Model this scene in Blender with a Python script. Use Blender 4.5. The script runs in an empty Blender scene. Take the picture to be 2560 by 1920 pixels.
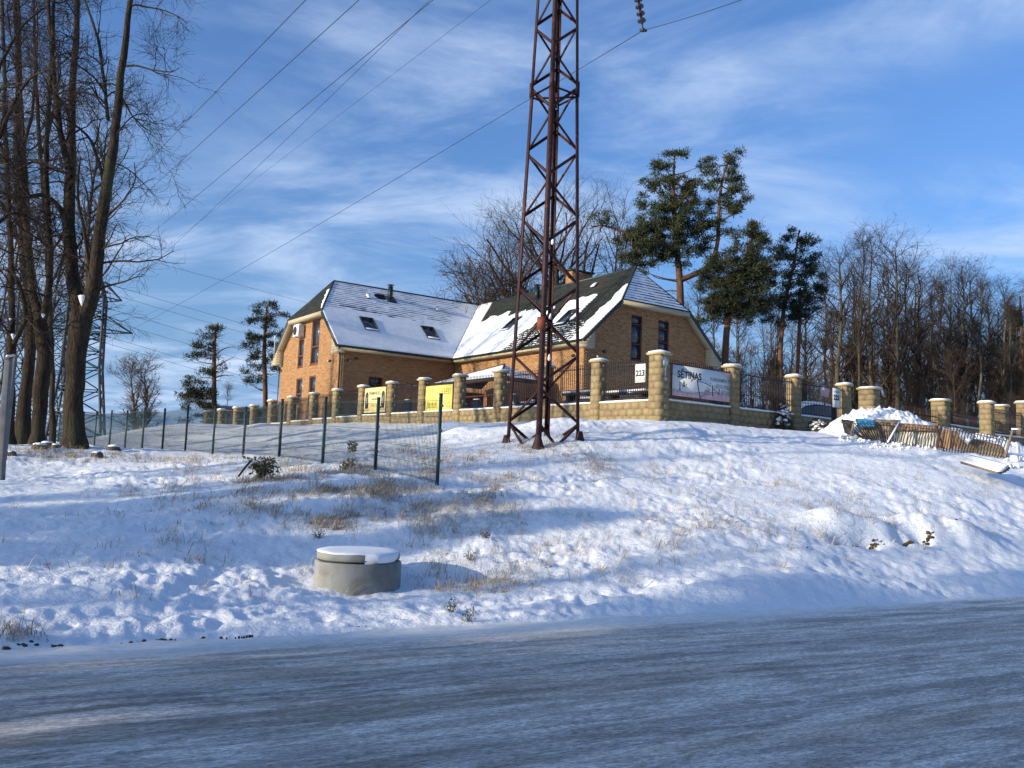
import bpy, math, random
import numpy as np
from mathutils import Vector, Matrix
from math import radians, sin, cos, pi

rng = np.random.default_rng(11)
random.seed(11)
scene = bpy.context.scene
COL = scene.collection

# ------------------------------------------------------------------ camera
F, TH, RO, EYE = 2163.0, radians(5.61), radians(2.13), 1.7
cam = bpy.data.cameras.new("camera")
cam.sensor_width = 36.0
cam.lens = 36.0 * F / 2560.0
cam.clip_end = 9000.0
camo = bpy.data.objects.new("camera", cam)
COL.objects.link(camo)
R0 = Vector((1, 0, 0)); U0 = Vector((0, -sin(TH), cos(TH))); FW = Vector((0, cos(TH), sin(TH)))
Rc = R0 * cos(RO) + U0 * sin(RO); Uc = -R0 * sin(RO) + U0 * cos(RO)
m = Matrix((Rc, Uc, -FW)).transposed().to_4x4(); m.translation = (0, 0, EYE)
camo.matrix_world = m
scene.camera = camo

def ray(px, py):
    """direction (per metre of depth) in which a point of the survey photograph lies"""
    x = px - 1280.0; y = 960.0 - py
    a = x * math.cos(RO) - y * math.sin(RO); b = x * math.sin(RO) + y * math.cos(RO)
    d = np.array([a, F * math.cos(TH) - b * math.sin(TH), F * math.sin(TH) + b * math.cos(TH)])
    return d / d[1]
EYEP = np.array([0, 0, EYE])
def P(px, py, Y): return ray(px, py) * Y + EYEP
def ray_plane(px, py, p0, n):
    d = ray(px, py); t = np.dot(np.asarray(p0) - EYEP, n) / np.dot(d, n)
    return EYEP + d * t

# ------------------------------------------------------------------ light
SUN_EL = radians(14.0)
S = Vector((-0.873, -0.485, 0)).normalized() * cos(SUN_EL) + Vector((0, 0, sin(SUN_EL)))
sun = bpy.data.lights.new("sun", 'SUN'); sun.energy = 4.2; sun.angle = radians(0.55); sun.color = (1.0, 0.87, 0.66)
suno = bpy.data.objects.new("sun", sun); COL.objects.link(suno)
suno.rotation_mode = 'QUATERNION'; suno.rotation_quaternion = S.to_track_quat('Z', 'Y'); suno.location = (-40, -20, 40)

world = bpy.data.worlds.new("World"); scene.world = world; world.use_nodes = True
wt = world.node_tree; wt.nodes.clear()
def wn(t, **k):
    n = wt.nodes.new(t)
    for a, b in k.items(): setattr(n, a, b)
    return n
def wl(a, b): wt.links.new(a, b)
def wmath(op, a, b=None, c=None, clamp=False):
    n = wn('ShaderNodeMath', operation=op); n.use_clamp = clamp
    for i, s in enumerate((a, b, c)):
        if s is None: continue
        if isinstance(s, (int, float)): n.inputs[i].default_value = s
        else: wl(s, n.inputs[i])
    return n.outputs[0]
sky = wn('ShaderNodeTexSky', sky_type='NISHITA'); sky.sun_disc = False
sky.sun_elevation = SUN_EL; sky.sun_rotation = math.atan2(S.x, S.y)
sky.air_density = 1.0; sky.dust_density = 3.5; sky.ozone_density = 3.0
tc = wn('ShaderNodeTexCoord'); sep = wn('ShaderNodeSeparateXYZ'); wl(tc.outputs['Generated'], sep.inputs[0])
zz = wmath('ADD', wmath('MAXIMUM', sep.outputs[2], 0.0), 0.16)
cx = wmath('DIVIDE', sep.outputs[0], zz); cy = wmath('DIVIDE', sep.outputs[1], zz)
comb = wn('ShaderNodeCombineXYZ'); wl(cx, comb.inputs[0]); wl(cy, comb.inputs[1])
CL1 = (8.2, -3.3, 0); CL2 = (6, 0.9, 0)
def cloud_layer(scale, rot, stretch, detail, rough, dist, lo, hi, loc=(0, 0, 0)):
    mp = wn('ShaderNodeMapping'); mp.inputs['Rotation'].default_value = (0, 0, rot); mp.inputs['Scale'].default_value = (stretch, 1, 1); mp.inputs['Location'].default_value = loc
    wl(comb.outputs[0], mp.inputs[0])
    nz = wn('ShaderNodeTexNoise'); nz.inputs['Scale'].default_value = scale; nz.inputs['Detail'].default_value = detail
    nz.inputs['Roughness'].default_value = rough; nz.inputs['Distortion'].default_value = dist
    wl(mp.outputs[0], nz.inputs['Vector'])
    mr = wn('ShaderNodeMapRange', interpolation_type='SMOOTHSTEP'); mr.inputs[1].default_value = lo; mr.inputs[2].default_value = hi
    wl(nz.outputs[0], mr.inputs[0]); return mr.outputs[0]
c_big = cloud_layer(0.75, 0.5, 0.8, 3, 0.5, 0.3, 0.42, 0.62, CL1)
c_wisp = cloud_layer(2.6, 0.75, 0.62, 10, 0.60, 0.5, 0.36, 0.70, CL2)
c_fine = cloud_layer(9.0, 0.7, 0.4, 6, 0.65, 0.4, 0.3, 0.75)
cm = wmath('MULTIPLY', c_big, wmath('ADD', wmath('MULTIPLY', c_wisp, 0.75), wmath('MULTIPLY', wmath('MULTIPLY', c_fine, c_wisp), 0.45)))
# more veil towards the horizon on the left (east-west band of thin cloud)
lowband = wn('ShaderNodeMapRange', interpolation_type='SMOOTHSTEP'); lowband.inputs[1].default_value = 0.42; lowband.inputs[2].default_value = 0.08
wl(sep.outputs[2], lowband.inputs[0])
leftw = wn('ShaderNodeMapRange', interpolation_type='SMOOTHSTEP'); leftw.inputs[1].default_value = 0.22; leftw.inputs[2].default_value = -0.35
wl(sep.outputs[0], leftw.inputs[0])
cm = wmath('ADD', cm, wmath('MULTIPLY', wmath('MULTIPLY', lowband.outputs[0], leftw.outputs[0]), wmath('ADD', wmath('MULTIPLY', c_wisp, 0.7), 0.10)))
cm = wmath('MULTIPLY', cm, 0.66, clamp=True)
tint = wn('ShaderNodeMix', data_type='RGBA', blend_type='MULTIPLY'); tint.inputs[0].default_value = 1.0
wl(sky.outputs[0], tint.inputs[6]); tint.inputs[7].default_value = (0.66, 0.87, 1.16, 1)
mixc = wn('ShaderNodeMix', data_type='RGBA'); wl(cm, mixc.inputs[0]); wl(tint.outputs[2], mixc.inputs[6])
mixc.inputs[7].default_value = (2.8, 3.5, 4.7, 1)
hz = wn('ShaderNodeMapRange', interpolation_type='SMOOTHSTEP'); hz.inputs[1].default_value = 0.24; hz.inputs[2].default_value = -0.02; hz.inputs[4].default_value = 0.9
wl(sep.outputs[2], hz.inputs[0])
mixh = wn('ShaderNodeMix', data_type='RGBA'); wl(hz.outputs[0], mixh.inputs[0]); wl(tint.outputs[2], mixh.inputs[6]); mixh.inputs[7].default_value = (0.85, 1.85, 3.5, 1)
wl(mixh.outputs[2], mixc.inputs[6])
bg = wn('ShaderNodeBackground'); wl(mixc.outputs[2], bg.inputs[0]); bg.inputs[1].default_value = 0.15
wo = wn('ShaderNodeOutputWorld'); wl(bg.outputs[0], wo.inputs[0])

scene.view_settings.view_transform = 'Standard'; scene.view_settings.look = 'None'
scene.view_settings.gamma = 1.0; scene.view_settings.use_curve_mapping = False
scene.view_settings.exposure = 0.58
scene.render.engine = 'CYCLES'
scene.cycles.max_bounces = 6; scene.cycles.diffuse_bounces = 3; scene.cycles.glossy_bounces = 2
scene.cycles.transparent_max_bounces = 8

# ------------------------------------------------------------------ numpy noise
_perm = np.random.default_rng(5).permutation(512)
_perm = np.concatenate([_perm, _perm, _perm])
_grad = np.stack([np.cos(np.arange(512) * 2.399), np.sin(np.arange(512) * 2.399)], 1)
def pnoise(x, y, seed=0):
    x = np.asarray(x, float) + seed * 37.7; y = np.asarray(y, float) + seed * 11.3
    xi = np.floor(x).astype(int); yi = np.floor(y).astype(int); xf = x - xi; yf = y - yi
    def g(ix, iy, dx, dy):
        h = _perm[(_perm[(ix) & 511] + iy) & 511]; gr = _grad[h]
        return gr[..., 0] * dx + gr[..., 1] * dy
    u = xf ** 3 * (xf * (xf * 6 - 15) + 10); v = yf ** 3 * (yf * (yf * 6 - 15) + 10)
    a = g(xi, yi, xf, yf); b = g(xi + 1, yi, xf - 1, yf); c = g(xi, yi + 1, xf, yf - 1); d = g(xi + 1, yi + 1, xf - 1, yf - 1)
    return (a + (b - a) * u) * (1 - v) + (c + (d - c) * u) * v
def fbm(x, y, oct=3, seed=0, gain=0.5):
    s = 0; a = 1.0
    for i in range(oct):
        s = s + a * pnoise(np.asarray(x) * 2 ** i, np.asarray(y) * 2 ** i, seed + i * 3); a *= gain
    return s
def sstep(x, a, b):
    t = np.clip((np.asarray(x, float) - a) / (b - a), 0, 1); return t * t * (3 - 2 * t)

# ------------------------------------------------------------------ materials
def material(name, ca, cb=None, scale=4.0, rough=0.7, spec=0.3, bump=0.0, bscale=30.0, metal=0.0, coord='Object', detail=4.0,
             lo=0.35, hi=0.65, attr=None, stretch=None, cc=None, cscale=1.0, clo=0.5, chi=0.7, varobj=0.0, bdist=0.02, trans=0.0):
    mt = bpy.data.materials.new(name); mt.use_nodes = True; nt = mt.node_tree; b = nt.nodes['Principled BSDF']
    b.inputs['Roughness'].default_value = rough; b.inputs['Specular IOR Level'].default_value = spec; b.inputs['Metallic'].default_value = metal
    b.inputs['Base Color'].default_value = (*ca, 1)
    L = nt.links.new
    t = nt.nodes.new('ShaderNodeTexCoord'); vec = t.outputs[coord]
    if stretch:
        mp = nt.nodes.new('ShaderNodeMapping'); mp.inputs['Scale'].default_value = stretch; L(vec, mp.inputs[0]); vec = mp.outputs[0]
    if varobj > 0:
        oi0 = nt.nodes.new('ShaderNodeObjectInfo'); sh_ = nt.nodes.new('ShaderNodeVectorMath'); sh_.operation = 'SCALE'; sh_.inputs[0].default_value = (37.0, 91.0, 53.0); L(oi0.outputs['Random'], sh_.inputs['Scale'])
        ad_ = nt.nodes.new('ShaderNodeVectorMath'); ad_.operation = 'ADD'; L(vec, ad_.inputs[0]); L(sh_.outputs[0], ad_.inputs[1]); vec = ad_.outputs[0]
    out = None
    if cb is not None:
        n = nt.nodes.new('ShaderNodeTexNoise'); n.inputs['Scale'].default_value = scale; n.inputs['Detail'].default_value = detail; n.inputs['Roughness'].default_value = 0.6
        L(vec, n.inputs['Vector'])
        mr = nt.nodes.new('ShaderNodeMapRange'); mr.inputs[1].default_value = lo; mr.inputs[2].default_value = hi; L(n.outputs[0], mr.inputs[0])
        mx = nt.nodes.new('ShaderNodeMix'); mx.data_type = 'RGBA'; mx.inputs[6].default_value = (*ca, 1); mx.inputs[7].default_value = (*cb, 1)
        L(mr.outputs[0], mx.inputs[0]); out = mx.outputs[2]
    if cc is not None:
        n = nt.nodes.new('ShaderNodeTexNoise'); n.inputs['Scale'].default_value = cscale; n.inputs['Detail'].default_value = 5; L(vec, n.inputs['Vector'])
        mr = nt.nodes.new('ShaderNodeMapRange'); mr.inputs[1].default_value = clo; mr.inputs[2].default_value = chi; L(n.outputs[0], mr.inputs[0])
        mx = nt.nodes.new('ShaderNodeMix'); mx.data_type = 'RGBA'; mx.inputs[7].default_value = (*cc, 1)
        if out is None: mx.inputs[6].default_value = (*ca, 1)
        else: L(out, mx.inputs[6])
        L(mr.outputs[0], mx.inputs[0]); out = mx.outputs[2]
    if attr:
        at = nt.nodes.new('ShaderNodeAttribute'); at.attribute_name = attr
        mx = nt.nodes.new('ShaderNodeMix'); mx.data_type = 'RGBA'; mx.blend_type = 'MULTIPLY'; mx.inputs[0].default_value = 1
        if out is None: mx.inputs[6].default_value = (*ca, 1)
        else: L(out, mx.inputs[6])
        L(at.outputs['Color'], mx.inputs[7]); out = mx.outputs[2]
    if varobj > 0:
        oi = nt.nodes.new('ShaderNodeObjectInfo'); mr = nt.nodes.new('ShaderNodeMapRange'); mr.inputs[3].default_value = 1 - varobj; mr.inputs[4].default_value = 1 + varobj
        L(oi.outputs['Random'], mr.inputs[0])
        mx = nt.nodes.new('ShaderNodeVectorMath'); mx.operation = 'SCALE'
        if out is None: mx.inputs[0].default_value = ca
        else: L(out, mx.inputs[0])
        L(mr.outputs[0], mx.inputs['Scale']); out = mx.outputs[0]
    if out is not None: L(out, b.inputs['Base Color'])
    if bump > 0:
        n = nt.nodes.new('ShaderNodeTexNoise'); n.inputs['Scale'].default_value = bscale; n.inputs['Detail'].default_value = 5; L(vec, n.inputs['Vector'])
        bm = nt.nodes.new('ShaderNodeBump'); bm.inputs['Strength'].default_value = bump; bm.inputs['Distance'].default_value = bdist
        L(n.outputs[0], bm.inputs['Height']); L(bm.outputs[0], b.inputs['Normal'])
    return mt
M = {}
M['snow'] = material('snow', (0.80, 0.82, 0.86), (0.72, 0.75, 0.80), 5, 0.55, 0.25, 0.35, 40, bdist=0.02)
M['roofsnow'] = material('roof_snow', (0.74, 0.76, 0.80), (0.64, 0.67, 0.72), 3, 0.6, 0.2, 0.15, 30)
M['dirtysnow'] = material('ploughed_snow', (0.80, 0.81, 0.83), (0.50, 0.46, 0.40), 2.2, 0.7, 0.2, 0.5, 14, lo=0.5, hi=0.78)
M['brick'] = material('yellow_brick', (0.355, 0.185, 0.085), (0.43, 0.24, 0.115), 9, 0.85, 0.2, attr='tone', coord='Object')
M['mortar'] = material('mortar', (0.30, 0.19, 0.10), (0.24, 0.15, 0.08), 6, 0.95, 0.1)
M['shingle'] = material('green_shingle', (0.012, 0.016, 0.015), (0.021, 0.026, 0.023), 3, 0.8, 0.2, 0.3, 25, attr='tone', cc=(0.026, 0.022, 0.018), cscale=0.7)
M['greenmetal'] = material('green_gutter', (0.007, 0.015, 0.013), (0.012, 0.022, 0.019), 5, 0.45, 0.5)
M['cream'] = material('cream_board', (0.44, 0.37, 0.24), (0.38, 0.32, 0.21), 8, 0.7, 0.3)
M['brownframe'] = material('brown_window_frame', (0.085, 0.026, 0.012), (0.12, 0.04, 0.018), 10, 0.5, 0.4)
M['glass'] = material('window_glass', (0.03, 0.035, 0.045), None, rough=0.04, spec=0.9)
M['block'] = material('split_face_block', (0.235, 0.178, 0.10), (0.29, 0.222, 0.125), 5, 0.95, 0.10, 0.2, 45, varobj=0.10, cc=(0.20, 0.16, 0.09), cscale=3.2, clo=0.56, chi=0.72)
M['blockmortar'] = material('block_mortar', (0.21, 0.165, 0.09), (0.17, 0.135, 0.075), 5, 0.95, 0.1)
M['cap'] = material('concrete_cap', (0.45, 0.38, 0.22), (0.38, 0.31, 0.18), 6, 0.85, 0.2, 0.2, 30)
M['iron'] = material('wrought_iron', (0.018, 0.013, 0.012), (0.032, 0.018, 0.014), 8, 0.5, 0.4)
M['rust'] = material('rusted_paint', (0.050, 0.017, 0.016), (0.026, 0.011, 0.012), 3.0, 0.65, 0.3, 0.2, 50, cc=(0.12, 0.04, 0.022), cscale=5, clo=0.58, chi=0.75, varobj=0.2)
M['plate'] = material('orange_rusty_plate', (0.20, 0.05, 0.028), (0.15, 0.036, 0.022), 12, 0.7, 0.3, 0.2, 40)
M['pylon'] = material('grey_pylon_steel', (0.035, 0.045, 0.055), (0.02, 0.024, 0.03), 4, 0.6, 0.4)
M['insul'] = material('insulator_glass', (0.02, 0.018, 0.024), (0.04, 0.03, 0.03), 6, 0.2, 0.6)
M['wire'] = material('power_cable', (0.025, 0.03, 0.05), None, rough=0.6)
M['fencegreen'] = material('green_fence_steel', (0.012, 0.045, 0.045), (0.008, 0.03, 0.032), 6, 0.45, 0.5)
M['concrete'] = material('ring_concrete', (0.285, 0.285, 0.27), (0.225, 0.225, 0.215), 5, 0.9, 0.2, 0.35, 45, cc=(0.15, 0.145, 0.12), cscale=1.6, clo=0.50, chi=0.68)
M['polecon'] = material('pole_concrete', (0.17, 0.17, 0.17), (0.12, 0.12, 0.125), 4, 0.9, 0.2, 0.3, 30)
M['bark'] = material('grey_brown_bark', (0.062, 0.046, 0.033), (0.022, 0.017, 0.014), 5.0, 0.95, 0.1, 1.0, 12, stretch=(3.2, 3.2, 0.55), cc=(0.06, 0.062, 0.035), cscale=0.5, clo=0.5, chi=0.7, bdist=0.06)
M['twig'] = material('twigs', (0.060, 0.044, 0.037), (0.036, 0.029, 0.026), 3, 0.9, 0.1, varobj=0.25)
M['greybark'] = material('wood_bark_far', (0.11, 0.10, 0.07), (0.05, 0.043, 0.034), 2, 0.95, 0.1, 0.5, 8, stretch=(2, 2, .5), varobj=0.3)
M['browntwig'] = material('brown_leafed_twigs', (0.085, 0.056, 0.038), (0.05, 0.036, 0.027), 3, 0.9, 0.1)
M['pinebark'] = material('pine_bark', (0.15, 0.075, 0.042), (0.06, 0.04, 0.03), 2.5, 0.95, 0.1, 0.6, 9, stretch=(2, 2, .6))
M['needle'] = material('pine_needles', (0.024, 0.036, 0.017), (0.046, 0.052, 0.022), 0.9, 0.75, 0.25, varobj=0.2)
M['needledark'] = material('dark_needles', (0.014, 0.024, 0.014), (0.026, 0.036, 0.018), 0.9, 0.75, 0.25)
M['grass'] = material('dry_grass', (0.50, 0.41, 0.29), (0.30, 0.24, 0.17), 1.2, 0.9, 0.1, attr='tone')
M['weed'] = material('dark_dry_leaves', (0.15, 0.125, 0.07), (0.08, 0.075, 0.04), 6, 0.9, 0.1)
M['wood'] = material('weathered_wood', (0.20, 0.16, 0.12), (0.13, 0.10, 0.075), 6, 0.85, 0.2, 0.3, 20, stretch=(1, 1, 8))
M['darkwood'] = material('dark_brown_wood', (0.06, 0.028, 0.018), (0.035, 0.018, 0.014), 5, 0.7, 0.3)
M['granite'] = material('dark_granite', (0.022, 0.022, 0.026), (0.045, 0.045, 0.05), 40, 0.25, 0.5)
M['whitepaint'] = material('white_sign', (0.80, 0.80, 0.76), (0.74, 0.74, 0.71), 3, 0.5, 0.3)
M['yellow'] = material('yellow_banner', (0.78, 0.66, 0.16), (0.72, 0.60, 0.14), 3, 0.6, 0.2)
M['paleyellow'] = material('pale_yellow_banner', (0.78, 0.66, 0.30), (0.70, 0.56, 0.24), 3, 0.6, 0.2)
M['banner'] = material('white_banner', (0.70, 0.71, 0.70), (0.64, 0.65, 0.64), 3, 0.6, 0.2)
M['pink'] = material('pink_banner_band', (0.58, 0.36, 0.37), (0.64, 0.46, 0.46), 2.5, 0.6, 0.2)
M['ink'] = material('black_print', (0.025, 0.03, 0.035), None, rough=0.6)
M['inkgreen'] = material('green_print', (0.10, 0.16, 0.03), None, rough=0.6)
M['inkgrey'] = material('grey_print', (0.20, 0.22, 0.24), None, rough=0.6)
M['acwhite'] = material('grey_white_metal', (0.55, 0.55, 0.52), (0.48, 0.48, 0.46), 4, 0.5, 0.4)
M['black'] = material('black_rubber', (0.012, 0.012, 0.013), None, rough=0.6)
M['blue'] = material('blue_sheet', (0.03, 0.22, 0.42), (0.04, 0.27, 0.47), 5, 0.5, 0.3, 0.2, 9)
M['plywood'] = material('stained_plywood', (0.30, 0.22, 0.135), (0.20, 0.15, 0.10), 2.2, 0.85, 0.2, 0.3, 10, cc=(0.36, 0.31, 0.21), cscale=1.2)
M['orangeboard'] = material('orange_brown_board', (0.32, 0.20, 0.12), (0.24, 0.155, 0.095), 3, 0.85, 0.2, 0.3, 12)
M['whitesheet'] = material('pale_sheet', (0.55, 0.54, 0.48), (0.46, 0.44, 0.37), 2.5, 0.7, 0.3, 0.15, 8)
M['rock'] = material('field_stone', (0.11, 0.095, 0.08), (0.06, 0.052, 0.045), 4, 0.9, 0.2, 0.5, 12)
M['soil'] = material('frozen_soil', (0.10, 0.075, 0.05), (0.055, 0.042, 0.03), 9, 0.95, 0.1)
M['carpaint'] = material('dark_car_paint', (0.03, 0.035, 0.05), None, rough=0.3, spec=0.6)
M['shrubgreen'] = material('shrub_green', (0.045, 0.06, 0.03), (0.11, 0.06, 0.035), 4, 0.85, 0.2)
M['shed'] = material('bluegrey_metal_sheet', (0.22, 0.24, 0.27), (0.17, 0.19, 0.22), 3, 0.5, 0.4)

# ------------------------------------------------------------------ object helpers
def tag(o, label=None, cat=None, group=None, kind=None):
    if label: o['label'] = label
    if cat: o['category'] = cat
    if group: o['group'] = group
    if kind: o['kind'] = kind
    return o
def thing(name, label, cat, loc=(0, 0, 0), group=None, rz=0.0, parent=None):
    o = bpy.data.objects.new(name, None); COL.objects.link(o); o.location = [float(c) for c in loc]; o.rotation_euler = (0, 0, rz)
    o.empty_display_size = 0.3
    return tag(o, label, cat, group)
def root_loc(o):
    v = np.zeros(3)
    while o is not None:
        v = v + np.array(o.location[:]); o = o.parent
    return v
def raw_mesh(name, V, faces_flat, sizes, mats, uv=None, tone=None, smooth=False, midx=None):
    me = bpy.data.meshes.new(name)
    V = np.asarray(V, np.float32); faces_flat = np.asarray(faces_flat, np.int32); sizes = np.asarray(sizes, np.int32)
    me.vertices.add(len(V)); me.vertices.foreach_set('co', V.ravel())
    me.loops.add(len(faces_flat)); me.loops.foreach_set('vertex_index', faces_flat)
    me.polygons.add(len(sizes)); st = np.zeros(len(sizes), np.int32); st[1:] = np.cumsum(sizes)[:-1]
    me.polygons.foreach_set('loop_start', st); me.polygons.foreach_set('loop_total', sizes)
    if smooth: me.polygons.foreach_set('use_smooth', np.ones(len(sizes), bool))
    if midx is not None: me.polygons.foreach_set('material_index', np.asarray(midx, np.int32))
    me.update(calc_edges=True)
    if tone is not None:
        a = me.attributes.new('tone', 'FLOAT_COLOR', 'POINT')
        t = np.asarray(tone, np.float32)
        if t.ndim == 1: t = np.stack([t, t, t], 1)
        a.data.foreach_set('color', np.concatenate([t, np.ones((len(t), 1), np.float32)], 1).ravel())
    if uv is not None:
        u = me.uv_layers.new(name='UVMap'); u.data.foreach_set('uv', np.asarray(uv, np.float32)[faces_flat].ravel())
    for mt in (mats if isinstance(mats, (list, tuple)) else [mats]): me.materials.append(mt)
    return me
class MB:
    """collects shapes in world metres, links them as one mesh object"""
    def __init__(s): s.v = []; s.f = []; s.m = []; s.t = []; s.n = 0; s.mi = 0; s.tone = 1.0
    def add(s, vs, fs):
        s.v.extend([tuple(map(float, p)) for p in vs]); s.t.extend([s.tone] * len(vs))
        for f in fs: s.f.append([i + s.n for i in f]); s.m.append(s.mi)
        s.n += len(vs); return s
    def box(s, c, size, ax=None):
        """c centre, size full extents, ax rows = local axes"""
        c = np.asarray(c, float); h = np.asarray(size, float) / 2; ax = np.eye(3) if ax is None else np.asarray(ax, float)
        vs = []
        for k in (-1, 1):
            for (i, j) in ((-1, -1), (1, -1), (1, 1), (-1, 1)): vs.append(c + ax[0] * h[0] * i + ax[1] * h[1] * j + ax[2] * h[2] * k)
        return s.add(vs, [(3, 2, 1, 0), (4, 5, 6, 7), (0, 1, 5, 4), (1, 2, 6, 5), (2, 3, 7, 6), (3, 0, 4, 7)])
    def bar(s, a, b, w, h=None, up=(0, 0, 1)):
        a = np.asarray(a, float); b = np.asarray(b, float); d = b - a; L = np.linalg.norm(d); d = d / L
        up = np.asarray(up, float)
        if abs(np.dot(up, d)) > 0.97: up = np.array([1.0, 0, 0])
        x = np.cross(up, d); x /= np.linalg.norm(x); y = np.cross(d, x)
        return s.box((a + b) / 2, (w, h or w, L), np.array([x, y, d]))
    def angle(s, a, b, w, t=0.008, inward=(0, 0, 1)):
        """L-profile steel from a to b whose two flanges open towards `inward`"""
        a = np.asarray(a, float); b = np.asarray(b, float); d = b - a; L = np.linalg.norm(d); d = d / L
        inw = np.asarray(inward, float); inw = inw - d * np.dot(inw, d); inw /= max(1e-9, np.linalg.norm(inw))
        sd = np.cross(d, inw); e1 = (inw + sd) / math.sqrt(2); e2 = (inw - sd) / math.sqrt(2)
        for e, g in ((e1, e2), (e2, e1)):
            c = (a + b) / 2 + e * w / 2 + g * t / 2 + (g * t * 0.0)
            s.box(c, (w, t, L), np.array([e, g, d]))
        return s
    def tube(s, pts, rad, n=8, caps=True):
        pts = np.asarray(pts, float); rad = np.broadcast_to(np.asarray(rad, float), (len(pts),))
        d = np.gradient(pts, axis=0); d /= np.linalg.norm(d, axis=1)[:, None] + 1e-12
        ref = np.array([0.3, 0.9, 0.1]) if abs(d[0][2]) > 0.7 else np.array([0, 0, 1.0])
        vs = []
        for p, dd, r in zip(pts, d, rad):
            x = np.cross(dd, ref); x /= np.linalg.norm(x) + 1e-12; y = np.cross(dd, x)
            for k in range(n): a = 2 * pi * k / n; vs.append(p + (x * cos(a) + y * sin(a)) * r)
        fs = []
        for i in range(len(pts) - 1):
            for k in range(n): k2 = (k + 1) % n; fs.append((i * n + k, i * n + k2, (i + 1) * n + k2, (i + 1) * n + k))
        if caps: fs.append(tuple(range(n))[::-1]); fs.append(tuple((len(pts) - 1) * n + k for k in range(n)))
        return s.add(vs, fs)
    def lathe(s, c, prof, n=24, axis=(0, 0, 1), ph=0):
        c = np.asarray(c, float); ax = np.asarray(axis, float); ax /= np.linalg.norm(ax)
        x = np.cross(ax, [0.1, 0.99, 0.05]); x /= np.linalg.norm(x); y = np.cross(ax, x)
        vs = []
        for r, z in prof:
            for k in range(n): a = 2 * pi * k / n + ph; vs.append(c + ax * z + (x * cos(a) + y * sin(a)) * r)
        fs = []
        for i in range(len(prof) - 1):
            for k in range(n): k2 = (k + 1) % n; fs.append((i * n + k, i * n + k2, (i + 1) * n + k2, (i + 1) * n + k))
        fs.append(tuple(range(n))[::-1]); fs.append(tuple((len(prof) - 1) * n + k for k in range(n)))
        return s.add(vs, fs)
    def prism(s, poly, ext):
        """poly: list of 3-D points, ext: extrusion vector"""
        poly = [np.asarray(p, float) for p in poly]; ext = np.asarray(ext, float); n = len(poly)
        vs = poly + [p + ext for p in poly]
        return s.add(vs, [tuple(range(n))[::-1], tuple(range(n, 2 * n))] + [(i, (i + 1) % n, (i + 1) % n + n, i + n) for i in range(n)])
    def build(s, name, mats, parent=None, loc=None, smooth=False, bevel=0.0):
        base = root_loc(parent) if parent is not None else (np.asarray(loc, float) if loc is not None else np.zeros(3))
        V = np.asarray(s.v, float) - base
        me = raw_mesh(name, V, [i for f in s.f for i in f], [len(f) for f in s.f], mats, tone=s.t, midx=s.m, smooth=smooth)
        o = bpy.data.objects.new(name, me); COL.objects.link(o)
        if parent is not None: o.parent = parent
        elif loc is not None: o.location = [float(c) for c in loc]
        if bevel > 0:
            b = o.modifiers.new('edge', 'BEVEL'); b.width = bevel; b.segments = 2; b.limit_method = 'ANGLE'
        return o
def obj_from(me, name, parent=None, loc=(0, 0, 0), rz=0.0):
    o = bpy.data.objects.new(name, me); COL.objects.link(o); o.location = [float(c) for c in loc]; o.rotation_euler = (0, 0, rz)
    if parent is not None: o.parent = parent
    return o
def copy_tree(o, parent=None):
    c = o.copy(); COL.objects.link(c); c.parent = parent
    for ch in o.children: copy_tree(ch, c)
    return c
def tubes_batch(groups):
    """groups: list of (pts (M,n,3), radii (M,n), sides) -> V, faces, sizes"""
    Vs = []; Fs = []; Sz = []; off = 0
    for pts, rad, k in groups:
        if len(pts) == 0: continue
        Mn, n = pts.shape[:2]
        d = np.gradient(pts, axis=1); d /= np.linalg.norm(d, axis=2, keepdims=True) + 1e-9
        ref = np.where(np.abs(d[:, :1, 2:3]) > 0.8, np.array([[[1.0, 0.1, 0]]]), np.array([[[0.05, 0.1, 1.0]]]))
        ref = np.broadcast_to(ref, d.shape)
        x = np.cross(d, ref); x /= np.linalg.norm(x, axis=2, keepdims=True) + 1e-9; y = np.cross(d, x)
        a = 2 * np.pi * np.arange(k) / k
        ring = pts[:, :, None, :] + (x[:, :, None, :] * np.cos(a)[None, None, :, None] + y[:, :, None, :] * np.sin(a)[None, None, :, None]) * rad[:, :, None, None]
        Vs.append(ring.reshape(-1, 3))
        i = np.arange(n - 1)[:, None]; j = np.arange(k)[None, :]; j2 = (j + 1) % k
        q = np.stack([i * k + j, i * k + j2, (i + 1) * k + j2, (i + 1) * k + j], -1).reshape(-1, 4)
        q = q[None] + (np.arange(Mn) * n * k)[:, None, None] + off
        Fs.append(q.ravel()); Sz.append(np.full(Mn * (n - 1) * k, 4)); off += Mn * n * k
    return np.concatenate(Vs), np.concatenate(Fs), np.concatenate(Sz)
def text(body, size, origin, xdir, ydir, mat, parent, name='lettering', align='CENTER', ext=0.002, bold=0.0):
    cu = bpy.data.curves.new(name, 'FONT'); cu.body = body; cu.size = size; cu.align_x = align; cu.align_y = 'CENTER'; cu.extrude = ext; cu.offset = bold
    cu.materials.append(mat)
    o = bpy.data.objects.new(name, cu); COL.objects.link(o); o.parent = parent
    x = Vector(xdir).normalized(); y = Vector(ydir).normalized(); z = x.cross(y)
    mm = Matrix((x, y, z)).transposed().to_4x4(); mm.translation = Vector([float(c) for c in (np.asarray(origin) - root_loc(parent))])
    me = bpy.data.meshes.new_from_object(o); bpy.data.objects.remove(o); bpy.data.curves.remove(cu)
    if not me.materials: me.materials.append(mat)
    o = bpy.data.objects.new(name, me); COL.objects.link(o); o.parent = parent; o.matrix_local = mm; return o

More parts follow.
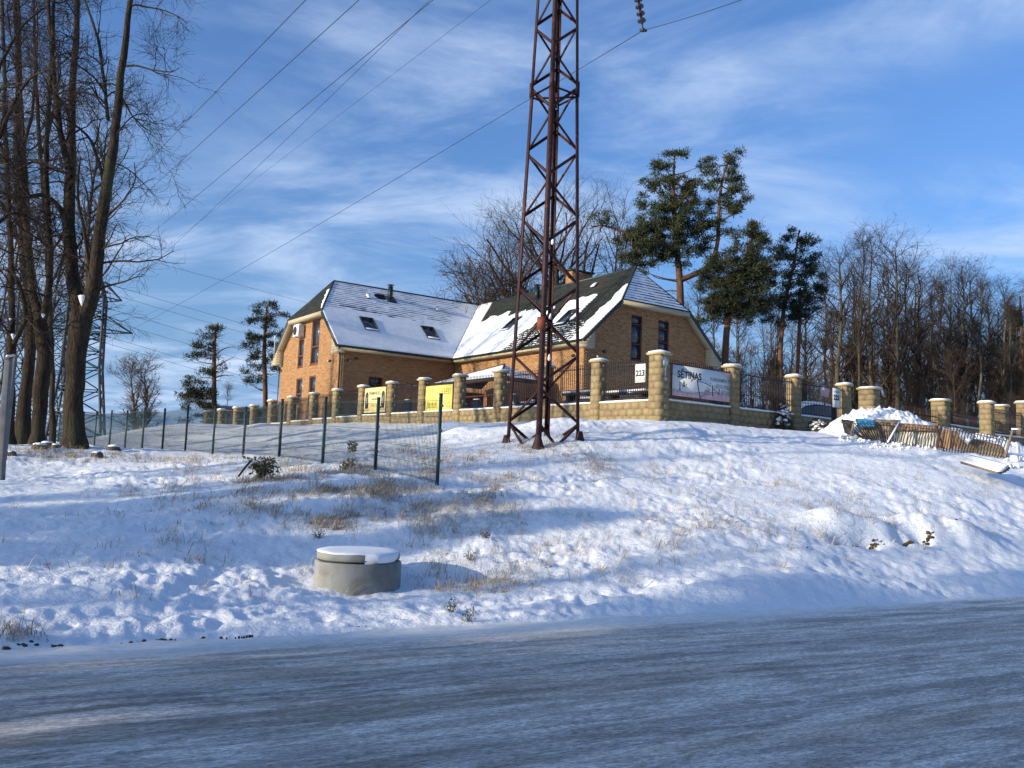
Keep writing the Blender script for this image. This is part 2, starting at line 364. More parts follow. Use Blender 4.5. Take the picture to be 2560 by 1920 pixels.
# ------------------------------------------------------------------ terrain
RD = np.array([0.8917, 0.4526]); RN = np.array([-0.4526, 0.8917])   # along / across the road
def rn(x, y): return RN[0] * x + RN[1] * y
pts = []
for px, py, Y in [(900, 1478, 12.0), (1100, 1450, 12.3), (1100, 1335, 14.3), (300, 1400, 11.5), (300, 1250, 16), (100, 1180, 22), (600, 1240, 15.5),
                  (183, 1113, 27), (60, 1112, 27), (-300, 1120, 27), (1265, 1112, 24), (1343, 1116, 23.4), (1450, 1088, 24), (1640, 1046, 31), (1493, 1052, 33.3), (1250, 1057, 38.3),
                  (1900, 1105, 28), (1900, 1300, 16), (1900, 1420, 12.8), (1900, 1200, 21), (2400, 1300, 18), (2400, 1420, 15.0), (2400, 1180, 23), (2300, 1125, 28), (2520, 1148, 27),
                  (1280, 1500, 10.6), (1500, 1250, 17.5), (1500, 1130, 23.5), (1500, 1400, 13.3), (1093, 1213, 17.5), (938, 1172, 19.4), (806, 1160, 21.4), (698, 1143, 23.3),
                  (608, 1139, 25.3), (531, 1140, 27.2), (405, 1130, 31.1), (312, 1130, 35), (210, 1112, 41), (450, 1062, 60), (400, 1085, 48), (560, 1075, 64), (620, 1090, 42),
                  (898, 1057, 48.1), (776, 1066, 53), (687, 1070, 58), (1000, 1095, 32), (1100, 1090, 31), (1830, 1064, 33.6), (1980, 1082, 36.2), (2150, 1090, 33), (-500, 1150, 20), (760, 1110, 33)]:
    pts.append(P(px, py, Y))
for x, y, z in [(-60, 20, 1.5), (-60, 60, 0.5), (-60, 100, 0), (-30, 60, 1.2), (-30, 90, 0.4), (-14, 100, 3.5), (0, 60, 3.9), (8, 50, 3.9), (20, 60, 3.9), (40, 60, 3.9), (0, 110, 3.6), (40, 110, 3.6), (90, 110, 3.4), (70, 60, 3.8),
                (20, 42, 3.8), (28, 44, 3.7), (40, 40, 3.4), (60, 45, 3.3), (-20, 5, 0.3), (-40, 0, 0.4), (-60, -5, 0.4), (20, 26, 1.6), (35, 30, 1.2), (60, 40, 2.0), (30, 36, 3.0), (-90, 40, 1), (100, 80, 3), (45, 33, 1.0), (-30, 20, 1.3), (-40, 30, 1.6),
                (-15, 11, 0.45), (-25, 27, 1.7)]:
    pts.append(np.array([x, y, z], float))
for t in np.arange(-60, 100, 6.0):
    for n_, z in ((8.3, -0.02), (4, -0.02), (0, -0.02), (9.6, 0.1)):
        p = RD * t + RN * n_; pts.append(np.array([p[0], p[1], z + (0.05 if t > 8 and n_ > 9 else 0)]))
pts = np.array(pts)
def _k(r2): return 0.5 * r2 * np.log(r2 + 1e-9)
_n = len(pts); A_ = np.zeros((_n + 3, _n + 3)); dd = ((pts[:, None, :2] - pts[None, :, :2]) ** 2).sum(-1)
A_[:_n, :_n] = _k(dd) + np.eye(_n) * 3.0; A_[:_n, _n] = 1; A_[_n, :_n] = 1; A_[:_n, _n + 1:] = pts[:, :2]; A_[_n + 1:, :_n] = pts[:, :2].T
_w = np.linalg.solve(A_, np.concatenate([pts[:, 2], [0, 0, 0]]))
GX = np.arange(-100, 110.01, 0.5); GY = np.arange(-20, 125.01, 0.5)
_gx, _gy = np.meshgrid(GX, GY, indexing='ij')
_Z = _w[_n] + _w[_n + 1] * _gx + _w[_n + 2] * _gy
for i in range(_n): _Z += _w[i] * _k((_gx - pts[i, 0]) ** 2 + (_gy - pts[i, 1]) ** 2)
_Z = np.clip(_Z, -0.2, 4.3)
def Hbase(x, y):
    x = np.asarray(x, float); y = np.asarray(y, float)
    fx = np.clip((x - GX[0]) / 0.5, 0, len(GX) - 1.001); fy = np.clip((y - GY[0]) / 0.5, 0, len(GY) - 1.001)
    i = fx.astype(int); j = fy.astype(int); a = fx - i; b = fy - j
    z = (_Z[i, j] * (1 - a) + _Z[i + 1, j] * a) * (1 - b) + (_Z[i, j + 1] * (1 - a) + _Z[i + 1, j + 1] * a) * b
    far = sstep(np.hypot(x, y), 90, 200); z = z * (1 - far) + np.where(x > 0, 3.2, 0.2) * far
    n_ = rn(x, y); w = sstep(n_, 8.2, 9.3)
    return z * w - 0.07 * (1 - w)
_fr = np.random.default_rng(8); FOOT = []
for _i in range(46):
    _t = -4.5 + _i * .42; _p = RD * _t + RN * (9.75 + .16 * (-1) ** _i + _fr.normal(0, .08)); FOOT.append((_p[0], _p[1], _fr.uniform(.07, .12)))
for _i in range(30):
    _p = np.array([-9 + _i * .36, 13.6 + _i * .16]) + _fr.normal(0, .07, 2) + (.12, -.1) * np.array((-1) ** _i); FOOT.append((_p[0], _p[1], _fr.uniform(.07, .12)))
BUMP = []
def H(x, y):
    x = np.asarray(x, float); y = np.asarray(y, float)
    n_ = rn(x, y); a = sstep(n_, 8.35, 9.15)
    foot = 1 + 0.6 * np.exp(-((n_ - 10.6) / 1.3) ** 2)
    d = 0.10 * fbm(x / 4.0, y / 4.0, 2, 1) + 0.065 * fbm(x / 1.1, y / 1.1, 2, 4) + 0.040 * foot * fbm(x / 0.42, y / 0.42, 2, 9) + 0.022 * fbm(x / 0.15, y / 0.15, 2, 14)
    rough = 0.55 + 0.9 * sstep(fbm(x / 3.1, y / 3.1, 2, 61), -.35, .45)
    d = 0.10 * fbm(x / 4.0, y / 4.0, 2, 1) + rough * (0.06 * fbm(x / 1.1, y / 1.1, 2, 4) + 0.040 * foot * fbm(x / 0.42, y / 0.42, 2, 9) + 0.018 * (0.45 - 2 * np.abs(fbm(x / 0.30, y / 0.30, 2, 33))) + 0.022 * fbm(x / 0.13, y / 0.13, 2, 14))
    for fx_, fy_, fr in FOOT: d = d - 0.055 * np.exp(-(((x - fx_) / fr) ** 2 + ((y - fy_) / fr) ** 2))
    for bx_, by_, br, bh in BUMP: d = d + bh * np.exp(-(((x - bx_) / br) ** 2 + ((y - by_) / br) ** 2))
    # drifts thrown up against the block wall
    dr = 0.10 * np.clip(fbm(x / 1.6, y / 1.6, 2, 22) + 0.25, 0, 1) * np.exp(-((x * 0.784 + y * 0.62 - 22.4) / 1.2) ** 2) * (x < 6)
    z = Hbase(x, y) + d * a * np.clip(1.25 - np.hypot(x, y) / 80, 0.15, 1) + dr
    return z
def G(px, py, jitter=0):
    """where the line of sight through a photo point meets the ground (vectorised)"""
    px = np.atleast_1d(px).astype(float); py = np.atleast_1d(py).astype(float)
    x = px - 1280.0; y = 960.0 - py
    a = x * math.cos(RO) - y * math.sin(RO); b = x * math.sin(RO) + y * math.cos(RO)
    dy = F * math.cos(TH) - b * math.sin(TH); dx = a / dy; dz = (F * math.sin(TH) + b * math.cos(TH)) / dy
    T = 5.0 * 1.012 ** np.arange(240); hit = np.full(len(px), np.nan)
    for t in T:
        z = EYE + dz * t; h = Hbase(dx * t, np.full_like(dx, t)); m_ = np.isnan(hit) & (z <= h); hit[m_] = t
    return np.stack([dx * hit, hit, np.where(np.isnan(hit), 0, H(dx * np.nan_to_num(hit), np.nan_to_num(hit)))], 1)

for _px, _py, _r, _h in ((2090, 1315, .55, .34), (2190, 1330, .35, .22), (2290, 1325, .5, .30), (2400, 1345, .6, .34), (2010, 1395, .5, .15), (2110, 1352, .20, -.22), (2165, 1352, .22, -.28), (2305, 1348, .20, -.25), (2255, 1352, .18, -.12), (430, 1075, 3.2, .55), (370, 1090, 2.4, .35), (300, 1105, 2.2, .3), (600, 1092, 2.5, .35), (540, 1100, 1.6, .25), (700, 1105, 2.0, .30), (820, 1095, 1.8, .30), (950, 1092, 1.5, .25), (650, 1072, 1.2, .5), (1120, 1072, 1.1, .30), (1400, 1062, 1.2, .25), (2250, 1122, 2.2, -.26), (2420, 1150, 1.6, -.14), (1380, 1100, .7, .12), (1150, 1085, .8, .25), (1680, 1075, .9, .16)):
    _g = G(_px, _py)[0]; BUMP.append((_g[0], _g[1], _r, _h))
def grass_mask(x, y):
    """how much dry grass shows: strips along the mesh fence, behind the ring, specks on the slope"""
    x = np.asarray(x, float); y = np.asarray(y, float)
    g = 0.8 * np.exp(-(((x + 2.6) / 3.0) ** 2 + ((y - 15.6) / 1.6) ** 2)) + 0.65 * np.exp(-(((x - 0.4) / 2.6) ** 2 + ((y - 14.6) / 2.2) ** 2))
    g += 0.55 * np.exp(-(((x * 0.78 + y * 0.63 - 9.8) / 1.3) ** 2)) * (y > 15)
    g += 0.35 * np.exp(-(((x - 1.2) / 4) ** 2 + ((y - 24) / 2.5) ** 2)) + 0.30 * np.exp(-(((x - 3.5) / 3) ** 2 + ((y - 21) / 2) ** 2))
    g += 0.5 * np.exp(-(((x + 13) / 4) ** 2 + ((y - 26.5) / 1.8) ** 2)) + 0.10
    return g * (0.45 + 1.1 * np.clip(fbm(x / 1.7, y / 1.7, 3, 31) + 0.35, 0, 1))

def snow_ground_material():
    mt = bpy.data.materials.new('snowy_ground'); mt.use_nodes = True; nt = mt.node_tree; L = nt.links.new; b = nt.nodes['Principled BSDF']
    b.inputs['Roughness'].default_value = 0.6; b.inputs['Specular IOR Level'].default_value = 0.25
    at = nt.nodes.new('ShaderNodeAttribute'); at.attribute_name = 'tone'
    tcn = nt.nodes.new('ShaderNodeTexCoord')
    def noise(sc, det=5, rough=.6):
        n = nt.nodes.new('ShaderNodeTexNoise'); n.inputs['Scale'].default_value = sc; n.inputs['Detail'].default_value = det; n.inputs['Roughness'].default_value = rough
        L(tcn.outputs['Object'], n.inputs['Vector']); return n.outputs[0]
    def mth(op, a, c):
        n = nt.nodes.new('ShaderNodeMath'); n.operation = op
        for i, s in enumerate((a, c)):
            if isinstance(s, (int, float)): n.inputs[i].default_value = s
            else: L(s, n.inputs[i])
        return n.outputs[0]
    sepc = nt.nodes.new('ShaderNodeSeparateColor'); L(at.outputs['Color'], sepc.inputs[0])
    dens = sepc.outputs[0]
    v = mth('ADD', mth('MULTIPLY', dens, 0.15), mth('ADD', mth('MULTIPLY', noise(9, 6, .7), 0.6), mth('MULTIPLY', noise(34, 4, .7), 0.35)))
    mr = nt.nodes.new('ShaderNodeMapRange'); mr.inputs[1].default_value = 0.60; mr.inputs[2].default_value = 0.86; L(v, mr.inputs[0]); mr.inputs[4].default_value = 0.85
    soil = nt.nodes.new('ShaderNodeMix'); soil.data_type = 'RGBA'; soil.inputs[6].default_value = (0.44, 0.37, 0.27, 1); soil.inputs[7].default_value = (0.22, 0.175, 0.12, 1); L(noise(3), soil.inputs[0])
    sn = nt.nodes.new('ShaderNodeMix'); sn.data_type = 'RGBA'; sn.inputs[6].default_value = (0.80, 0.82, 0.86, 1); sn.inputs[7].default_value = (0.70, 0.73, 0.78, 1); L(noise(1.4), sn.inputs[0])
    mx = nt.nodes.new('ShaderNodeMix'); mx.data_type = 'RGBA'; L(mr.outputs[0], mx.inputs[0]); L(sn.outputs[2], mx.inputs[6]); L(soil.outputs[2], mx.inputs[7])
    L(mx.outputs[2], b.inputs['Base Color'])
    bm = nt.nodes.new('ShaderNodeBump'); bm.inputs['Strength'].default_value = 0.8; bm.inputs['Distance'].default_value = 0.04
    L(mth('ADD', noise(7, 5), mth('MULTIPLY', noise(30, 4), 0.4)), bm.inputs['Height']); L(bm.outputs[0], b.inputs['Normal'])
    return mt

def build_terrain():
    ang = np.concatenate([np.radians(np.arange(-180, -36, 4.0)), np.radians(np.linspace(-35, 36, 620)), np.radians(np.arange(40, 180, 4.0))])
    dist = np.concatenate([3.0 * np.exp(np.linspace(0, np.log(60 / 3.0), 430)), 60 * np.exp(np.linspace(0.03, np.log(4000 / 60), 40))])
    a, d = np.meshgrid(ang, dist, indexing='ij')
    x = np.sin(a) * d; y = np.cos(a) * d; z = H(x, y)
    V = np.stack([x, y, z], -1).reshape(-1, 3); na, nd = a.shape
    V = np.concatenate([V, [[0, 0, -0.07]]])
    i = np.arange(na)[:, None]; j = np.arange(nd - 1)[None, :]; i2 = (i + 1) % na
    q = np.stack([i * nd + j, i2 * nd + j, i2 * nd + j + 1, i * nd + j + 1], -1).reshape(-1, 4)[:, ::-1]
    tri = np.stack([np.full(na, len(V) - 1), ((np.arange(na) + 1) % na) * nd, np.arange(na) * nd], 1)
    ff = np.concatenate([q.ravel(), tri[:, ::-1].ravel()]); sz = np.concatenate([np.full(len(q), 4), np.full(na, 3)])
    me = raw_mesh('snowy_ground', V, ff, sz, snow_ground_material(), smooth=True, tone=np.clip(grass_mask(V[:, 0], V[:, 1]), 0, 1.6))
    tag(obj_from(me, 'ground'), 'snow covered grassy bank rising from the road', kind='structure')
build_terrain()

def road_material():
    mt = bpy.data.materials.new('icy_road'); mt.use_nodes = True; nt = mt.node_tree; L = nt.links.new; b = nt.nodes['Principled BSDF']
    tcn = nt.nodes.new('ShaderNodeTexCoord')
    def noise(scv, sc=1.0, det=5, rough=.6, dist=0.0):
        mp = nt.nodes.new('ShaderNodeMapping'); mp.inputs['Scale'].default_value = (*scv, 1); L(tcn.outputs['UV'], mp.inputs[0])
        n = nt.nodes.new('ShaderNodeTexNoise'); n.inputs['Scale'].default_value = sc; n.inputs['Detail'].default_value = det; n.inputs['Roughness'].default_value = rough; n.inputs['Distortion'].default_value = dist
        L(mp.outputs[0], n.inputs['Vector']); return n.outputs[0]
    def rampmix(f, lo, hi, c0, c1):
        mr = nt.nodes.new('ShaderNodeMapRange'); mr.interpolation_type = 'SMOOTHSTEP'; mr.inputs[1].default_value = lo; mr.inputs[2].default_value = hi; L(f, mr.inputs[0])
        mx = nt.nodes.new('ShaderNodeMix'); mx.data_type = 'RGBA'; L(mr.outputs[0], mx.inputs[0])
        for s, c in ((6, c0), (7, c1)):
            if isinstance(c, tuple): mx.inputs[s].default_value = (*c, 1)
            else: L(c, mx.inputs[s])
        return mx.outputs[2]
    broad = noise((0.06, 0.9), 1.0, 4, .55, .3)
    streak = noise((0.9, 6.0), 1.0, 10, .74, .35)
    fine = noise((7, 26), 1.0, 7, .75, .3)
    grit = noise((60, 60), 1.0, 3, .7)
    crust = noise((16, 62), 1.0, 6, .78, .2)
    tracks = noise((0.03, 1.7), 1.0, 3, .5, .15)
    c1 = rampmix(streak, .42, .58, (0.33, 0.305, 0.275), (0.74, 0.705, 0.66))
    c2 = rampmix(streak, .40, .60, (0.50, 0.475, 0.44), (0.84, 0.81, 0.76))
    c = rampmix(broad, .36, .64, c1, c2)
    c = rampmix(fine, .42, .72, c, (0.66, 0.68, 0.71)) if False else c
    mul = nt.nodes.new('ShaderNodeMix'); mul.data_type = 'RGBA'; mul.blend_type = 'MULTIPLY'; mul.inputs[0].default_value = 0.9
    L(c, mul.inputs[6]); L(rampmix(fine, .38, .60, (0.66, 0.65, 0.64), (1, 1, 1)), mul.inputs[7]); c = mul.outputs[2]  # relief shading of the fine crackle is put into the colour here
    brown = noise((0.12, 1.3), 1.0, 5, .6)
    mx = rampmix(brown, .50, .64, c, (0.36, 0.29, 0.20))
    c = nt.nodes.new('ShaderNodeMix'); c.data_type = 'RGBA'; c.inputs[0].default_value = 0.38; 
    base = mul.outputs[2]; L(base, c.inputs[6]); L(mx, c.inputs[7])
    g = nt.nodes.new('ShaderNodeMix'); g.data_type = 'RGBA'; g.blend_type = 'MULTIPLY'; g.inputs[0].default_value = 0.35; L(c.outputs[2], g.inputs[6]); L(rampmix(grit, .35, .6, (0.7, .7, .7), (1, 1, 1)), g.inputs[7])
    g2 = nt.nodes.new('ShaderNodeMix'); g2.data_type = 'RGBA'; g2.blend_type = 'MULTIPLY'; g2.inputs[0].default_value = 0.85; L(g.outputs[2], g2.inputs[6]); L(rampmix(crust, .40, .58, (0.55, 0.545, 0.54), (1.42, 1.41, 1.40)), g2.inputs[7])
    g3 = nt.nodes.new('ShaderNodeMix'); g3.data_type = 'RGBA'; g3.blend_type = 'MULTIPLY'; g3.inputs[0].default_value = 0.8; L(g2.outputs[2], g3.inputs[6]); L(rampmix(tracks, .40, .58, (0.78, 0.78, 0.80), (1.14, 1.14, 1.13)), g3.inputs[7]); g = g3
    su = nt.nodes.new('ShaderNodeSeparateXYZ'); L(tcn.outputs['UV'], su.inputs[0])
    en = nt.nodes.new('ShaderNodeMath'); en.operation = 'MULTIPLY_ADD'; L(broad, en.inputs[0]); en.inputs[1].default_value = 3.0; L(su.outputs[1], en.inputs[2])
    ed = rampmix(en.outputs[0], 9.3, 10.3, (0, 0, 0), (1, 1, 1))
    fin = nt.nodes.new('ShaderNodeMix'); fin.data_type = 'RGBA'; L(ed, fin.inputs[0]); L(g.outputs[2], fin.inputs[6]); L(rampmix(fine, .3, .6, (0.62, 0.62, 0.61), (0.84, 0.84, 0.84)), fin.inputs[7])
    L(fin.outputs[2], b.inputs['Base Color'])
    b.inputs['Roughness'].default_value = 0.55; b.inputs['Specular IOR Level'].default_value = 0.3
    hh = nt.nodes.new('ShaderNodeMath'); hh.operation = 'ADD'; L(streak, hh.inputs[0]); L(fine, hh.inputs[1])
    bm = nt.nodes.new('ShaderNodeBump'); bm.inputs['Strength'].default_value = 0.9; bm.inputs['Distance'].default_value = 0.025
    L(hh.outputs[0], bm.inputs['Height']); L(bm.outputs[0], b.inputs['Normal'])
    return mt
def build_road():
    t = np.concatenate([np.arange(-220, -14, 3.0), np.arange(-14, 26, 0.09), np.arange(26, 300, 3.0)])
    n_ = np.concatenate([np.arange(-6, 2.5, 0.4), np.arange(2.5, 9.15, 0.045)])
    tt, nn = np.meshgrid(t, n_, indexing='ij')
    z = 0.010 * fbm(tt * 0.35, nn * 3.2, 3, 40) + 0.006 * fbm(tt * 1.5, nn * 9, 2, 44)
    z -= 0.012 * (np.exp(-((nn - 6.4) / .22) ** 2) + np.exp(-((nn - 4.7) / .22) ** 2))
    edge = 8.66 + 0.22 * fbm(tt * 0.7, tt * 0.0 + 3, 3, 50) + 0.07 * fbm(tt * 4.5, nn * 2.0, 3, 51)
    z += 0.03 * np.exp(-((nn - edge + .1) / .18) ** 2) * (0.4 + fbm(tt * 2, nn * 2, 2, 52))
    z -= 0.10 * sstep(nn, edge, edge + 0.35)
    x = RD[0] * tt + RN[0] * nn; y = RD[1] * tt + RN[1] * nn
    V = np.stack([x, y, z], -1).reshape(-1, 3); a, b = tt.shape
    i = np.arange(a - 1)[:, None]; j = np.arange(b - 1)[None, :]
    q = np.stack([i * b + j, (i + 1) * b + j, (i + 1) * b + j + 1, i * b + j + 1], -1).reshape(-1, 4)
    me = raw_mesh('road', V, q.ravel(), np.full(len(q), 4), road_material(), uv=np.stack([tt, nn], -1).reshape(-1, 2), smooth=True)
    tag(obj_from(me, 'road'), 'icy road with packed snow and grey tyre streaks', kind='structure')
build_road()
# ------------------------------------------------------------------ surfaces laid course by course
def poly_extent(poly, w):
    """x-range of a convex 2-D polygon at height w"""
    xs = []
    n = len(poly)
    for i in range(n):
        (x0, y0), (x1, y1) = poly[i], poly[(i + 1) % n]
        if abs(y1 - y0) < 1e-9:
            if abs(w - y0) < 1e-6: xs += [x0, x1]
            continue
        t = (w - y0) / (y1 - y0)
        if -1e-9 <= t <= 1 + 1e-9: xs.append(x0 + t * (x1 - x0))
    return (min(xs), max(xs)) if xs else None
def course_roof(mb, poly, o, e, w, nrm, step=0.30, thick=0.022, wid=None):
    """overlapping shingle courses over a polygon given in (e,w) coordinates; wid splits a course into slightly uneven tiles"""
    ws = [p[1] for p in poly]; w0, w1 = min(ws), max(ws); k = 0; y = w0
    while y < w1 - 1e-4:
        y2 = min(w1, y + step); a = poly_extent(poly, y + 1e-5); b = poly_extent(poly, y2 - 1e-5)
        if a and b:
            span = max(a[1] - a[0], b[1] - b[0]); nt_ = max(1, int(span / wid)) if wid else 1
            for i in range(nt_):
                f0, f1 = i / nt_, (i + 1) / nt_; g = 0.0 if wid is None else 0.006 * random.random()
                x00 = a[0] + (a[1] - a[0]) * f0; x01 = a[0] + (a[1] - a[0]) * f1; x10 = b[0] + (b[1] - b[0]) * f0; x11 = b[0] + (b[1] - b[0]) * f1
                lo = thick + g; hi = 0.002
                Q = lambda x, yy, h: o + e * x + w * yy + nrm * h
                mb.tone = random.uniform(0.75, 1.2)
                mb.add([Q(x00, y, lo), Q(x01, y, lo), Q(x11, y2, hi), Q(x10, y2, hi), Q(x00, y, 0), Q(x01, y, 0)], [(0, 1, 2, 3), (4, 5, 1, 0)])
        y = y2; k += 1
    mb.tone = 1.0
def snow_layer(name, parent, poly, o, e, w, nrm, fn, res=0.07, mat=None):
    """snow lying on a sloping polygon: thickness fn(x, y) above the slope, negative = bare"""
    ws = [p[1] for p in poly]; w0, w1 = min(ws) + 0.01, max(ws) - 0.03; ny = int((w1 - w0) / res) + 2
    width = max(p[0] for p in poly) - min(p[0] for p in poly); nx = int(width / res) + 2
    X = np.zeros((ny, nx)); Y = np.zeros((ny, nx))
    for i, y in enumerate(np.linspace(w0, w1, ny)):
        a = poly_extent(poly, y); X[i] = np.linspace(a[0] + 0.03, a[1] - 0.03, nx); Y[i] = y
    T = fn(X, Y)
    T[0] = -0.01; T[-1] = np.minimum(T[-1], 0.0); T[:, 0] = -0.01; T[:, -1] = -0.01
    V = o + X[..., None] * e + Y[..., None] * w + T[..., None] * nrm
    i = np.arange(ny - 1)[:, None]; j = np.arange(nx - 1)[None, :]
    q = np.stack([i * nx + j, i * nx + j + 1, (i + 1) * nx + j + 1, (i + 1) * nx + j], -1)
    keep = (np.maximum.reduce([T[:-1, :-1], T[1:, :-1], T[:-1, 1:], T[1:, 1:]]) > 0.0)
    q = q[keep].reshape(-1, 4)
    me = raw_mesh(name, V.reshape(-1, 3) - root_loc(parent), q.ravel(), np.full(len(q), 4), mat or M['roofsnow'], smooth=True)
    return obj_from(me, name, parent)
BL, BH, BG = 0.25, 0.065, 0.012
def brick_wall(parent, poly, holes, o, e, nrm, name='wall', depth=0.10):
    """masonry wall: mortar backing with real openings, bricks standing 7 mm proud. poly/holes in (along, up)"""
    up = np.array([0, 0, 1.0]); Q = lambda x, z, h=0.0: o + e * x + up * z + nrm * h
    ys = sorted(set([round(p[1], 4) for p in poly] + [round(h[k], 4) for h in holes for k in (1, 3)]))
    mb = MB()
    def spans(z, x0, x1):
        out = [(x0, x1)]
        for hx0, hz0, hx1, hz1 in holes:
            if hz0 <= z <= hz1:
                nxt = []
                for a, b in out:
                    if hx1 <= a or hx0 >= b: nxt.append((a, b)); continue
                    if hx0 > a: nxt.append((a, hx0))
                    if hx1 < b: nxt.append((hx1, b))
                out = nxt
        return out
    for z0, z1 in zip(ys[:-1], ys[1:]):
        if z1 - z0 < 1e-3: continue
        a = poly_extent(poly, z0 + 1e-4); b = poly_extent(poly, z1 - 1e-4)
        if not a or not b: continue
        inner = [h for h in holes if h[1] <= (z0 + z1) / 2 <= h[3]]
        xs = sorted([h[0] for h in inner] + [h[2] for h in inner])
        L0 = [a[0]] + xs + [a[1]]; L1 = [b[0]] + xs + [b[1]]
        for k in range(0, len(L0), 2):
            mb.add([Q(L0[k], z0), Q(L0[k + 1], z0), Q(L1[k + 1], z1), Q(L1[k], z1)], [(0, 1, 2, 3)])
    for hx0, hz0, hx1, hz1 in holes:
        c = [(hx0, hz0), (hx1, hz0), (hx1, hz1), (hx0, hz1)]
        for k in range(4):
            p, q = c[k], c[(k + 1) % 4]; mb.add([Q(*p), Q(*p, -depth), Q(*q, -depth), Q(*q)], [(0, 1, 2, 3)])
    wobj = mb.build(name, M['mortar'], parent)
    V = []; tones = []; y = ys[0]; row = 0
    r = random.Random(7)
    while y + BH < ys[-1]:
        ex0 = poly_extent(poly, y + 0.002); ex1 = poly_extent(poly, y + BH - 0.002)
        if ex0 and ex1:
            lo, hi = max(ex0[0], ex1[0]), min(ex0[1], ex1[1])
            for a, b in [s for s in spans(y + BH / 2, lo, hi)]:
                x = math.floor((a - row % 2 * 0.5 * (BL + BG)) / (BL + BG)) * (BL + BG) + (row % 2) * 0.5 * (BL + BG)
                while x < b:
                    x0, x1 = max(a, x), min(b, x + BL)
                    if x1 - x0 > 0.03:
                        h = 0.007 + r.random() * 0.003; t = r.uniform(0.78, 1.15); 
                        if r.random() < 0.06: t *= 0.75
                        V.append([Q(x0, y), Q(x1, y), Q(x1, y + BH), Q(x0, y + BH), Q(x0, y, h), Q(x1, y, h), Q(x1, y + BH, h), Q(x0, y + BH, h)]); tones.append(t)
                    x += BL + BG
        y += BH + BG; row += 1
    V = np.array(V); nb = len(V); fb = np.array([[4, 5, 6, 7], [0, 1, 5, 4], [1, 2, 6, 5], [2, 3, 7, 6], [3, 0, 4, 7]])
    ff = (fb[None] + (np.arange(nb) * 8)[:, None, None]).reshape(-1, 4)
    me = raw_mesh('brick', V.reshape(-1, 3) - root_loc(parent), ff.ravel(), np.full(len(ff), 4), M['brick'], tone=np.repeat(tones, 8))
    b = obj_from(me, 'brick', wobj); b['kind'] = 'stuff'
    return wobj
def window(parent, rect, o, e, nrm, depth=0.08, mullions=(), transoms=(), fw=0.07, glass='glass', name='window'):
    x0, z0, x1, z1 = rect; up = np.array([0, 0, 1.0]); Q = lambda x, z, h=0.0: o + e * x + up * z + nrm * h; ax = np.array([e, up, nrm])
    fr = MB()
    fr.box(Q((x0 + x1) / 2, z0 + fw / 2, -depth + .03), (x1 - x0, fw, .06), ax); fr.box(Q((x0 + x1) / 2, z1 - fw / 2, -depth + .03), (x1 - x0, fw, .06), ax)
    fr.box(Q(x0 + fw / 2, (z0 + z1) / 2, -depth + .032), (fw, z1 - z0 - 2 * fw, .06), ax); fr.box(Q(x1 - fw / 2, (z0 + z1) / 2, -depth + .032), (fw, z1 - z0 - 2 * fw, .06), ax)
    for t in transoms: fr.box(Q((x0 + x1) / 2, z0 + (z1 - z0) * t, -depth + .028), (x1 - x0 - 2 * fw, fw, .05), ax)
    for t in mullions: fr.box(Q(x0 + (x1 - x0) * t, (z0 + z1) / 2, -depth + .026), (fw * .8, z1 - z0 - 2 * fw, .045), ax)
    f = fr.build(name, M['brownframe'], parent)
    ts = [0] + sorted(transoms) + [1]
    for a, b in zip(ts[:-1], ts[1:]):
        MB().box(Q((x0 + x1) / 2, z0 + (z1 - z0) * (a + b) / 2, -depth + .012), (x1 - x0 - fw, (z1 - z0) * (b - a) - fw * .6, .01), ax).build('pane', M[glass], f)
    MB().box(Q((x0 + x1) / 2, z0 - .025, .012), (x1 - x0 + .04, .04, .08), ax).build('sill', M['brownframe'], f)
    return f

# ------------------------------------------------------------------ house
PH = radians(35.51); uh = np.array([-sin(PH), cos(PH), 0]); vh = np.array([cos(PH), sin(PH), 0]); up = np.array([0, 0, 1.0])
KS = 1.2; A0 = np.array([3.128, 38.874, 0.0]) * KS; W = 9.44 * KS; HE = 1.7 + 6.0 * KS; HR = 1.7 + 10.333 * KS; L1 = 11.21 * KS; L2 = 6.94 * KS; HA = 4.722 * KS; PB = 2.37 * KS; QB = 1.60 * KS; RB = 1.67 * KS; GB = 2.28 * KS; ZG = 3.6
t1 = (HR - HE) / (W / 2); t2 = (HR - HE) / HA; LT = L1 + 2 * HA
def hp(a, b, z): return A0 + uh * a + vh * b + up * z
house = thing('brick_house', 'L-shaped yellow brick house with half-hipped snow dusted green roofs behind the block fence', 'house', hp(L1 / 2, W / 2, ZG))
def slope(parent_name, pts3, e, poly_only=False):
    """frame of a planar roof polygon: origin, e along eave, w up-slope, normal"""
    pts3 = [np.asarray(p) for p in pts3]; n = np.cross(pts3[1] - pts3[0], pts3[2] - pts3[1]); n /= np.linalg.norm(n)
    if n[2] < 0: n = -n
    e = e - n * np.dot(e, n); e /= np.linalg.norm(e); w = np.cross(n, e)
    if w[2] < 0: w = -w
    o = pts3[0]; poly = [(float(np.dot(p - o, e)), float(np.dot(p - o, w))) for p in pts3]
    return o, e, w, n, poly
zl = HE + PB * t1; zl2 = HE + GB * t2
SR = slope('r', [hp(0, 0, HE), hp(L1, 0, HE), hp(L1 + HA, W / 2, HR), hp(QB, W / 2, HR), hp(0, PB, zl)], uh)
SL = slope('l', [hp(L1, -L2, HE), hp(L1, 0, HE), hp(L1 + HA, W / 2, HR), hp(L1 + HA, -L2 + RB, HR), hp(L1 + GB, -L2, zl2)], vh)
SF = slope('f', [hp(0, PB, zl), hp(0, W - PB, zl), hp(QB, W / 2, HR)], vh)
SH = slope('h', [hp(L1 + GB, -L2, zl2), hp(LT - GB, -L2, zl2), hp(L1 + HA, -L2 + RB, HR)], uh)
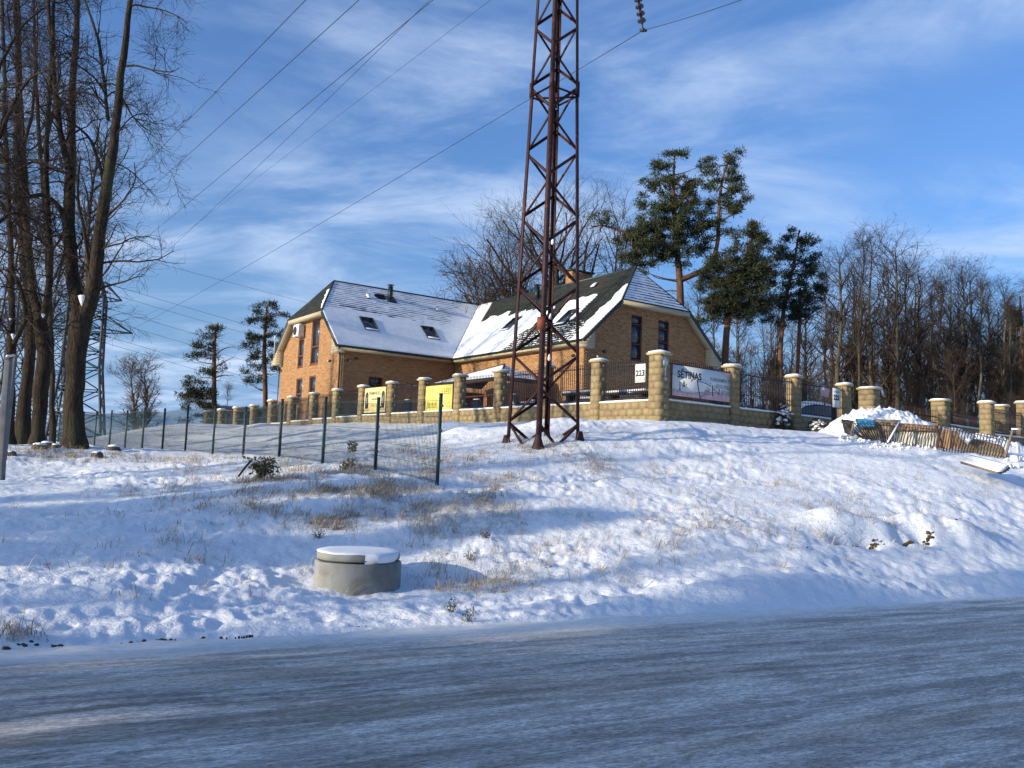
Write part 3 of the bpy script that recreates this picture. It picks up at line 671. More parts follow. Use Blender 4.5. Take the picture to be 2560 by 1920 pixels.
SE = slope('e', [hp(0, W, HE), hp(LT, W, HE), hp(LT - HA, W / 2, HR), hp(QB, W / 2, HR), hp(0, W - PB, zl)], uh)
SB = slope('b', [hp(LT, -L2, HE), hp(LT, W, HE), hp(L1 + HA, W / 2, HR), hp(L1 + HA, -L2 + RB, HR), hp(LT - GB, -L2, zl2)], vh)
roofs = {}
for nm, Sx, st, wid in (('right', SR, .24, .5), ('left', SL, .24, .5), ('front_hip', SF, .24, .5), ('left_hip', SH, .24, .5), ('east', SE, .6, None), ('north', SB, .6, None)):
    mb = MB(); course_roof(mb, Sx[4], Sx[0], Sx[1], Sx[2], Sx[3], st, .020, wid); roofs[nm] = mb
rr = MB()
roof = roofs['right'].build('roof', M['shingle'], house)
for nm in ('left', 'front_hip', 'left_hip', 'east', 'north'): roofs[nm].build('roof_slope', M['shingle'], roof)
# ridge tiles and valley
rg = MB()
rg.tube([hp(QB, W / 2, HR + .01), hp(LT - HA, W / 2, HR + .01)], .07, 8); rg.tube([hp(L1 + HA, -L2 + RB, HR + .01), hp(L1 + HA, W / 2, HR + .01)], .07, 8)
for a, b in ((hp(0, PB, zl), hp(QB, W / 2, HR)), (hp(0, W - PB, zl), hp(QB, W / 2, HR)), (hp(L1 + GB, -L2, zl2), hp(L1 + HA, -L2 + RB, HR)), (hp(LT - GB, -L2, zl2), hp(L1 + HA, -L2 + RB, HR))):
    rg.tube([a, b], .055, 8)
rg.build('ridge_cap', M['greenmetal'], roof)

def sn_left(X, Y):
    wl_ = 7.7; r = Y / wl_
    t = 0.055 - 0.0362 * sstep(r, 0.32, 0.62)
    t += 0.0035 * fbm(X * .7, Y * 1.3, 3, 60) * (r > .4) + 0.008 * fbm(X * .9, Y * 1.6, 3, 60) * (r < .4) + 0.0025 * fbm(X * 5, Y * 5, 2, 63)
    for (cx_, cy_, sx_) in ((2.6, 4.6, 1.3), (5.2, 4.3, 1.6), (8.2, 3.9, 1.5)): t -= 0.014 * np.exp(-((X - cx_) / sx_) ** 2 - ((Y - cy_) / .30) ** 2) * np.clip(.5 + 1.6 * fbm(X * 1.5, Y * 5, 2, 65), 0, 1.4)
    t -= 0.03 * (((X - 5.3) / .55) ** 2 + ((Y - 6.6) / .35) ** 2 < 1)
    return t + 0.05 * np.exp(-((L2 - X + r * 5.6) / .9) ** 2)
snow_layer('snow_layer', roof, SL[4], SL[0], SL[1], SL[2], SL[3], sn_left)
LS = math.hypot(W / 2, HR - HE)
def sn_right(X, Y):
    r = Y / LS; n1 = fbm(X * .9, Y * .9, 3, 70); n2 = fbm(X * 4.5, Y * 4.5, 2, 74)
    strip = sstep(1.45 - X - 0.35 * n1 + 0.0 * r, 0, .35) * sstep(0.80 - r, 0, .12)
    mid = sstep(X, 2.9, 3.4) * sstep(6.1 - X, 0, .5) * sstep(r, .28, .36) * sstep(.70 - r + .05 * n1, 0, .06)
    low = 0.43 * sstep(.36 - r, 0, .1) * (X < 7.8)
    left = sstep(X - 6.6 - 1.9 * (0.55 - r) + .5 * n1, 0, .5) * sstep(.70 - r + .10 * n1, 0, .08)
    valley = sstep(X - (12.3 + r * 4.8), 0, .4)
    m_ = np.clip(np.maximum.reduce([strip, mid, low, left, valley]), 0, 1)
    return -0.035 + 0.095 * m_ + 0.016 * n2 + 0.006 * n1 + 0.020 * fbm(X * 9, Y * 9, 2, 78) - .03 * (m_ < .05)
snow_layer('snow_layer', roof, SR[4], SR[0], SR[1], SR[2], SR[3], sn_right, res=.055)
snow_layer('snow_layer', roof, SF[4], SF[0], SF[1], SF[2], SF[3], lambda X, Y: 0.0178 + 0.0035 * fbm(X * 2, Y * 2, 3, 80) + .0015 * fbm(X * 9, Y * 9, 2, 81))
snow_layer('snow_layer', roof, SH[4], SH[0], SH[1], SH[2], SH[3], lambda X, Y: -0.03 + 0.09 * sstep(.34 - (X - Y * (HA - GB) / 3.0 * 0.98) + .22 * fbm(X * 1, Y * 5, 2, 83), 0, .12) * sstep(Y, .15, .4) * sstep(2.6 - Y, 0, .3))

OV = 0.56
# walls -------------------------------------------------
def wr(p): return p
gz = zl - 0.16
front_o = hp(OV, OV, 0); 
polyF = [(0, ZG), (W - 2 * OV, ZG), (W - 2 * OV, HE + OV * t1 - .12), (W - OV - PB, gz), (PB - OV, gz), (0, HE + OV * t1 - .12)]
def on_wall(px, py, o, e, n):
    q = ray_plane(px, py, o, n); return float(np.dot(q - o, e)), float(q[2])
def rect_px(o, e, n, a, b):
    x0, z1 = on_wall(*a, o, e, n); x1, z0 = on_wall(*b, o, e, n); return (min(x0, x1), min(z0, z1), max(x0, x1), max(z0, z1))
hF = [rect_px(front_o, vh, -uh, (1579, 786), (1603, 903)), rect_px(front_o, vh, -uh, (1646, 799), (1671, 879))]
w1 = brick_wall(house, polyF, hF, front_o, vh, -uh)
window(house, hF[0], front_o, vh, -uh, transoms=(.36, .80)); window(house, hF[1], front_o, vh, -uh, transoms=(.28, .72))
long_o = hp(L1 + OV, OV, 0)   # long wall of the right wing, faces -v, runs towards the gable
hLong = []
w2 = brick_wall(house, [(0, ZG), (L1, ZG), (L1, HE + .3), (0, HE + .3)], hLong, long_o, -uh, -vh)
lf_o = hp(L1 + OV, -L2 + OV, 0)
hLF = [rect_px(lf_o, vh, -uh, (922, 941), (955, 985))]
w3 = brick_wall(house, [(0, ZG), (L2 - .002, ZG), (L2 - .002, HE + .3), (0, HE + .3)], hLF, lf_o, vh, -uh)
window(house, hLF[0], lf_o, vh, -uh, transoms=(.55,), mullions=(.5,), fw=.09)
lg_o = hp(LT - OV, -L2 + OV, 0); gw = 2 * HA - 2 * OV; gz2 = zl2 - .16
polyG = [(0, ZG), (gw, ZG), (gw, HE + OV * t2 - .12), (gw - (GB - OV), gz2), (GB - OV, gz2), (0, HE + OV * t2 - .12)]
hG = [rect_px(lg_o, -uh, -vh, (748, 848), (757, 917)), rect_px(lg_o, -uh, -vh, (782, 802), (795, 909)), rect_px(lg_o, -uh, -vh, (742, 947), (753, 1010)), rect_px(lg_o, -uh, -vh, (774, 941), (786, 1010))]
w4 = brick_wall(house, polyG, hG, lg_o, -uh, -vh)
for h in hG: window(house, h, lg_o, -uh, -vh, transoms=(.4,), fw=.12)
for (o, e, n, ln) in ((hp(LT - OV, OV - L2, 0), vh, uh, W + L2 - 2 * OV), (hp(OV, W - OV, 0), uh, vh, LT - 2 * OV)):
    MB().add([o + up * ZG, o + e * ln + up * ZG, o + e * ln + up * (HE + .3), o + up * (HE + .3)], [(0, 1, 2, 3)]).build('wall', M['brick'], house)
# eaves: soffits, fascias, gutters, cream boxed corners
def eave(a, b, out, inward_len):
    """a,b eave end points (world); out = outward unit vector"""
    mb = MB(); d = (b - a) / np.linalg.norm(b - a); L = np.linalg.norm(b - a)
    mb.box((a + b) / 2 - out * .02 - up * .14, (L, .03, .20), np.array([d, out, up])); mb.build('fascia', M['cream'], house)
    mb = MB(); mb.box((a + b) / 2 - out * (inward_len / 2 + .04) - up * .235, (L - .04, inward_len, .02), np.array([d, out, up])); mb.build('soffit', M['cream'], house)
    g = MB(); c = out * .055 - up * .05; n = 8
    prof = [(math.cos(t) * .06, math.sin(t) * .06) for t in np.linspace(pi, 2 * pi, n)]
    for k in range(n - 1):
        p, q = prof[k], prof[k + 1]
        g.add([a + c + out * p[0] + up * p[1], b + c + out * p[0] + up * p[1], b + c + out * q[0] + up * q[1], a + c + out * q[0] + up * q[1]], [(0, 1, 2, 3)])
    g.tube([a + c + out * .062, b + c + out * .062], .011, 6); g.tube([a + c - out * .055 + up * .012, b + c - out * .055 + up * .012], .011, 6)
    for k in range(int(L / .9) + 1): g.box(a + d * (.1 + k * .9) + c - up * .03, (.025, .14, .10), np.array([d, out, up]))
    g.build('gutter', M['greenmetal'], house)
eave(hp(.02, 0, HE), hp(L1 - .02, 0, HE), -vh, OV)
eave(hp(L1, -L2 + .02, HE), hp(L1, -.02, HE), -uh, OV)
def hipeave(a, b, out):
    d = (b - a) / np.linalg.norm(b - a); L = np.linalg.norm(b - a)
    MB().box((a + b) / 2 - out * .02 - up * .14, (L, .03, .24), np.array([d, out, up])).build('fascia', M['cream'], house)
    MB().box((a + b) / 2 - out * (OV / 2 + .03) - up * .245, (L - .04, OV, .02), np.array([d, out, up])).build('soffit', M['cream'], house)
hipeave(hp(0, PB, zl), hp(0, W - PB, zl), -uh); hipeave(hp(L1 + GB, -L2, zl2), hp(LT - GB, -L2, zl2), -vh)
def barge(a, b, out):
    d = (b - a) / np.linalg.norm(b - a); L = np.linalg.norm(b - a); nn = np.cross(d, out); nn = nn if nn[2] > 0 else -nn
    MB().box((a + b) / 2 - out * .015 - nn * .10, (L, .03, .19), np.array([d, out, nn])).build('barge_board', M['greenmetal'], house)
    MB().box((a + b) / 2 - out * (OV / 2 + .03) - nn * .19, (L - .1, OV, .02), np.array([d, out, nn])).build('soffit', M['cream'], house)
barge(hp(0, 0, HE), hp(0, PB, zl), -uh); barge(hp(0, W, HE), hp(0, W - PB, zl), -uh)
barge(hp(L1, -L2, HE), hp(L1 + GB, -L2, zl2), -vh); barge(hp(LT, -L2, HE), hp(LT - GB, -L2, zl2), -vh)
# boxed gable corners of cream lining boards
def boxed(o, e, n, sgn, run, rise):
    mb = MB(); e = e * sgn
    z0 = HE - .42; k = 6
    for i in range(k):   # horizontal lining boards, each one proud of the next
        za = z0 + i * .17; zb = za + .165; xr = min(1.0, max(0.0, (zb - HE + .1) / rise * run)); x1 = .92
        if xr > x1: break
        mb.add([o + e * xr + up * za, o + e * x1 + up * za, o + e * x1 + up * zb, o + e * xr + up * zb, o + e * xr + up * za - n * .5, o + e * x1 + up * za - n * .5, o + e * x1 + up * zb - n * .5, o + e * xr + up * zb - n * .5], [(0, 1, 2, 3), (1, 5, 6, 2), (4, 0, 3, 7), (0, 4, 5, 1), (3, 2, 6, 7)])
        o = o + n * .003 * (-1) ** i
    mb.build('gable_box', M['cream'], house)
boxed(hp(.03, .0, 0), vh, -uh, 1, 1, t1); boxed(hp(.03, W, 0), vh, -uh, -1, 1, t1)
boxed(hp(L1, -L2 + .03, 0), uh, -vh, 1, 1, t2); boxed(hp(LT, -L2 + .03, 0), uh, -vh, -1, 1, t2)
# downpipes
MB().tube([hp(L1 + .0, -L2 + .12, HE - .12), hp(L1 + .1, -L2 + .22, HE - .35), hp(L1 + OV - .07, -L2 + OV - .10, HE - .7), hp(L1 + OV - .07, -L2 + OV - .10, ZG)], .055, 8).build('downpipe', M['greenmetal'], house)
MB().tube([hp(L1 + OV - .07, -L2 + OV + .12, HE - .3), hp(L1 + OV - .07, -L2 + OV + .12, ZG)], .03, 6).build('conduit', M['cream'], house)
MB().tube([hp(LT - .0, -L2 + .2, HE - .15), hp(LT - OV + .05, -L2 + OV - .1, HE - .7), hp(LT - OV + .05, -L2 + OV - .1, ZG)], .055, 8).build('downpipe', M['greenmetal'], house)
# skylights
def skylight(Sx, px, py, w_, h_):
    o, e, w, n, _ = Sx; q = ray_plane(px, py, o, n); ax = np.array([e, w, n])
    mb = MB(); fw = .07
    mb.box(q + n * .06 + w * (h_ / 2 - fw / 2), (w_, fw, .12), ax).box(q + n * .06 - w * (h_ / 2 - fw / 2), (w_, fw, .12), ax)
    mb.box(q + n * .061 + e * (w_ / 2 - fw / 2), (fw, h_ - 2 * fw, .12), ax).box(q + n * .061 - e * (w_ / 2 - fw / 2), (fw, h_ - 2 * fw, .12), ax)
    f = mb.build('skylight', M['greenmetal'], roof, bevel=0.0)
    MB().box(q + n * .07, (w_ - 2 * fw, h_ - 2 * fw, .01), ax).build('pane', M['glass'], house)
    s = MB(); s.box(q + n * .135 - w * (h_ / 2 - .06), (w_ * .92, .12, .035), ax); s.build('snow_strip', M['snow'], house)
for px, py in ((922, 812), (1075, 834)): skylight(SL, px, py, 1.0, 1.45)
for px, py, h_ in ((1279, 812, 1.5), (1373, 800, 1.4), (1418, 795, 1.6)): skylight(SR, px, py, .98, h_)
def vent(Sx, px, py, snowy=False, big=False):
    o, e, w, n, _ = Sx; q = ray_plane(px, py, o, n); mb = MB()
    hz = np.array([w[0], w[1], 0]); hz /= np.linalg.norm(hz)
    if big:
        mb.box(q + up * .35, (.26, .26, .95), np.array([e, hz, up])); mb.box(q + up * .98 , (.40, .40, .04), np.array([e, hz, up]))
        mb.tube([q + up * .8, q + up * 1.0], .06, 8); mb.box(q + n * .03 - w * .12, (.75, .8, .05), np.array([e, w, n])); mb.box(q + up * .86, (.3, .3, .03), np.array([e, hz, up]))
        mb.build('flue', M['greenmetal'], roof)
    else:
        mb.prism([q - e * .14 - w * .12, q - e * .14 + w * .2, q - e * .14 - w * .12 + n * .14], e * .28); mb.build('roof_vent', M['greenmetal'], roof)
        if snowy: MB().box(q + n * .12 + w * .02, (.32, .42, .06), np.array([e, w, n])).build('snow_strip', M['snow'], house)
vent(SL, 975, 747, big=True); vent(SL, 921, 744, True); vent(SL, 1092, 774, True); vent(SR, 1342, 748, big=True); vent(SR, 1487, 716, True)
# brick chimney on the ridge
cq = ray_plane(1430, 683, hp(0, W / 2, HR), vh); cb = np.array([cq[0], cq[1], 0]) + uh * .35 + vh * .9; ch = MB()
for k in range(16):
    for i in range(7):
        off = (k % 2) * .125
        for s, (ee, nn_, ln, dep) in enumerate(((uh, -vh, 1.35, .45),)):
            pass
zc0 = float(cq[2]) - 1.50; cl, cw_ = 1.75, .62
ch.mi = 0; ch.box(cb + up * (zc0 + .85), (cl, cw_, 1.7), np.array([vh, uh, up])); core = None
for k in range(21):
    z = zc0 + k * .077
    for (c0, ee, nn_, ln) in ((cb - uh * cw_ / 2 - vh * cl / 2, vh, -uh, cl), (cb - vh * cl / 2 + uh * cw_ / 2, -uh, -vh, cw_)):
        x = -((k % 2) * .13)
        while x < ln:
            a, b = max(0, x), min(ln, x + .25)
            if b - a > .02:
                ch.mi = 1; ch.tone = random.uniform(.8, 1.15); ch.box(c0 + ee * (a + b) / 2 + nn_ * .004 + up * (z + .033), (b - a, .016, .065), np.array([ee, nn_, up]))
            x += .262
ch.tone = 1; cho = ch.build('chimney', [M['mortar'], M['brick']], roof)
MB().box(cb + up * (zc0 + 1.76), (cl + .3, cw_ + .3, .09), np.array([vh, uh, up])).build('chimney_cap', M['greenmetal'], roof)
# air conditioner on the left gable
q = ray_plane(757, 829, lg_o, -vh); c = q - vh * .30
ac = MB(); ax = np.array([-uh, -vh, up]); ac.box(c, (.98, .42, .78), ax); aco = ac.build('air_conditioner', M['acwhite'], house, bevel=.02)
fan = MB(); fan.lathe(c - vh * .215 - uh * -.12, [(.30, 0), (.30, .012), (.27, .02)], 24, axis=-vh); fan.build('fan_grille', M['black'], aco)
for s in (-1, 1): MB().box(c + uh * .35 * s - up * .42 + vh * .05, (.04, .6, .04), ax).build('bracket', M['acwhite'], aco)
MB().box(c + up * .41, (.9, .38, .05), ax).build('snow_strip', M['snow'], aco)
# mast at the left eave, wall lamps and cameras
q = hp(LT - .6, -L2 - .02, HE); MB().tube([q + up * .1, q + up * 1.55], .028, 8).box(q + up * 1.55, (.12, .06, .2)).build('antenna_mast', M['acwhite'], house)
def floodlight(q, n, e, par, dz=0):
    mb = MB(); mb.tube([q, q + n * .16 + up * .02], .02, 6); mb.box(q + n * .24, (.20, .10, .15), np.array([e, n, up])); f = mb.build('floodlight', M['black'], par)
    MB().box(q + n * .293, (.15, .006, .10), np.array([e, n, up])).build('lens', M['glass'], f)
def dome(q, n, par):
    MB().lathe(q + n * .01, [(.07, 0), (.07, .09), (.05, .15), (.02, .18)], 12, axis=n - up * .4).build('camera_dome', M['acwhite'], par)
floodlight(ray_plane(887, 897, lf_o, -uh), -uh, vh, house); dome(ray_plane(872, 901, lf_o, -uh), -uh, house); floodlight(ray_plane(865, 901, lf_o, -uh), -uh, vh, house)
floodlight(ray_plane(1505, 880, front_o, -uh), -uh, vh, house); floodlight(ray_plane(1480, 897, front_o, -uh), -uh, vh, house); dome(ray_plane(1491, 890, front_o, -uh), -uh, house)
floodlight(ray_plane(704, 925, lg_o, -vh), -vh, uh, house); dome(ray_plane(824, 902, lg_o, -vh), -vh, house); floodlight(ray_plane(833, 903, lg_o, -vh), -vh, uh, house)
floodlight(ray_plane(1441, 890, long_o, -vh), -vh, uh, house)
# brown door in the long wall
q = ray_plane(1337, 1000, long_o, -vh); d0 = q + up * (ZG + 1.15 - q[2])
mb = MB(); mb.box(d0 - vh * .03, (1.5, .10, 2.4), np.array([-uh, -vh, up])); dr = mb.build('door', M['darkwood'], house, bevel=.01)
for k in range(7): MB().box(d0 - vh * .095 + uh * (-.63 + k * .21), (.19, .02, 2.2), np.array([-uh, -vh, up])).build('plank', M['darkwood'], dr)
MB().tube([d0 - vh * .17 + uh * .5 + up * -.1, d0 - vh * .17 + uh * .5 + up * .08], .014, 6).build('handle', M['iron'], dr)
# porch roof in the corner of the wings
pr = thing('porch', 'dark timber carport with a snow covered gabled roof in the corner of the house', 'carport', hp(6.5, -1.6, ZG))
zr, ze = 7.75, 6.70
a0, a1, b0, b1 = 2.8, 10.2, -3.4, .3; am_, bm_ = 5.6, -1.2
# hipped roof: the snowy slope looks to the left, the near one towards the street
S1 = slope('p', [hp(a0, b0, ze), hp(a1, b0, ze), hp(am_, bm_, zr)], uh); S2 = slope('p', [hp(a0, b0, ze), hp(a0, b1, ze), hp(am_, bm_, zr)], vh); S3 = slope('p', [hp(a1, b0, ze), hp(a1, b1, ze), hp(am_, bm_, zr)], vh)
mb = MB(); course_roof(mb, S1[4], S1[0], S1[1], S1[2], S1[3], .3); course_roof(mb, S2[4], S2[0], S2[1], S2[2], S2[3], .3); course_roof(mb, S3[4], S3[0], S3[1], S3[2], S3[3], .3); pro = mb.build('roof', M['shingle'], pr)
snow_layer('snow_layer', pro, S1[4], S1[0], S1[1], S1[2], S1[3], lambda X, Y: .05 + .01 * fbm(X, Y, 2, 90)); snow_layer('snow_layer', pro, S2[4], S2[0], S2[1], S2[2], S2[3], lambda X, Y: .02 + .02 * fbm(X * 2, Y * 2, 2, 91))
mb = MB(); n_ = -uh
mb.bar(hp(a0, b0, ze + .02), hp(am_, bm_, zr + .04), .10); mb.bar(hp(a1, b0, ze + .02), hp(am_, bm_, zr + .04), .10)
mb.bar(hp(a0, b0, ze - .1), hp(a1, b0, ze - .1), .06, .22); mb.bar(hp(a0, b0, ze - .1), hp(a0, b1, ze - .1), .06, .22); mb.build('beam', M['darkwood'], pr)
for a in (a0 + .15, a1 - .3):
    for b in (b0 + .25, b1 - .2): MB().bar(hp(a, b, ZG), hp(a, b, ze - .3), .14).build('post', M['darkwood'], pr)
MB().box(hp(a1 - .25, (b0 + b1) / 2, (ZG + ze) / 2 - .1), (b1 - b0, .04, ze - ZG - .4), np.array([vh, uh, up])).build('back_board', M['darkwood'], pr)
MB().bar(hp(a0 + .3, b0 + .12, 5.75), hp(a1 - .3, b0 + .12, 5.75), .03, .05).build('red_strip', M['plate'], pr)
# dark carport wall panels hiding the ground floor on the left, low shed beyond the house
sh = thing('metal_shed', 'low blue-grey metal shed beyond the far left end of the block fence', 'shed', P(655, 1040, 74))
c = P(650, 1030, 74); Z0 = Hbase(c[0], c[1]); ax = np.array([vh, uh, up]); sc_ = c.copy(); sc_[2] = Z0
mb = MB(); mb.box(sc_ + up * 1.35, (7.5, 5, 2.7), ax)
for k in range(25): mb.box(sc_ + up * 1.35 - uh * 2.52 + vh * (-3.6 + k * .3), (.06, .04, 2.65), ax)
mb.build('wall', M['shed'], sh)
MB().prism([sc_ + up * 2.7 - vh * 3.9 - uh * 2.8, sc_ + up * 2.7 - vh * 3.9 + uh * 2.8, sc_ + up * 3.6 - vh * 3.9 + uh * 2.8], vh * 7.8).build('roof', M['greenmetal'], sh)

# ------------------------------------------------------------------ block fence
PF = radians(38.35); uf = np.array([-sin(PF), cos(PF), 0]); vf = np.array([cos(PF), sin(PF), 0]); C0 = np.array([5.288, 31.0, 0.0])
axf = np.array([vf, uf, up])
def block_mesh(sx, sy, sz, seed):
    r = random.Random(seed); mb = MB(); mb.box((0, 0, 0), (sx, sy, sz))
    me = raw_mesh('block', [[c * (1 + r.uniform(-.012, .012)) for c in v] for v in mb.v], [i for f in mb.f for i in f], [4] * 6, M['block']); return me
BM = {}
def put_block(parent, c, along, sx, sy, sz, angle):
    key = (round(sx, 2), round(sy, 2), round(sz, 2), random.randrange(3))
    if key not in BM: BM[key] = block_mesh(sx, sy, sz, hash(key) & 255)
    o = bpy.data.objects.new('block', BM[key]); COL.objects.link(o); o.parent = parent
    o.location = [float(q) for q in (np.asarray(c) - root_loc(parent))]; o.rotation_euler = (random.uniform(-.004, .004), random.uniform(-.004, .004), angle + random.uniform(-.006, .006))
def cap_snow(parent, c, r, ang, h=.07, name='snow_cap', extra=0):
    mb = MB(); n = 20; off = rng.uniform(0, 99)
    prof = [(1.0, -.01), (1.03, .25), (.97, .6), (.80, .88), (.45, 1.0)]
    V = [];
    for pr_, z in prof:
        for k in range(n):
            a = 2 * pi * k / n; q = max(abs(cos(a)), abs(sin(a))) ** -.8; rr_ = r * pr_ * q * (1 + .05 * math.sin(3 * a + off))
            V.append(c + vf * cos(a + ang) * rr_ + uf * sin(a + ang) * rr_ + up * (z * h * (1 + .15 * math.sin(2 * a + off))))
    V.append(c + up * h); F = []
    for i in range(len(prof) - 1):
        for k in range(n): k2 = (k + 1) % n; F.append((i * n + k, i * n + k2, (i + 1) * n + k2, (i + 1) * n + k))
    for k in range(n): F.append(((len(prof) - 1) * n + k, (len(prof) - 1) * n + (k + 1) % n, len(V) - 1))
    mb.add(V, F); return mb.build(name, M['snow'], parent, smooth=True)
def pillar(fence, p, ztop, size=.42, single=True, ch_=.25, zb=None, blocks=True):
    z0 = float(Hbase(p[0], p[1])) - .35 if zb is None else zb; c = np.array([p[0], p[1], 0.0]); ct = .09
    body_top = ztop - ct - .05
    core = MB().box(c + up * (z0 + body_top) / 2, (size - .014, size - .014, body_top - z0), axf).build('pillar', M['blockmortar'], fence)
    n = int(round((body_top - z0) / ch_)); hh = (body_top - z0) / n
    jb = MB()
    for k in range(n):
        z = z0 + (k + .5) * hh; alt = k % 2
        for s in (-1, 1):
            e = vf if alt else uf; sx, sy = ((size / 2 - .006, size) if alt else (size, size / 2 - .006)); cc = c + e * s * size / 4 + up * z
            if blocks: put_block(core, cc, 0, sx, sy, hh - .010, PF)
            else: jb.box(cc, (sx, sy, hh - .004), axf)
    if not blocks: b = jb.build('block', M['block'], core); b['kind'] = 'stuff'
    mb = MB(); s1 = size / 2 + .075
    for zz_, s_ in ((body_top, s1 - .02), (body_top + ct, s1)): pass
    q = [c + vf * i * (s1 - .03) + uf * j * (s1 - .03) + up * body_top for i, j in ((-1, -1), (1, -1), (1, 1), (-1, 1))]
    q2 = [c + vf * i * s1 + uf * j * s1 + up * (body_top + .03) for i, j in ((-1, -1), (1, -1), (1, 1), (-1, 1))]
    q3 = [c + vf * i * s1 + uf * j * s1 + up * (body_top + ct) for i, j in ((-1, -1), (1, -1), (1, 1), (-1, 1))]
    V = q + q2 + q3 + [c + up * (body_top + ct + .06)]
    mb.add(V, [(3, 2, 1, 0)] + [(i, (i + 1) % 4, (i + 1) % 4 + 4, i + 4) for i in range(4)] + [(i + 4, (i + 1) % 4 + 4, (i + 1) % 4 + 8, i + 8) for i in range(4)] + [(i + 8, (i + 1) % 4 + 8, 12) for i in range(4)])
    mb.build('cap', M['cap'], core); cap_snow(core, c + up * (body_top + ct - .005), s1 * 1.0, 0, .085)
    return core
def bay(fence, p, q, zw, ztop, ch_=.25, blocks=True, rail=True, wallh=None, z_b=None, snowh=.05):
    p = np.array([p[0], p[1], 0.0]); q = np.array([q[0], q[1], 0.0]); d = q - p; L = np.linalg.norm(d); d /= L; n = np.array([d[1], -d[0], 0]); ang = math.atan2(d[1], d[0]); ax = np.array([d, n, up])
    z0 = min(float(Hbase(p[0], p[1])), float(Hbase(q[0], q[1]))) - .35 if z_b is None else z_b
    mid = (p + q) / 2
    core = MB().box(mid + up * (z0 + zw) / 2, (L - .03, .224, zw - z0), ax).build('wall_base', M['blockmortar'], fence)
    nrow = int(round((zw - z0) / ch_)); hh = (zw - z0) / nrow; jb = MB()
    for k in range(nrow):
        x = .005 + (-.2 if k % 2 else 0)
        while x < L - .03:
            a, b = max(.0, x), min(L, x + .40)
            if b - a > .05:
                c = p + d * (a + b) / 2 + up * (z0 + (k + .5) * hh)
                if blocks: put_block(core, c, 0, b - a - .005, .235, hh - .010, ang)
                else: jb.box(c, (b - a - .005, .235, hh - .004), ax)
            x += .40
    if not blocks: b = jb.build('block', M['block'], core); b['kind'] = 'stuff'
    MB().box(mid + up * (zw + .025), (L, .28, .05), ax).build('coping', M['cap'], core)
    mb = MB(); nn_ = 26; V = []; Fc = []
    for i in range(nn_ + 1):
        x = -L / 2 + L * i / nn_; h = snowh * (1 + .35 * float(fbm(p[0] + x * 1.3, 3.3, 2, 95))); w_ = .145 + .012 * float(fbm(p[1] + x * 2, 7.7, 2, 96))
        for (yy, zz_) in ((-w_, -.015), (-w_ - .006, h * .6), (-w_ * .55, h), (w_ * .55, h), (w_ + .006, h * .6), (w_, -.015)): V.append(mid + d * x + n * yy + up * (zw + .05 + zz_))
    for i in range(nn_):
        for k in range(5): Fc.append((i * 6 + k, i * 6 + k + 1, i * 6 + k + 7, i * 6 + k + 6))
    Fc.append(tuple(range(6))); Fc.append(tuple(nn_ * 6 + k for k in range(6))[::-1]); mb.add(V, Fc); mb.build('snow_cap', M['snow'], core, smooth=False)
    if rail:
        r = MB(); zr0, zr1 = zw + .16, ztop - .30
        r.box(mid + up * zr0, (L, .035, .035), ax).box(mid + up * zr1, (L, .035, .035), ax).box(mid + up * (zr0 + .45), (L, .03, .02), ax)
        k = int(L / .115)
        for i in range(1, k):
            c = p + d * L * i / k; r.box(c + up * (zr0 + zr1 + .16) / 2, (.019, .019, zr1 - zr0 + .16), ax)
            r.prism([c + d * .016 + up * (zr1 + .08), c - d * .016 + up * (zr1 + .08), c + up * (zr1 + .16)], n * .012)
        for s in (.12, L - .12): r.box(p + d * s + up * (zr0 - .08), (.03, .03, .16), ax)
        if True:
            for i in range(3, k, 3):
                if i + 1 < k: r.box(p + d * L * (i + .5) / k + up * (zr0 + .58), (L / k, .012, .10), ax) if False else None
        r.build('railing', M['iron'], core)
    return core
FL = thing('block_fence', 'long pale block fence with snow capped pillars running left from the corner pillar', 'fence', C0 + up * 3.7)
tops = {}
def Lp(k): return C0 + uf * 3.119 * k
for k in range(0, 16):
    p = Lp(k); ztop = 6.08 - .010 * max(0, k - 5) ** 2 if k < 12 else 5.55 - (k - 11) * .05
    if k == 0: ztop = 6.12
    tops[k] = ztop; pillar(FL, p, ztop, .52 if k == 0 else .42, blocks=k < 7)
for k in range(0, 15):
    z = 4.32 - .010 * max(0, k - 5) ** 2 if k < 12 else 4.32 - .36 - (k - 11) * .05
    bay(FL, Lp(k) + uf * .22, Lp(k + 1) - uf * .22, z, min(tops[k], tops[k + 1]) - .02, blocks=k < 6)
FR = thing('block_fence', 'block fence in shade running right from the corner pillar past the white banner', 'fence', C0 + vf * 6 + up * 3.7)
Rp = [C0, C0 + vf * 4.1935, C0 + vf * 8.387, C0 + vf * 12.27]
for k in (1, 2, 3): pillar(FR, Rp[k], 6.08, .44)
for k in range(3): bay(FR, Rp[k] + vf * .26, Rp[k + 1] - vf * .22, 4.35, 6.06)
# streaks of white run-off on the corner pillar
st = MB()
for (du, z, w_, h_) in ((.02, 5.75, .30, .34), (.04, 5.45, .10, .5), (.06, 5.12, .16, .10)):
    pts_ = []
    for k in range(14):
        a = 2 * pi * k / 14; r_ = 1 + .22 * math.sin(3 * a + z * 7) + .12 * math.sin(5 * a + z)
        pts_.append(C0 + vf * (du + w_ / 2 * cos(a) * r_) + up * (z + h_ / 2 * sin(a) * r_) - uf * .2625)
    st.prism(pts_, -uf * .003)
st.build('lime_stain', M['acwhite'], FL)
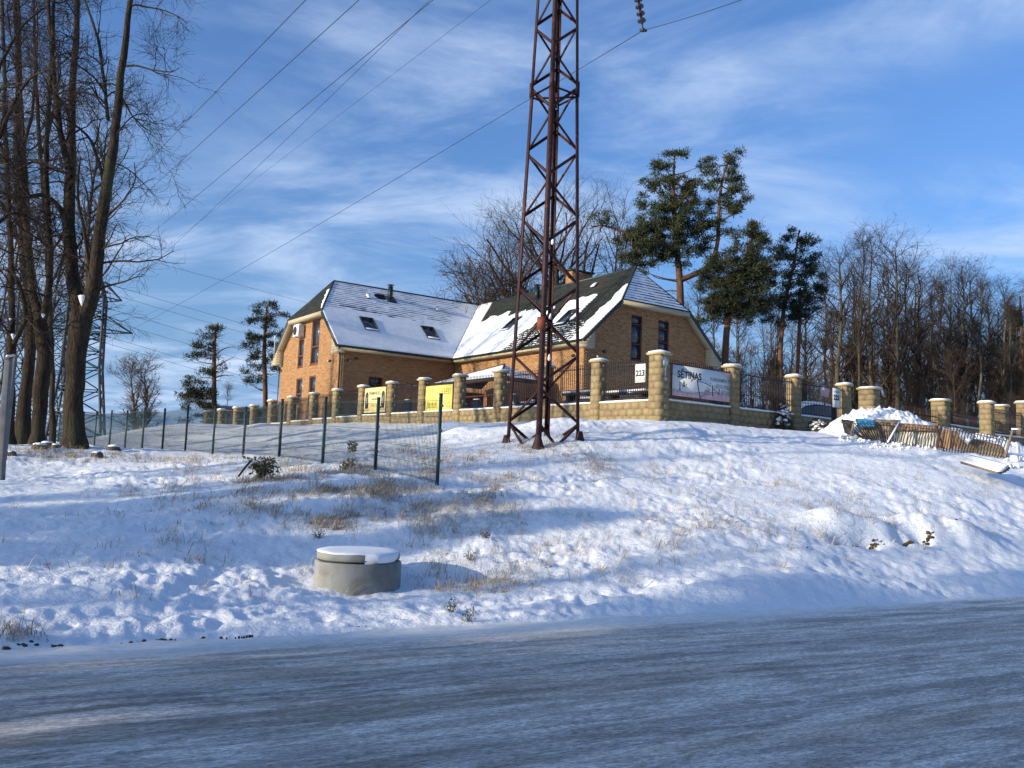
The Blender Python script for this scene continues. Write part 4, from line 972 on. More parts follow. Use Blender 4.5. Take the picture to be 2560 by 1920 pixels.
# gateway pillars and the low fences of the next yard
def solo_pillar(px, py, Y, label, size=.46, ztop=None, tall=None):
    q = P(px, py, Y); z0 = float(Hbase(q[0], q[1])) - .3
    th = thing('gate_pillar', label, 'pillar', (q[0], q[1], z0 + .3)); pillar(th, q, q[2], size, zb=z0, blocks=True); return th, q
g1, q1 = solo_pillar(2173, 968, 40.8, 'snow capped block pillar just right of the 223 board, behind the snow heap', .7)
g2, q2 = solo_pillar(2351, 998, 45.8, 'wide snow capped block pillar behind the right end of the snow heap', .7)
FN = thing('block_fence', 'low block fence of the neighbouring yard at the right edge', 'fence', P(2467, 1099, 46))
q3 = P(2467, 1003, 41.0); q4 = P(2556, 1003, 43.5); q5 = P(2503, 1012, 52); q6 = P(2660, 1003, 46)
pillar(FN, q3, q3[2], .5); pillar(FN, q4, q4[2], .44); pillar(FN, q5, q5[2], .6); pillar(FN, q6, q6[2], .44)
zz_ = 4.55
bay(FN, q2[:2], q5[:2], zz_ + .35, 5.8, z_b=3.2); bay(FN, q5[:2], P(2700, 1000, 55)[:2], zz_ + .45, 5.8, z_b=3.2)
bay(FN, q3[:2], q4[:2], 4.15, 5.6, z_b=2.8, rail=True); bay(FN, q4[:2], q6[:2], 4.15, 5.6, z_b=2.8)
# open rusty gate frame next to the pillar
gt = MB(); a = q1 - up * .5; d = (q2 - q1); d[2] = 0; d /= np.linalg.norm(d)
b0_ = q1 + d * 3.0; 
gate = thing('iron_gate', 'rusty brown iron driveway gate behind the snow heap', 'gate', (q2[0], q2[1], 3.6))
gp = q2 - d * .45; ge = q2 - d * 4.4
for zq in (5.25, 4.95, 4.0): gt.bar([gp[0], gp[1], zq], [ge[0], ge[1], zq + .0], .05, .05)
gt.build('rail', M['darkwood'], gate)
for k in range(24):
    f = k / 23; c = gp * (1 - f) + ge * f; MB().bar([c[0], c[1], 3.95], [c[0], c[1], 5.6], .02).build('picket', M['darkwood'], gate)
gp2 = MB(); c = q1 + d * .5; gp2.bar([c[0], c[1], 3.6], [c[0], c[1], 5.5], .12); gp2.build('post', M['darkwood'], gate)

# ------------------------------------------------------------------ signs on the fences
def board(name, label, cat, c, e, n, w_, h_, mat, thick=.02, frame=None):
    o = MB().box(c, (w_, thick, h_), np.array([e, n, up])).build(name, mat, None, loc=c); tag(o, label, cat)
    if frame:
        mb = MB(); f = .03
        for s in (-1, 1): mb.box(c + up * s * (h_ / 2 + f / 2), (w_ + 2 * f, thick + .012, f), np.array([e, n, up])).box(c + e * s * (w_ / 2 + f / 2), (f, thick + .012, h_), np.array([e, n, up]))
        mb.build('frame', frame, o)
    return o
def flat(c, poly, e, n, mat, parent, name='print', t=.003):
    mb = MB()
    for pl in poly: mb.prism([c + e * x + up * y + n * .0125 for x, y in pl], n * t)
    return mb.build(name, mat, parent)
def strokes(segs, w_):
    out = []
    for (x0, y0), (x1, y1) in segs:
        dx, dy = x1 - x0, y1 - y0; L = math.hypot(dx, dy) + 1e-9; px_, py_ = -dy / L * w_ / 2, dx / L * w_ / 2
        out.append([(x0 + px_, y0 + py_), (x0 - px_, y0 - py_), (x1 - px_, y1 - py_), (x1 + px_, y1 + py_)])
    return out
# house number on the left run: plane of the left fence faces -vf, reading direction is -uf
eL, nL = -uf, -vf
def fence_pt(px, py, o, n, off): return ray_plane(px, py, o + n * off, n)
c = fence_pt(1601, 933, C0, nL, .06); s1_ = board('house_number_sign', 'white 223 house number sign on the railing left of the corner pillar', 'sign', c, eL, nL, .50, .68, M['whitepaint'])
text('223', .30, c + nL * .0115 - up * .01, eL, up, M['ink'], s1_, bold=.014); text('K. Barona iela', .068, c + nL * .0115 + up * .21, eL, up, M['ink'], s1_); text('kvartāls', .05, c + nL * .0115 - up * .23, eL, up, M['ink'], s1_)
flat(c, strokes([((-.21, .30), (.21, .30)), ((.21, .30), (.21, -.30)), ((.21, -.30), (-.21, -.30)), ((-.21, -.30), (-.21, .30))], .010), eL, nL, M['ink'], s1_, t=.001)
# yellow banners
pA = fence_pt(1095.5, 986, C0, nL, .08); w_ = 2.35; h_ = 1.28
cA = fence_pt(1097, 996, C0, nL, .08)
b1 = board('fence_banner', 'bright yellow banner with four small fence drawings between two pillars', 'banner', cA, eL, nL, w_, h_, M['yellow'], frame=M['iron'])
def panel_draw(x, y, w2, h2, kind):
    s = [((x - w2, y - h2), (x - w2, y + h2)), ((x + w2, y - h2), (x + w2, y + h2)), ((x - w2, y + h2 * .65), (x + w2, y + h2 * .65)), ((x - w2, y - h2 * .65), (x + w2, y - h2 * .65))]
    if kind == 0: s += [((x - w2 * .6, y - h2 * .6), (x, y + h2 * 1.3)), ((x + w2 * .6, y - h2 * .6), (x, y + h2 * 1.3)), ((x, y - h2 * .6), (x, y + h2 * 1.5)), ((x - w2 * .5, y), (x + w2 * .5, y))]
    if kind == 1: s += [((x + w2 * k, y - h2 * .6), (x + w2 * k, y + h2 * .6)) for k in (-.6, -.2, .2, .6)] + [((x - w2, y), (x + w2, y))]
    if kind == 2: s += [((x + w2 * k, y - h2 * .6), (x + w2 * k, y + h2 * .6)) for k in np.linspace(-.85, .85, 9)] + [((x - w2, y + .03), (x + w2, y + .03))]
    if kind == 3: s += [((x - w2 * .8, y + h2 * .5), (x - w2 * .3, y - h2 * .5)), ((x - w2 * .3, y - h2 * .5), (x, y + h2 * .5)), ((x, y + h2 * .5), (x + w2 * .3, y - h2 * .5)), ((x + w2 * .3, y - h2 * .5), (x + w2 * .8, y + h2 * .5))]
    return strokes(s, .018)
for (x, y, k) in ((-.58, .32, 0), (.58, .32, 1), (-.58, -.32, 2), (.58, -.32, 3)): flat(cA, panel_draw(x, y, .40, .17, k), eL, nL, M['inkgreen'] if k % 3 else M['inkgrey'], b1, name='fence_drawing')
cB = fence_pt(937.5, 1000, C0, nL, .08)
b2 = board('fence_banner', 'pale yellow banner with black monument drawings, between the fifth and sixth snow capped pillars', 'banner', cB, eL, nL, 2.3, 1.36, M['paleyellow'], frame=M['iron'])
b2['label'] = 'pale yellow banner with dark monument pictures and black lettering, left of the bright yellow one'
text('PIEMINEKĻI', .26, cB + nL * .0125 + up * .36, eL, up, M['ink'], b2, bold=.004); text('akmens', .22, cB + nL * .0125 + up * .06, eL, up, M['ink'], b2, bold=.004); text('Sētiņas', .27, cB + nL * .0125 - up * .30, eL, up, M['inkgreen'], b2)
for x in (-.88, .88):
    pl = [(x - .17, -.45), (x + .17, -.45), (x + .17, .25)] + [(x + .17 * cos(a), .25 + .22 * sin(a)) for a in np.linspace(.2, pi - .2, 6)] + [(x - .17, .25)]
    flat(cB, [pl], eL, nL, M['ink'], b2, name='monument_picture'); flat(cB + nL * .003, [[(x - .06, -.2), (x + .06, -.2), (x + .04, .2), (x - .04, .2)], [(x - .28, -.56), (x + .28, -.56), (x + .28, -.5), (x - .28, -.5)]], eL, nL, M['inkgrey'], b2, name='monument_picture')
# white banner on the right run
eR, nR = vf, -uf
cC = (fence_pt(1683, 913, C0, nR, .09) + fence_pt(1829, 1013, C0, nR, .09)) / 2
tl = fence_pt(1681, 912, C0, nR, .09); tr = fence_pt(1829, 932, C0, nR, .09); bl = fence_pt(1681, 990, C0, nR, .09)
w_ = float(np.dot(tr - tl, eR)); h_ = float(tl[2] - bl[2]); cC = (tl + tr) / 2; cC[2] = (tl[2] + tr[2]) / 2 - h_ / 2
b3 = board('fence_banner', 'large white and pink banner reading SĒTIŅAS right of the corner pillar', 'banner', cC, eR, nR, w_, h_, M['banner'], frame=M['iron'])
hw, hh_ = w_ / 2, h_ / 2
def curve_band(f0, f1, x0, x1, n=14):
    xs = np.linspace(x0, x1, n); return [[(a, f0(a)), (b, f0(b)), (b, f1(b)), (a, f1(a))] for a, b in zip(xs[:-1], xs[1:])]
bot = lambda x: -hh_; wave = lambda x: -hh_ * .50 - .10 * math.sin((x + hw) * 1.6 + .2) - .06 * (x > 0) * x
flat(cC, curve_band(bot, wave, -hw + .02, hw - .02), eR, nR, M['pink'], b3, name='pink_band')
flat(cC, curve_band(lambda x: min(hh_ - .005, hh_ * .98 - .16 * max(0, (x - .7)) ** 1.3), lambda x: hh_ - .004, .75, hw - .02), eR, nR, M['pink'], b3, name='pink_band')
flat(cC, curve_band(lambda x: .16 - .02 * x, lambda x: .16 + .10 * max(0, 1 - (x + hw) / .7), -hw + .02, -hw + .8), eR, nR, M['pink'], b3, name='pink_band')
tn = nR * .0165
text('SĒTIŅAS', .36, cC + tn - eR * (hw - .95) + up * (hh_ - .34), eR, up, M['ink'], b3, bold=.010)
text('FUNDAMENTI', .19, cC + tn + eR * (hw - .12) + up * (hh_ * .38), eR, up, M['inkgrey'], b3, align='RIGHT', bold=.002); text('SĒTU PĪĶI', .19, cC + tn + eR * (hw - .12) - up * (.03), eR, up, M['inkgrey'], b3, align='RIGHT'); text('SĒTAS', .19, cC + tn + eR * (hw - .12) - up * (hh_ * .42), eR, up, M['inkgrey'], b3, align='RIGHT')
gsk0 = [((-.55, .28), (-.35, -.60)), ((-.35, -.60), (-.25, -.48)), ((-.53, .20), (-.1, .18)), ((-.1, .18), (.35, .05)), ((-.33, -.50), (.0, -.33)), ((.0, -.33), (.45, -.32)), ((.45, .12), (.45, -.38)), ((.45, -.05), (.78, -.18)), ((.85, -.30), (.9, .0)), ((-.1, -.32), (.0, -.15)), ((0, -.15), (.12, -.28)), ((.12, -.1), (.22, -.3)), ((.05, .0), (.3, -.12))]
gsk = [((a[0] * .92 + .16, a[1] * .82 - .10), (b[0] * .92 + .16, b[1] * .82 - .10)) for a, b in gsk0]
flat(cC, strokes(gsk, .032), eR, nR, M['inkgrey'], b3, name='logo'); flat(cC + nR * .003, strokes([((-.35, .13), (-.15, -.6)), ((.57, .0), (.56, -.41)), ((.98, -.1), (.93, -.33))], .045), eR, nR, M['ink'], b3, name='logo')
arcs = []
for cx_, cy_ in ((-.3, .27), (-.1, .25), (.08, .22), (.28, .13), (.62, .0), (.05, -.2), (.22, -.22)):
    cx_, cy_ = cx_ * .92 + .16, cy_ * .82 - .10
    arcs += [((cx_ + .07 * cos(a), cy_ + .06 * sin(a)), (cx_ + .07 * cos(a + .8), cy_ + .06 * sin(a + .8))) for a in np.arange(0, 5.6, .8)]
flat(cC, strokes(arcs, .018), eR, nR, M['inkgrey'], b3, name='logo')
flat(cC, strokes([((-hw + .42, -.02), (-hw + .42, -.27)), ((-hw + .42, -.27), (-hw + .38, -.36)), ((-hw + .42, -.27), (-hw + .46, -.36)), ((-hw + .58, -.20), (-hw + .64, .02)), ((-hw + .64, .02), (-hw + .70, -.20)), ((-hw + .58, -.17), (-hw + .72, -.17)), ((-hw + .76, -.08), (-hw + .79, -.14))], .035), eR, nR, M['ink'], b3, name='lamp_drawing')
for i in range(6): MB().bar(cC + eR * (-hw + .5 + i * .55) + up * (hh_ - .02), cC + eR * (-hw + .5 + i * .55) + up * (hh_ + .06) - nR * .06, .012).build('tie', M['iron'], b3)
# 223 board by the gate
q = P(2084, 995, 36.9); post = thing('address_board', 'white 223 address board on a black post at the gateway', 'sign', (q[0], q[1], 3.6))
MB().bar([q[0], q[1], 3.3], [q[0], q[1], q[2] + .2], .22, .12).build('post', M['black'], post)
cc = q - uf * .10; MB().box(cc, (.62, .04, .88), np.array([vf, uf, up])).build('frame', M['iron'], post); pb = MB().box(cc - uf * .024, (.56, .012, .82), np.array([vf, uf, up])).build('board', M['banner'], post)
text('223', .30, cc - uf * .034, vf, up, M['ink'], pb, bold=.014); text('K. Barona iela', .08, cc - uf * .034 + up * .26, vf, up, M['inkgreen'], pb)
q = P(2062, 981, 37.5); pb2 = board('notice_board', 'small faded pinkish notice board on a thin pole left of the 223 board', 'sign', q, vf, -uf, .62, .40, M['pink']); MB().bar(q - up * .2 + uf * .03, [q[0], q[1], 3.5], .05).build('post', M['wood'], pb2)

# ------------------------------------------------------------------ steel tower
TW = thing('lattice_tower', 'tall rusty dark red lattice steel power tower standing on the snowy bank', 'power tower', P(1357, 1100, 24.3) * [1, 1, 0] + [0, 0, 2.3])
cT = np.array([P(1357, 1100, 24.3)[0], 24.3, 0]); aT = radians(9)
dirs = [np.array([-cos(aT), sin(aT), 0]), np.array([-sin(aT), -cos(aT), 0]), np.array([cos(aT), -sin(aT), 0]), np.array([sin(aT), cos(aT), 0])]  # L F R B
zb_ = 2.25; zt_ = 21.0; hb = 1.035; 
def hd(z):
    if z < 12.75: return hb + (0.705 - hb) * (z - 2.4) / (12.75 - 2.4)
    return 0.705 - (z - 12.75) * 0.030
def tc_(i, z): return cT + dirs[i] * hd(z) + up * z
for i in range(4):
    zlo = 2.45 if i < 2 else 2.62; lg = MB()
    lg.angle(tc_(i, zlo), tc_(i, 12.75), .115, .012, -dirs[i]); lg.angle(tc_(i, 12.75), tc_(i, zt_), .10, .010, -dirs[i]); l = lg.build('leg', M['rust'], TW)
    b = tc_(i, zlo - .1)
    MB().lathe(b - up * .12, [(.19, 0), (.18, .05), (.10, .30), (.075, .42)], 8, ph=pi / 4 + aT).build('foot', M['rust'], TW)
    MB().box(tc_(i, 12.75) - dirs[i] * .02, (.09, .13, .42), np.array([dirs[i], np.cross(up, dirs[i]), up])).build('splice_plate', M['rust'], TW)
HPn = .985; 
def brace(a, b, inw, w_=.062):
    MB().angle(a, b, w_, .007, inw).build('brace', M['rust'], TW)
z = 3.05; k = 0
zs = [3.0]
while zs[-1] < zt_ - .9: zs.append(zs[-1] + (HPn if zs[-1] < 12.5 else .92))
for f in range(4):
    i, j = f, (f + 1) % 4; outn = dirs[i] + dirs[j]; outn /= np.linalg.norm(outn)
    for k in range(len(zs) - 1):
        flip = (k + f) % 2
        a = tc_(i if not flip else j, zs[k] + .05); b = tc_(j if not flip else i, zs[k + 1] - .05)
        brace(a + (b - a) * .02 - outn * .012, b - (b - a) * .02 - outn * .012, -outn)
    a = tc_(i, 3.0); bsd = tc_(j, 3.0); md = (a + bsd) / 2; g_ = np.array([md[0], md[1], float(H(md[0], md[1])) + .0])
    brace((a if (f % 2 == 0) else bsd), g_ - up * .05, -outn, .07)
    if f % 2 == 1: brace(a, g_ - up * .05 - outn * .1, -outn, .07)
for zq in (12.6,):
    for f in range(4): brace(tc_(f, zq), tc_((f + 1) % 4, zq), -up, .06)
    brace(tc_(0, zq - .05), tc_(2, zq - .05), -up, .06); brace(tc_(1, zq - .09), tc_(3, zq - .09), -up, .06)
c = tc_(1, 6.62) + dirs[1] * .03; c = P(1353, 808, 23.3); plate_n = dirs[1]
mb = MB(); mb.box(c, (.25, .015, .36), np.array([dirs[2] * .93 + dirs[1] * .0, -dirs[1], up])); mb.build('warning_plate', M['plate'], TW)
# crossarms above the picture's edge and the suspension insulator that hangs into it
arm = MB(); zA = 17.2; tip = np.array([3.57 + .05, 25.0, 17.05])
mid_ = cT + up * 18.0
for i in (1, 2, 3): arm.bar(tc_(i, 17.2 if i != 3 else 17.2), tip, .07)
arm.bar(tc_(2, 18.3), tip, .06); arm.build('crossarm', M['rust'], TW)
tip2 = np.array([cT[0] - 3.0, 23.6, 17.05]); arm = MB()
for i in (0, 1, 3): arm.bar(tc_(i, 17.2), tip2, .07)
arm.bar(tc_(0, 18.3), tip2, .06); arm.build('crossarm', M['rust'], TW)
# snow caught in the lattice
for (i, z) in ((3, 12.45), (3, 8.35), (3, 6.1), (3, 4.9)):
    MB().lathe(tc_(i, z) - dirs[i] * .04, [(.04, 0), (.06, .05), (.05, .12), (.02, .2)], 7).build('snow_clump', M['snow'], TW)
def insulator(top, bottom, label, n=4, r=.135, name='insulator_string', group=None):
    top = np.asarray(top, float); bottom = np.asarray(bottom, float); ax = (bottom - top); L = np.linalg.norm(ax); ax /= L
    th = thing(name, label, 'insulator', top, group)
    MB().tube([top, bottom], .018, 6).build('pin', M['iron'], th)
    pitch = L * .80 / n
    for k in range(n):
        c = top + ax * (L * .08 + k * pitch)
        MB().lathe(c, [(.03, 0), (.05, pitch * .12), (r * .7, pitch * .28), (r, pitch * .50), (r * .96, pitch * .60), (r * .5, pitch * .62), (.04, pitch * .95)], 18, axis=ax).build('disc', M['insul'], th)
    MB().lathe(bottom - ax * .10, [(.02, 0), (.05, .05), (.045, .14)], 8, axis=ax).box(bottom, (.22, .05, .07)).build('clamp', M['iron'], th)
    return th
insb = P(1608, 76, 25)
insulator(P(1588, -55, 25), insb, 'dark four-disc suspension insulator hanging at the top right of the tower', 6)
tag(MB().tube([insb, P(1588, -55, 25) + up * .02], .001, 3).build('hook', M['iron'], None, loc=insb), 'thin hook wire behind the hanging insulator', 'wire') if False else None

# ------------------------------------------------------------------ wires
def wire(a, b, label, r=.014, sag=.4, group='overhead power cables', n=24):
    a = np.asarray(a, float); b = np.asarray(b, float); t = np.linspace(0, 1, n)[:, None]
    p = a * (1 - t) + b * t - up * (4 * sag * t * (1 - t)); o = MB().tube(p, r, 5).build('power_cable', M['wire'], None, loc=a)
    return tag(o, label, 'cable', group)
def beyond(a, b, k): return a + (b - a) * k
for (x0, y0, x1, y1, Yn, lab, r_) in ((200, 577, 764, 0, 24, 'leftmost thick power cable crossing the sky above the bare trees', .013), (200, 632, 897, 0, 24, 'second thick power cable from the left crossing the sky', .013),
                                 (200, 732, 1082, 0, 24, 'third power cable from the left, ending above the tower side', .012), (215, 770, 1226, 0, 26, 'faint thin cable between the thick cables and the tower', .006)):
    a = P(x0, y0, 88); b = P(x1, y1, Yn); b2 = beyond(a, b, 1.12)
    wire(a, b2, lab, r_, .0)
a = P(215, 800, 88); wire(a, tip2 - up * 1.3, 'thin power cable reaching the left side of the lattice tower', .009, .5)
a = P(210, 884, 92); wire(a, insb, 'power cable running behind the tower up to the hanging insulator', .011, .45)
b = P(1805, 0, 21); wire(insb, insb + (b - insb) * 3, 'power cable leaving the hanging insulator to the upper right', .010, .2)
# ------------------------------------------------------------------ far lattice pylons
def pylon(name, label, cx_, cy_, z0, prof, ang, legw, bays, arms=()):
    """prof: list of (z, half width); four legs with crossed bracing on every face"""
    th = thing(name, label, 'power pylon', (cx_, cy_, z0)); c = np.array([cx_, cy_, 0.0])
    D = [np.array([cos(ang + pi / 4 + k * pi / 2), sin(ang + pi / 4 + k * pi / 2), 0]) * math.sqrt(2) for k in range(4)]
    zs_, hs_ = [p[0] for p in prof], [p[1] for p in prof]
    pt = lambda i, z: c + D[i % 4] * float(np.interp(z, zs_, hs_)) + up * (z0 + z)
    for i in range(4): mb = MB(); [mb.bar(pt(i, a), pt(i, b), legw) for a, b in zip(zs_[:-1], zs_[1:])]; mb.build('leg', M['pylon'], th)
    for i in range(4):
        for a, b in bays:
            mb = MB(); mb.bar(pt(i, a), pt(i + 1, b), legw * .5); mb.bar(pt(i + 1, a), pt(i, b), legw * .5); mb.bar(pt(i, b), pt(i + 1, b), legw * .5); mb.build('brace', M['pylon'], th)
    for (z, L, sd) in arms:
        e = np.array([cos(ang), sin(ang), 0]) * sd; tip_ = c + e * L + up * (z0 + z); mb = MB(); h = float(np.interp(z, zs_, hs_))
        n = np.array([-sin(ang), cos(ang), 0])
        for s in (-1, 1): mb.bar(c + e * h + n * h * s + up * (z0 + z), tip_, legw * .6); mb.bar(c + e * h + n * h * s + up * (z0 + z + 1.6), tip_, legw * .5)
        for q in (.3, .6): mb.bar(c + e * (h + (L - h) * q) + n * h * (1 - q) + up * (z0 + z), c + e * (h + (L - h) * q) - n * h * (1 - q) + up * (z0 + z), legw * .4)
        mb.build('crossarm', M['pylon'], th)
    return th
q = P(190, 1110, 90); z0 = 1.0
pylon('lattice_pylon', 'large dark lattice pylon seen between the bare trunks on the left', q[0], 90, z0, [(0, 2.7), (9.5, 1.75), (17, 1.6), (21, .5), (23.5, .08)], .35, .20,
      [(0, 2.4), (2.4, 4.8), (4.8, 7.2), (7.2, 9.5), (9.5, 11.2), (11.2, 12.9), (12.9, 13.7), (13.7, 15.4), (15.4, 17), (17, 19), (19, 21)], [(13.6, 4.5, 1), (17, 3.2, 1), (13.6, 4.5, -1), (17, 3.2, -1)])
q = P(121, 1110, 125)
pylon('lattice_pylon', 'more distant lattice pylon partly behind the third trunk from the left', q[0], 125, .8, [(0, 3.2), (14, 1.5), (25, 1.2), (29, .3), (31, .05)], .2, .22, [(i * 2.5, i * 2.5 + 2.5) for i in range(10)] + [(25, 29)], [(21, 5, 1), (25, 4, 1), (21, 5, -1)])
q = P(4, 1110, 70)
py3 = pylon('lattice_pylon', 'lattice pylon with two crossarms at the left edge of the picture', q[0], 70, .8, [(0, 1.6), (10, .7), (16, .45), (19, .1)], .05, .13, [(i * 1.6, i * 1.6 + 1.6) for i in range(10)], [(8.4, 3.4, 1), (9.9, 3.4, 1), (11.6, 3.2, 1)])
for (px, py) in ((57, 893), (57, 847)):
    t_ = P(px, py, 70); insulator(t_, t_ - up * .95, 'small dark insulator below the %s crossarm of the pylon at the left edge' % ('lower' if py > 870 else 'upper'), 5, .13)
ends = [((240, 700), (287, 715)), ((240, 722), (275, 734)), ((240, 763), (284, 775)), ((236, 787), (267, 800)), ((232, 830), (275, 843)), ((226, 846), (263, 857))]
nm = ['topmost', 'second from top', 'third', 'fourth', 'fifth', 'lowest']
for k, (a, b) in enumerate(ends):
    A_1, B_1 = P(*a, 90), P(*b, 91)
    insulator(A_1, B_1, '%s long slanting insulator string right of the large pylon' % nm[k], 12, .13, group='insulator strings of the large pylon')
    x1 = 1350; y1 = b[1] + .262 * (x1 - b[0]); wire(B_1, P(x1, y1, 260), '%s of the thin wires descending to the right from the pylon' % nm[k], .018, 1.2, group='thin wires running behind the house')
wire(P(262, 622, 90), P(1400, 905, 260), 'earth wire descending to the right from the pylon peak', .018, .8, group='thin wires running behind the house')

# ------------------------------------------------------------------ trees
def grow(par, prad, K, tmin, length, ang, upb, npts, rs, wob, seed, lscale=.55, tmax=1.0, tip=.35):
    """children chains off parent chains (vectorised)"""
    g = np.random.default_rng(seed); Mn, n = par.shape[:2]
    t = np.sort(g.uniform(tmin, tmax, (Mn, K)), 1); f = t * (n - 1); i = np.minimum(f.astype(int), n - 2); a = (f - i)[..., None]
    ar = np.arange(Mn)[:, None]; pos = par[ar, i] * (1 - a) + par[ar, i + 1] * a; tan = par[ar, i + 1] - par[ar, i]; tan /= np.linalg.norm(tan, axis=-1, keepdims=True) + 1e-9
    pr_ = prad[ar, i] * (1 - a[..., 0]) + prad[ar, i + 1] * a[..., 0]
    rv = g.normal(size=tan.shape); perp = rv - tan * (rv * tan).sum(-1, keepdims=True); perp /= np.linalg.norm(perp, axis=-1, keepdims=True) + 1e-9
    an = g.normal(ang, ang * .25, (Mn, K, 1)); d = tan * np.cos(an) + perp * np.sin(an); d[..., 2] += upb; d /= np.linalg.norm(d, axis=-1, keepdims=True)
    plen = np.linalg.norm(np.diff(par, axis=1), axis=-1).sum(1)[:, None]
    L = (length if np.isscalar(length) else length) * (1 - lscale * t) * g.uniform(.55, 1.25, (Mn, K))
    pos = pos.reshape(-1, 3); d = d.reshape(-1, 3); L = L.reshape(-1); r0 = np.minimum(pr_.reshape(-1) * .62, rs * (L / (length * .7)) ** .8)
    C_ = np.zeros((len(pos), npts, 3)); C_[:, 0] = pos; st_ = L / (npts - 1)
    for k in range(1, npts):
        d = d + g.normal(0, wob, d.shape); d[:, 2] += upb * .25; d /= np.linalg.norm(d, axis=1, keepdims=True); C_[:, k] = C_[:, k - 1] + d * st_[:, None]
    R_ = r0[:, None] * np.linspace(1, tip, npts)[None]
    return C_, R_
def chain_mesh(name, groups, mat, base=np.zeros(3), smooth=True):
    V, Fc, Sz = tubes_batch(groups); return raw_mesh(name, V - base, Fc, Sz, mat, smooth=smooth)
def spline(pts_, n):
    pts_ = np.asarray(pts_, float); s = np.concatenate([[0], np.cumsum(np.linalg.norm(np.diff(pts_[:, :3], axis=0), axis=1))]); t = np.linspace(0, s[-1], n)
    o = np.stack([np.interp(t, s, pts_[:, k]) for k in range(pts_.shape[1])], 1)
    for _ in range(2): o[1:-1] = (o[:-2] + o[1:-1] * 2 + o[2:]) / 4
    return o
def px_limb(lst, Y, n=26, dy=0.0):
    """limb through surveyed points (px, py, width px); dy leans it in depth"""
    out = []
    for i, (x, y, w_) in enumerate(lst):
        q = P(x, y, Y + dy * i); out.append([*q, w_ * (Y + dy * i) / F / 2])
    return spline(out, n)
def big_tree(label, limbs, Y, seed, ktw=9, dens=1.0, mound=True):
    """limbs: list of pixel polylines; the first is the trunk"""
    g = np.random.default_rng(seed); L = [px_limb(l, Y, 34 if i == 0 else 28, (0 if i == 0 else (.35 if i % 2 else -.25))) for i, l in enumerate(limbs)]
    base = L[0][0, :3].copy(); gz_ = float(Hbase(base[0], base[1])); base[2] = gz_
    th = thing('bare_tree', label, 'tree', base, 'bare trees on the left')
    grp = []
    for i, l in enumerate(L):
        pts_ = l[:, :3].copy(); r = l[:, 3].copy()
        pts_ += np.stack([.02 * fbm(pts_[:, 2] * .9, pts_[:, 0] * 0 + i * 5 + k * 9, 3, seed % 50) for k in range(3)], 1) * [3, 3, 0]
        r *= 1 + .10 * fbm(pts_[:, 2] * 1.6, pts_[:, 2] * 0 + i * 7, 3, 12 + seed % 30)
        if i == 0: r[:4] *= np.array([1.55, 1.28, 1.12, 1.04]); pts_[0, 2] = gz_ - .3
        grp.append((pts_[None], r[None], 14))
    me = chain_mesh('trunk', grp, M['bark'], base); tr = obj_from(me, 'trunk', th)
    c1 = []; 
    for i, l in enumerate(L):
        zlo = 5.0
        up_mask = l[:, 2] > zlo
        if up_mask.sum() < 6: continue
        seg = l[up_mask]; seg = spline(seg, 20)
        K1 = max(4, int(np.linalg.norm(np.diff(seg[:, :3], axis=0), axis=1).sum() * 1.7 * dens))
        a, r = grow(seg[None, :, :3], seg[None, :, 3], K1, .02, 2.3, .95, .12, 9, .026, .20, seed + i, .35, tip=.3)
        c1.append((a, r))
    A1 = np.concatenate([c[0] for c in c1]); R1 = np.concatenate([c[1] for c in c1])
    # drooping ends
    t_ = np.linspace(0, 1, 9) ** 2; A1[:, :, 2] -= t_[None] * g.uniform(-.3, 1.5, (len(A1), 1))
    A2, R2 = grow(A1, R1, ktw, .12, 1.15, .85, -.04, 6, .011, .22, seed + 50, .3)
    A3, R3 = grow(A2, R2, 7, .15, .55, .8, .0, 4, .0065, .25, seed + 90, .2)
    th_c = chain_mesh('branches', [(A1, R1, 6), (A2, np.maximum(R2, .0045), 4), (A3, np.maximum(R3, .0035), 3)], M['twig'], base)
    obj_from(th_c, 'branches', th)
    return th, L
treeA = big_tree('tall forked bare tree with the thickest trunk, nearest the wire mesh fence',
    [[(184, 1116, 52), (182, 1050, 48), (188, 960, 45), (190, 880, 47), (203, 810, 54), (207, 770, 52)],
     [(205, 800, 40), (188, 745, 33), (173, 640, 31), (170, 520, 29), (180, 400, 23), (178, 300, 20), (184, 180, 17), (192, 60, 14), (196, -80, 12), (205, -260, 8), (215, -420, 4)],
     [(208, 800, 42), (226, 760, 38), (240, 680, 32), (252, 560, 29), (268, 470, 27), (285, 350, 22), (300, 220, 20), (312, 100, 16), (325, 0, 13), (338, -120, 10), (350, -280, 6), (352, -420, 3)],
     [(172, 420, 18), (155, 350, 15), (140, 270, 14), (131, 150, 12), (124, 40, 10), (112, -80, 7), (100, -220, 4)],
     [(262, 470, 10), (238, 380, 8), (225, 345, 7), (180, 305, 5), (140, 290, 4), (110, 310, 2)],
     [(270, 300, 9), (262, 200, 8), (240, 80, 7), (215, 10, 6), (190, -60, 4)],
     [(170, 560, 16), (145, 510, 13), (110, 485, 11), (60, 495, 8), (10, 480, 6), (-60, 500, 3)],
     [(176, 440, 9), (140, 420, 7), (90, 400, 6), (40, 425, 5), (-10, 400, 3)],
     [(302, 165, 7), (340, 163, 5), (385, 175, 4), (430, 180, 3), (450, 168, 1)],
     [(300, 240, 6), (330, 290, 4), (360, 320, 3), (380, 330, 1)],
     [(230, 700, 10), (205, 560, 8), (195, 500, 7), (198, 440, 5), (202, 390, 3)]], 27.0, 101, 10)[0]
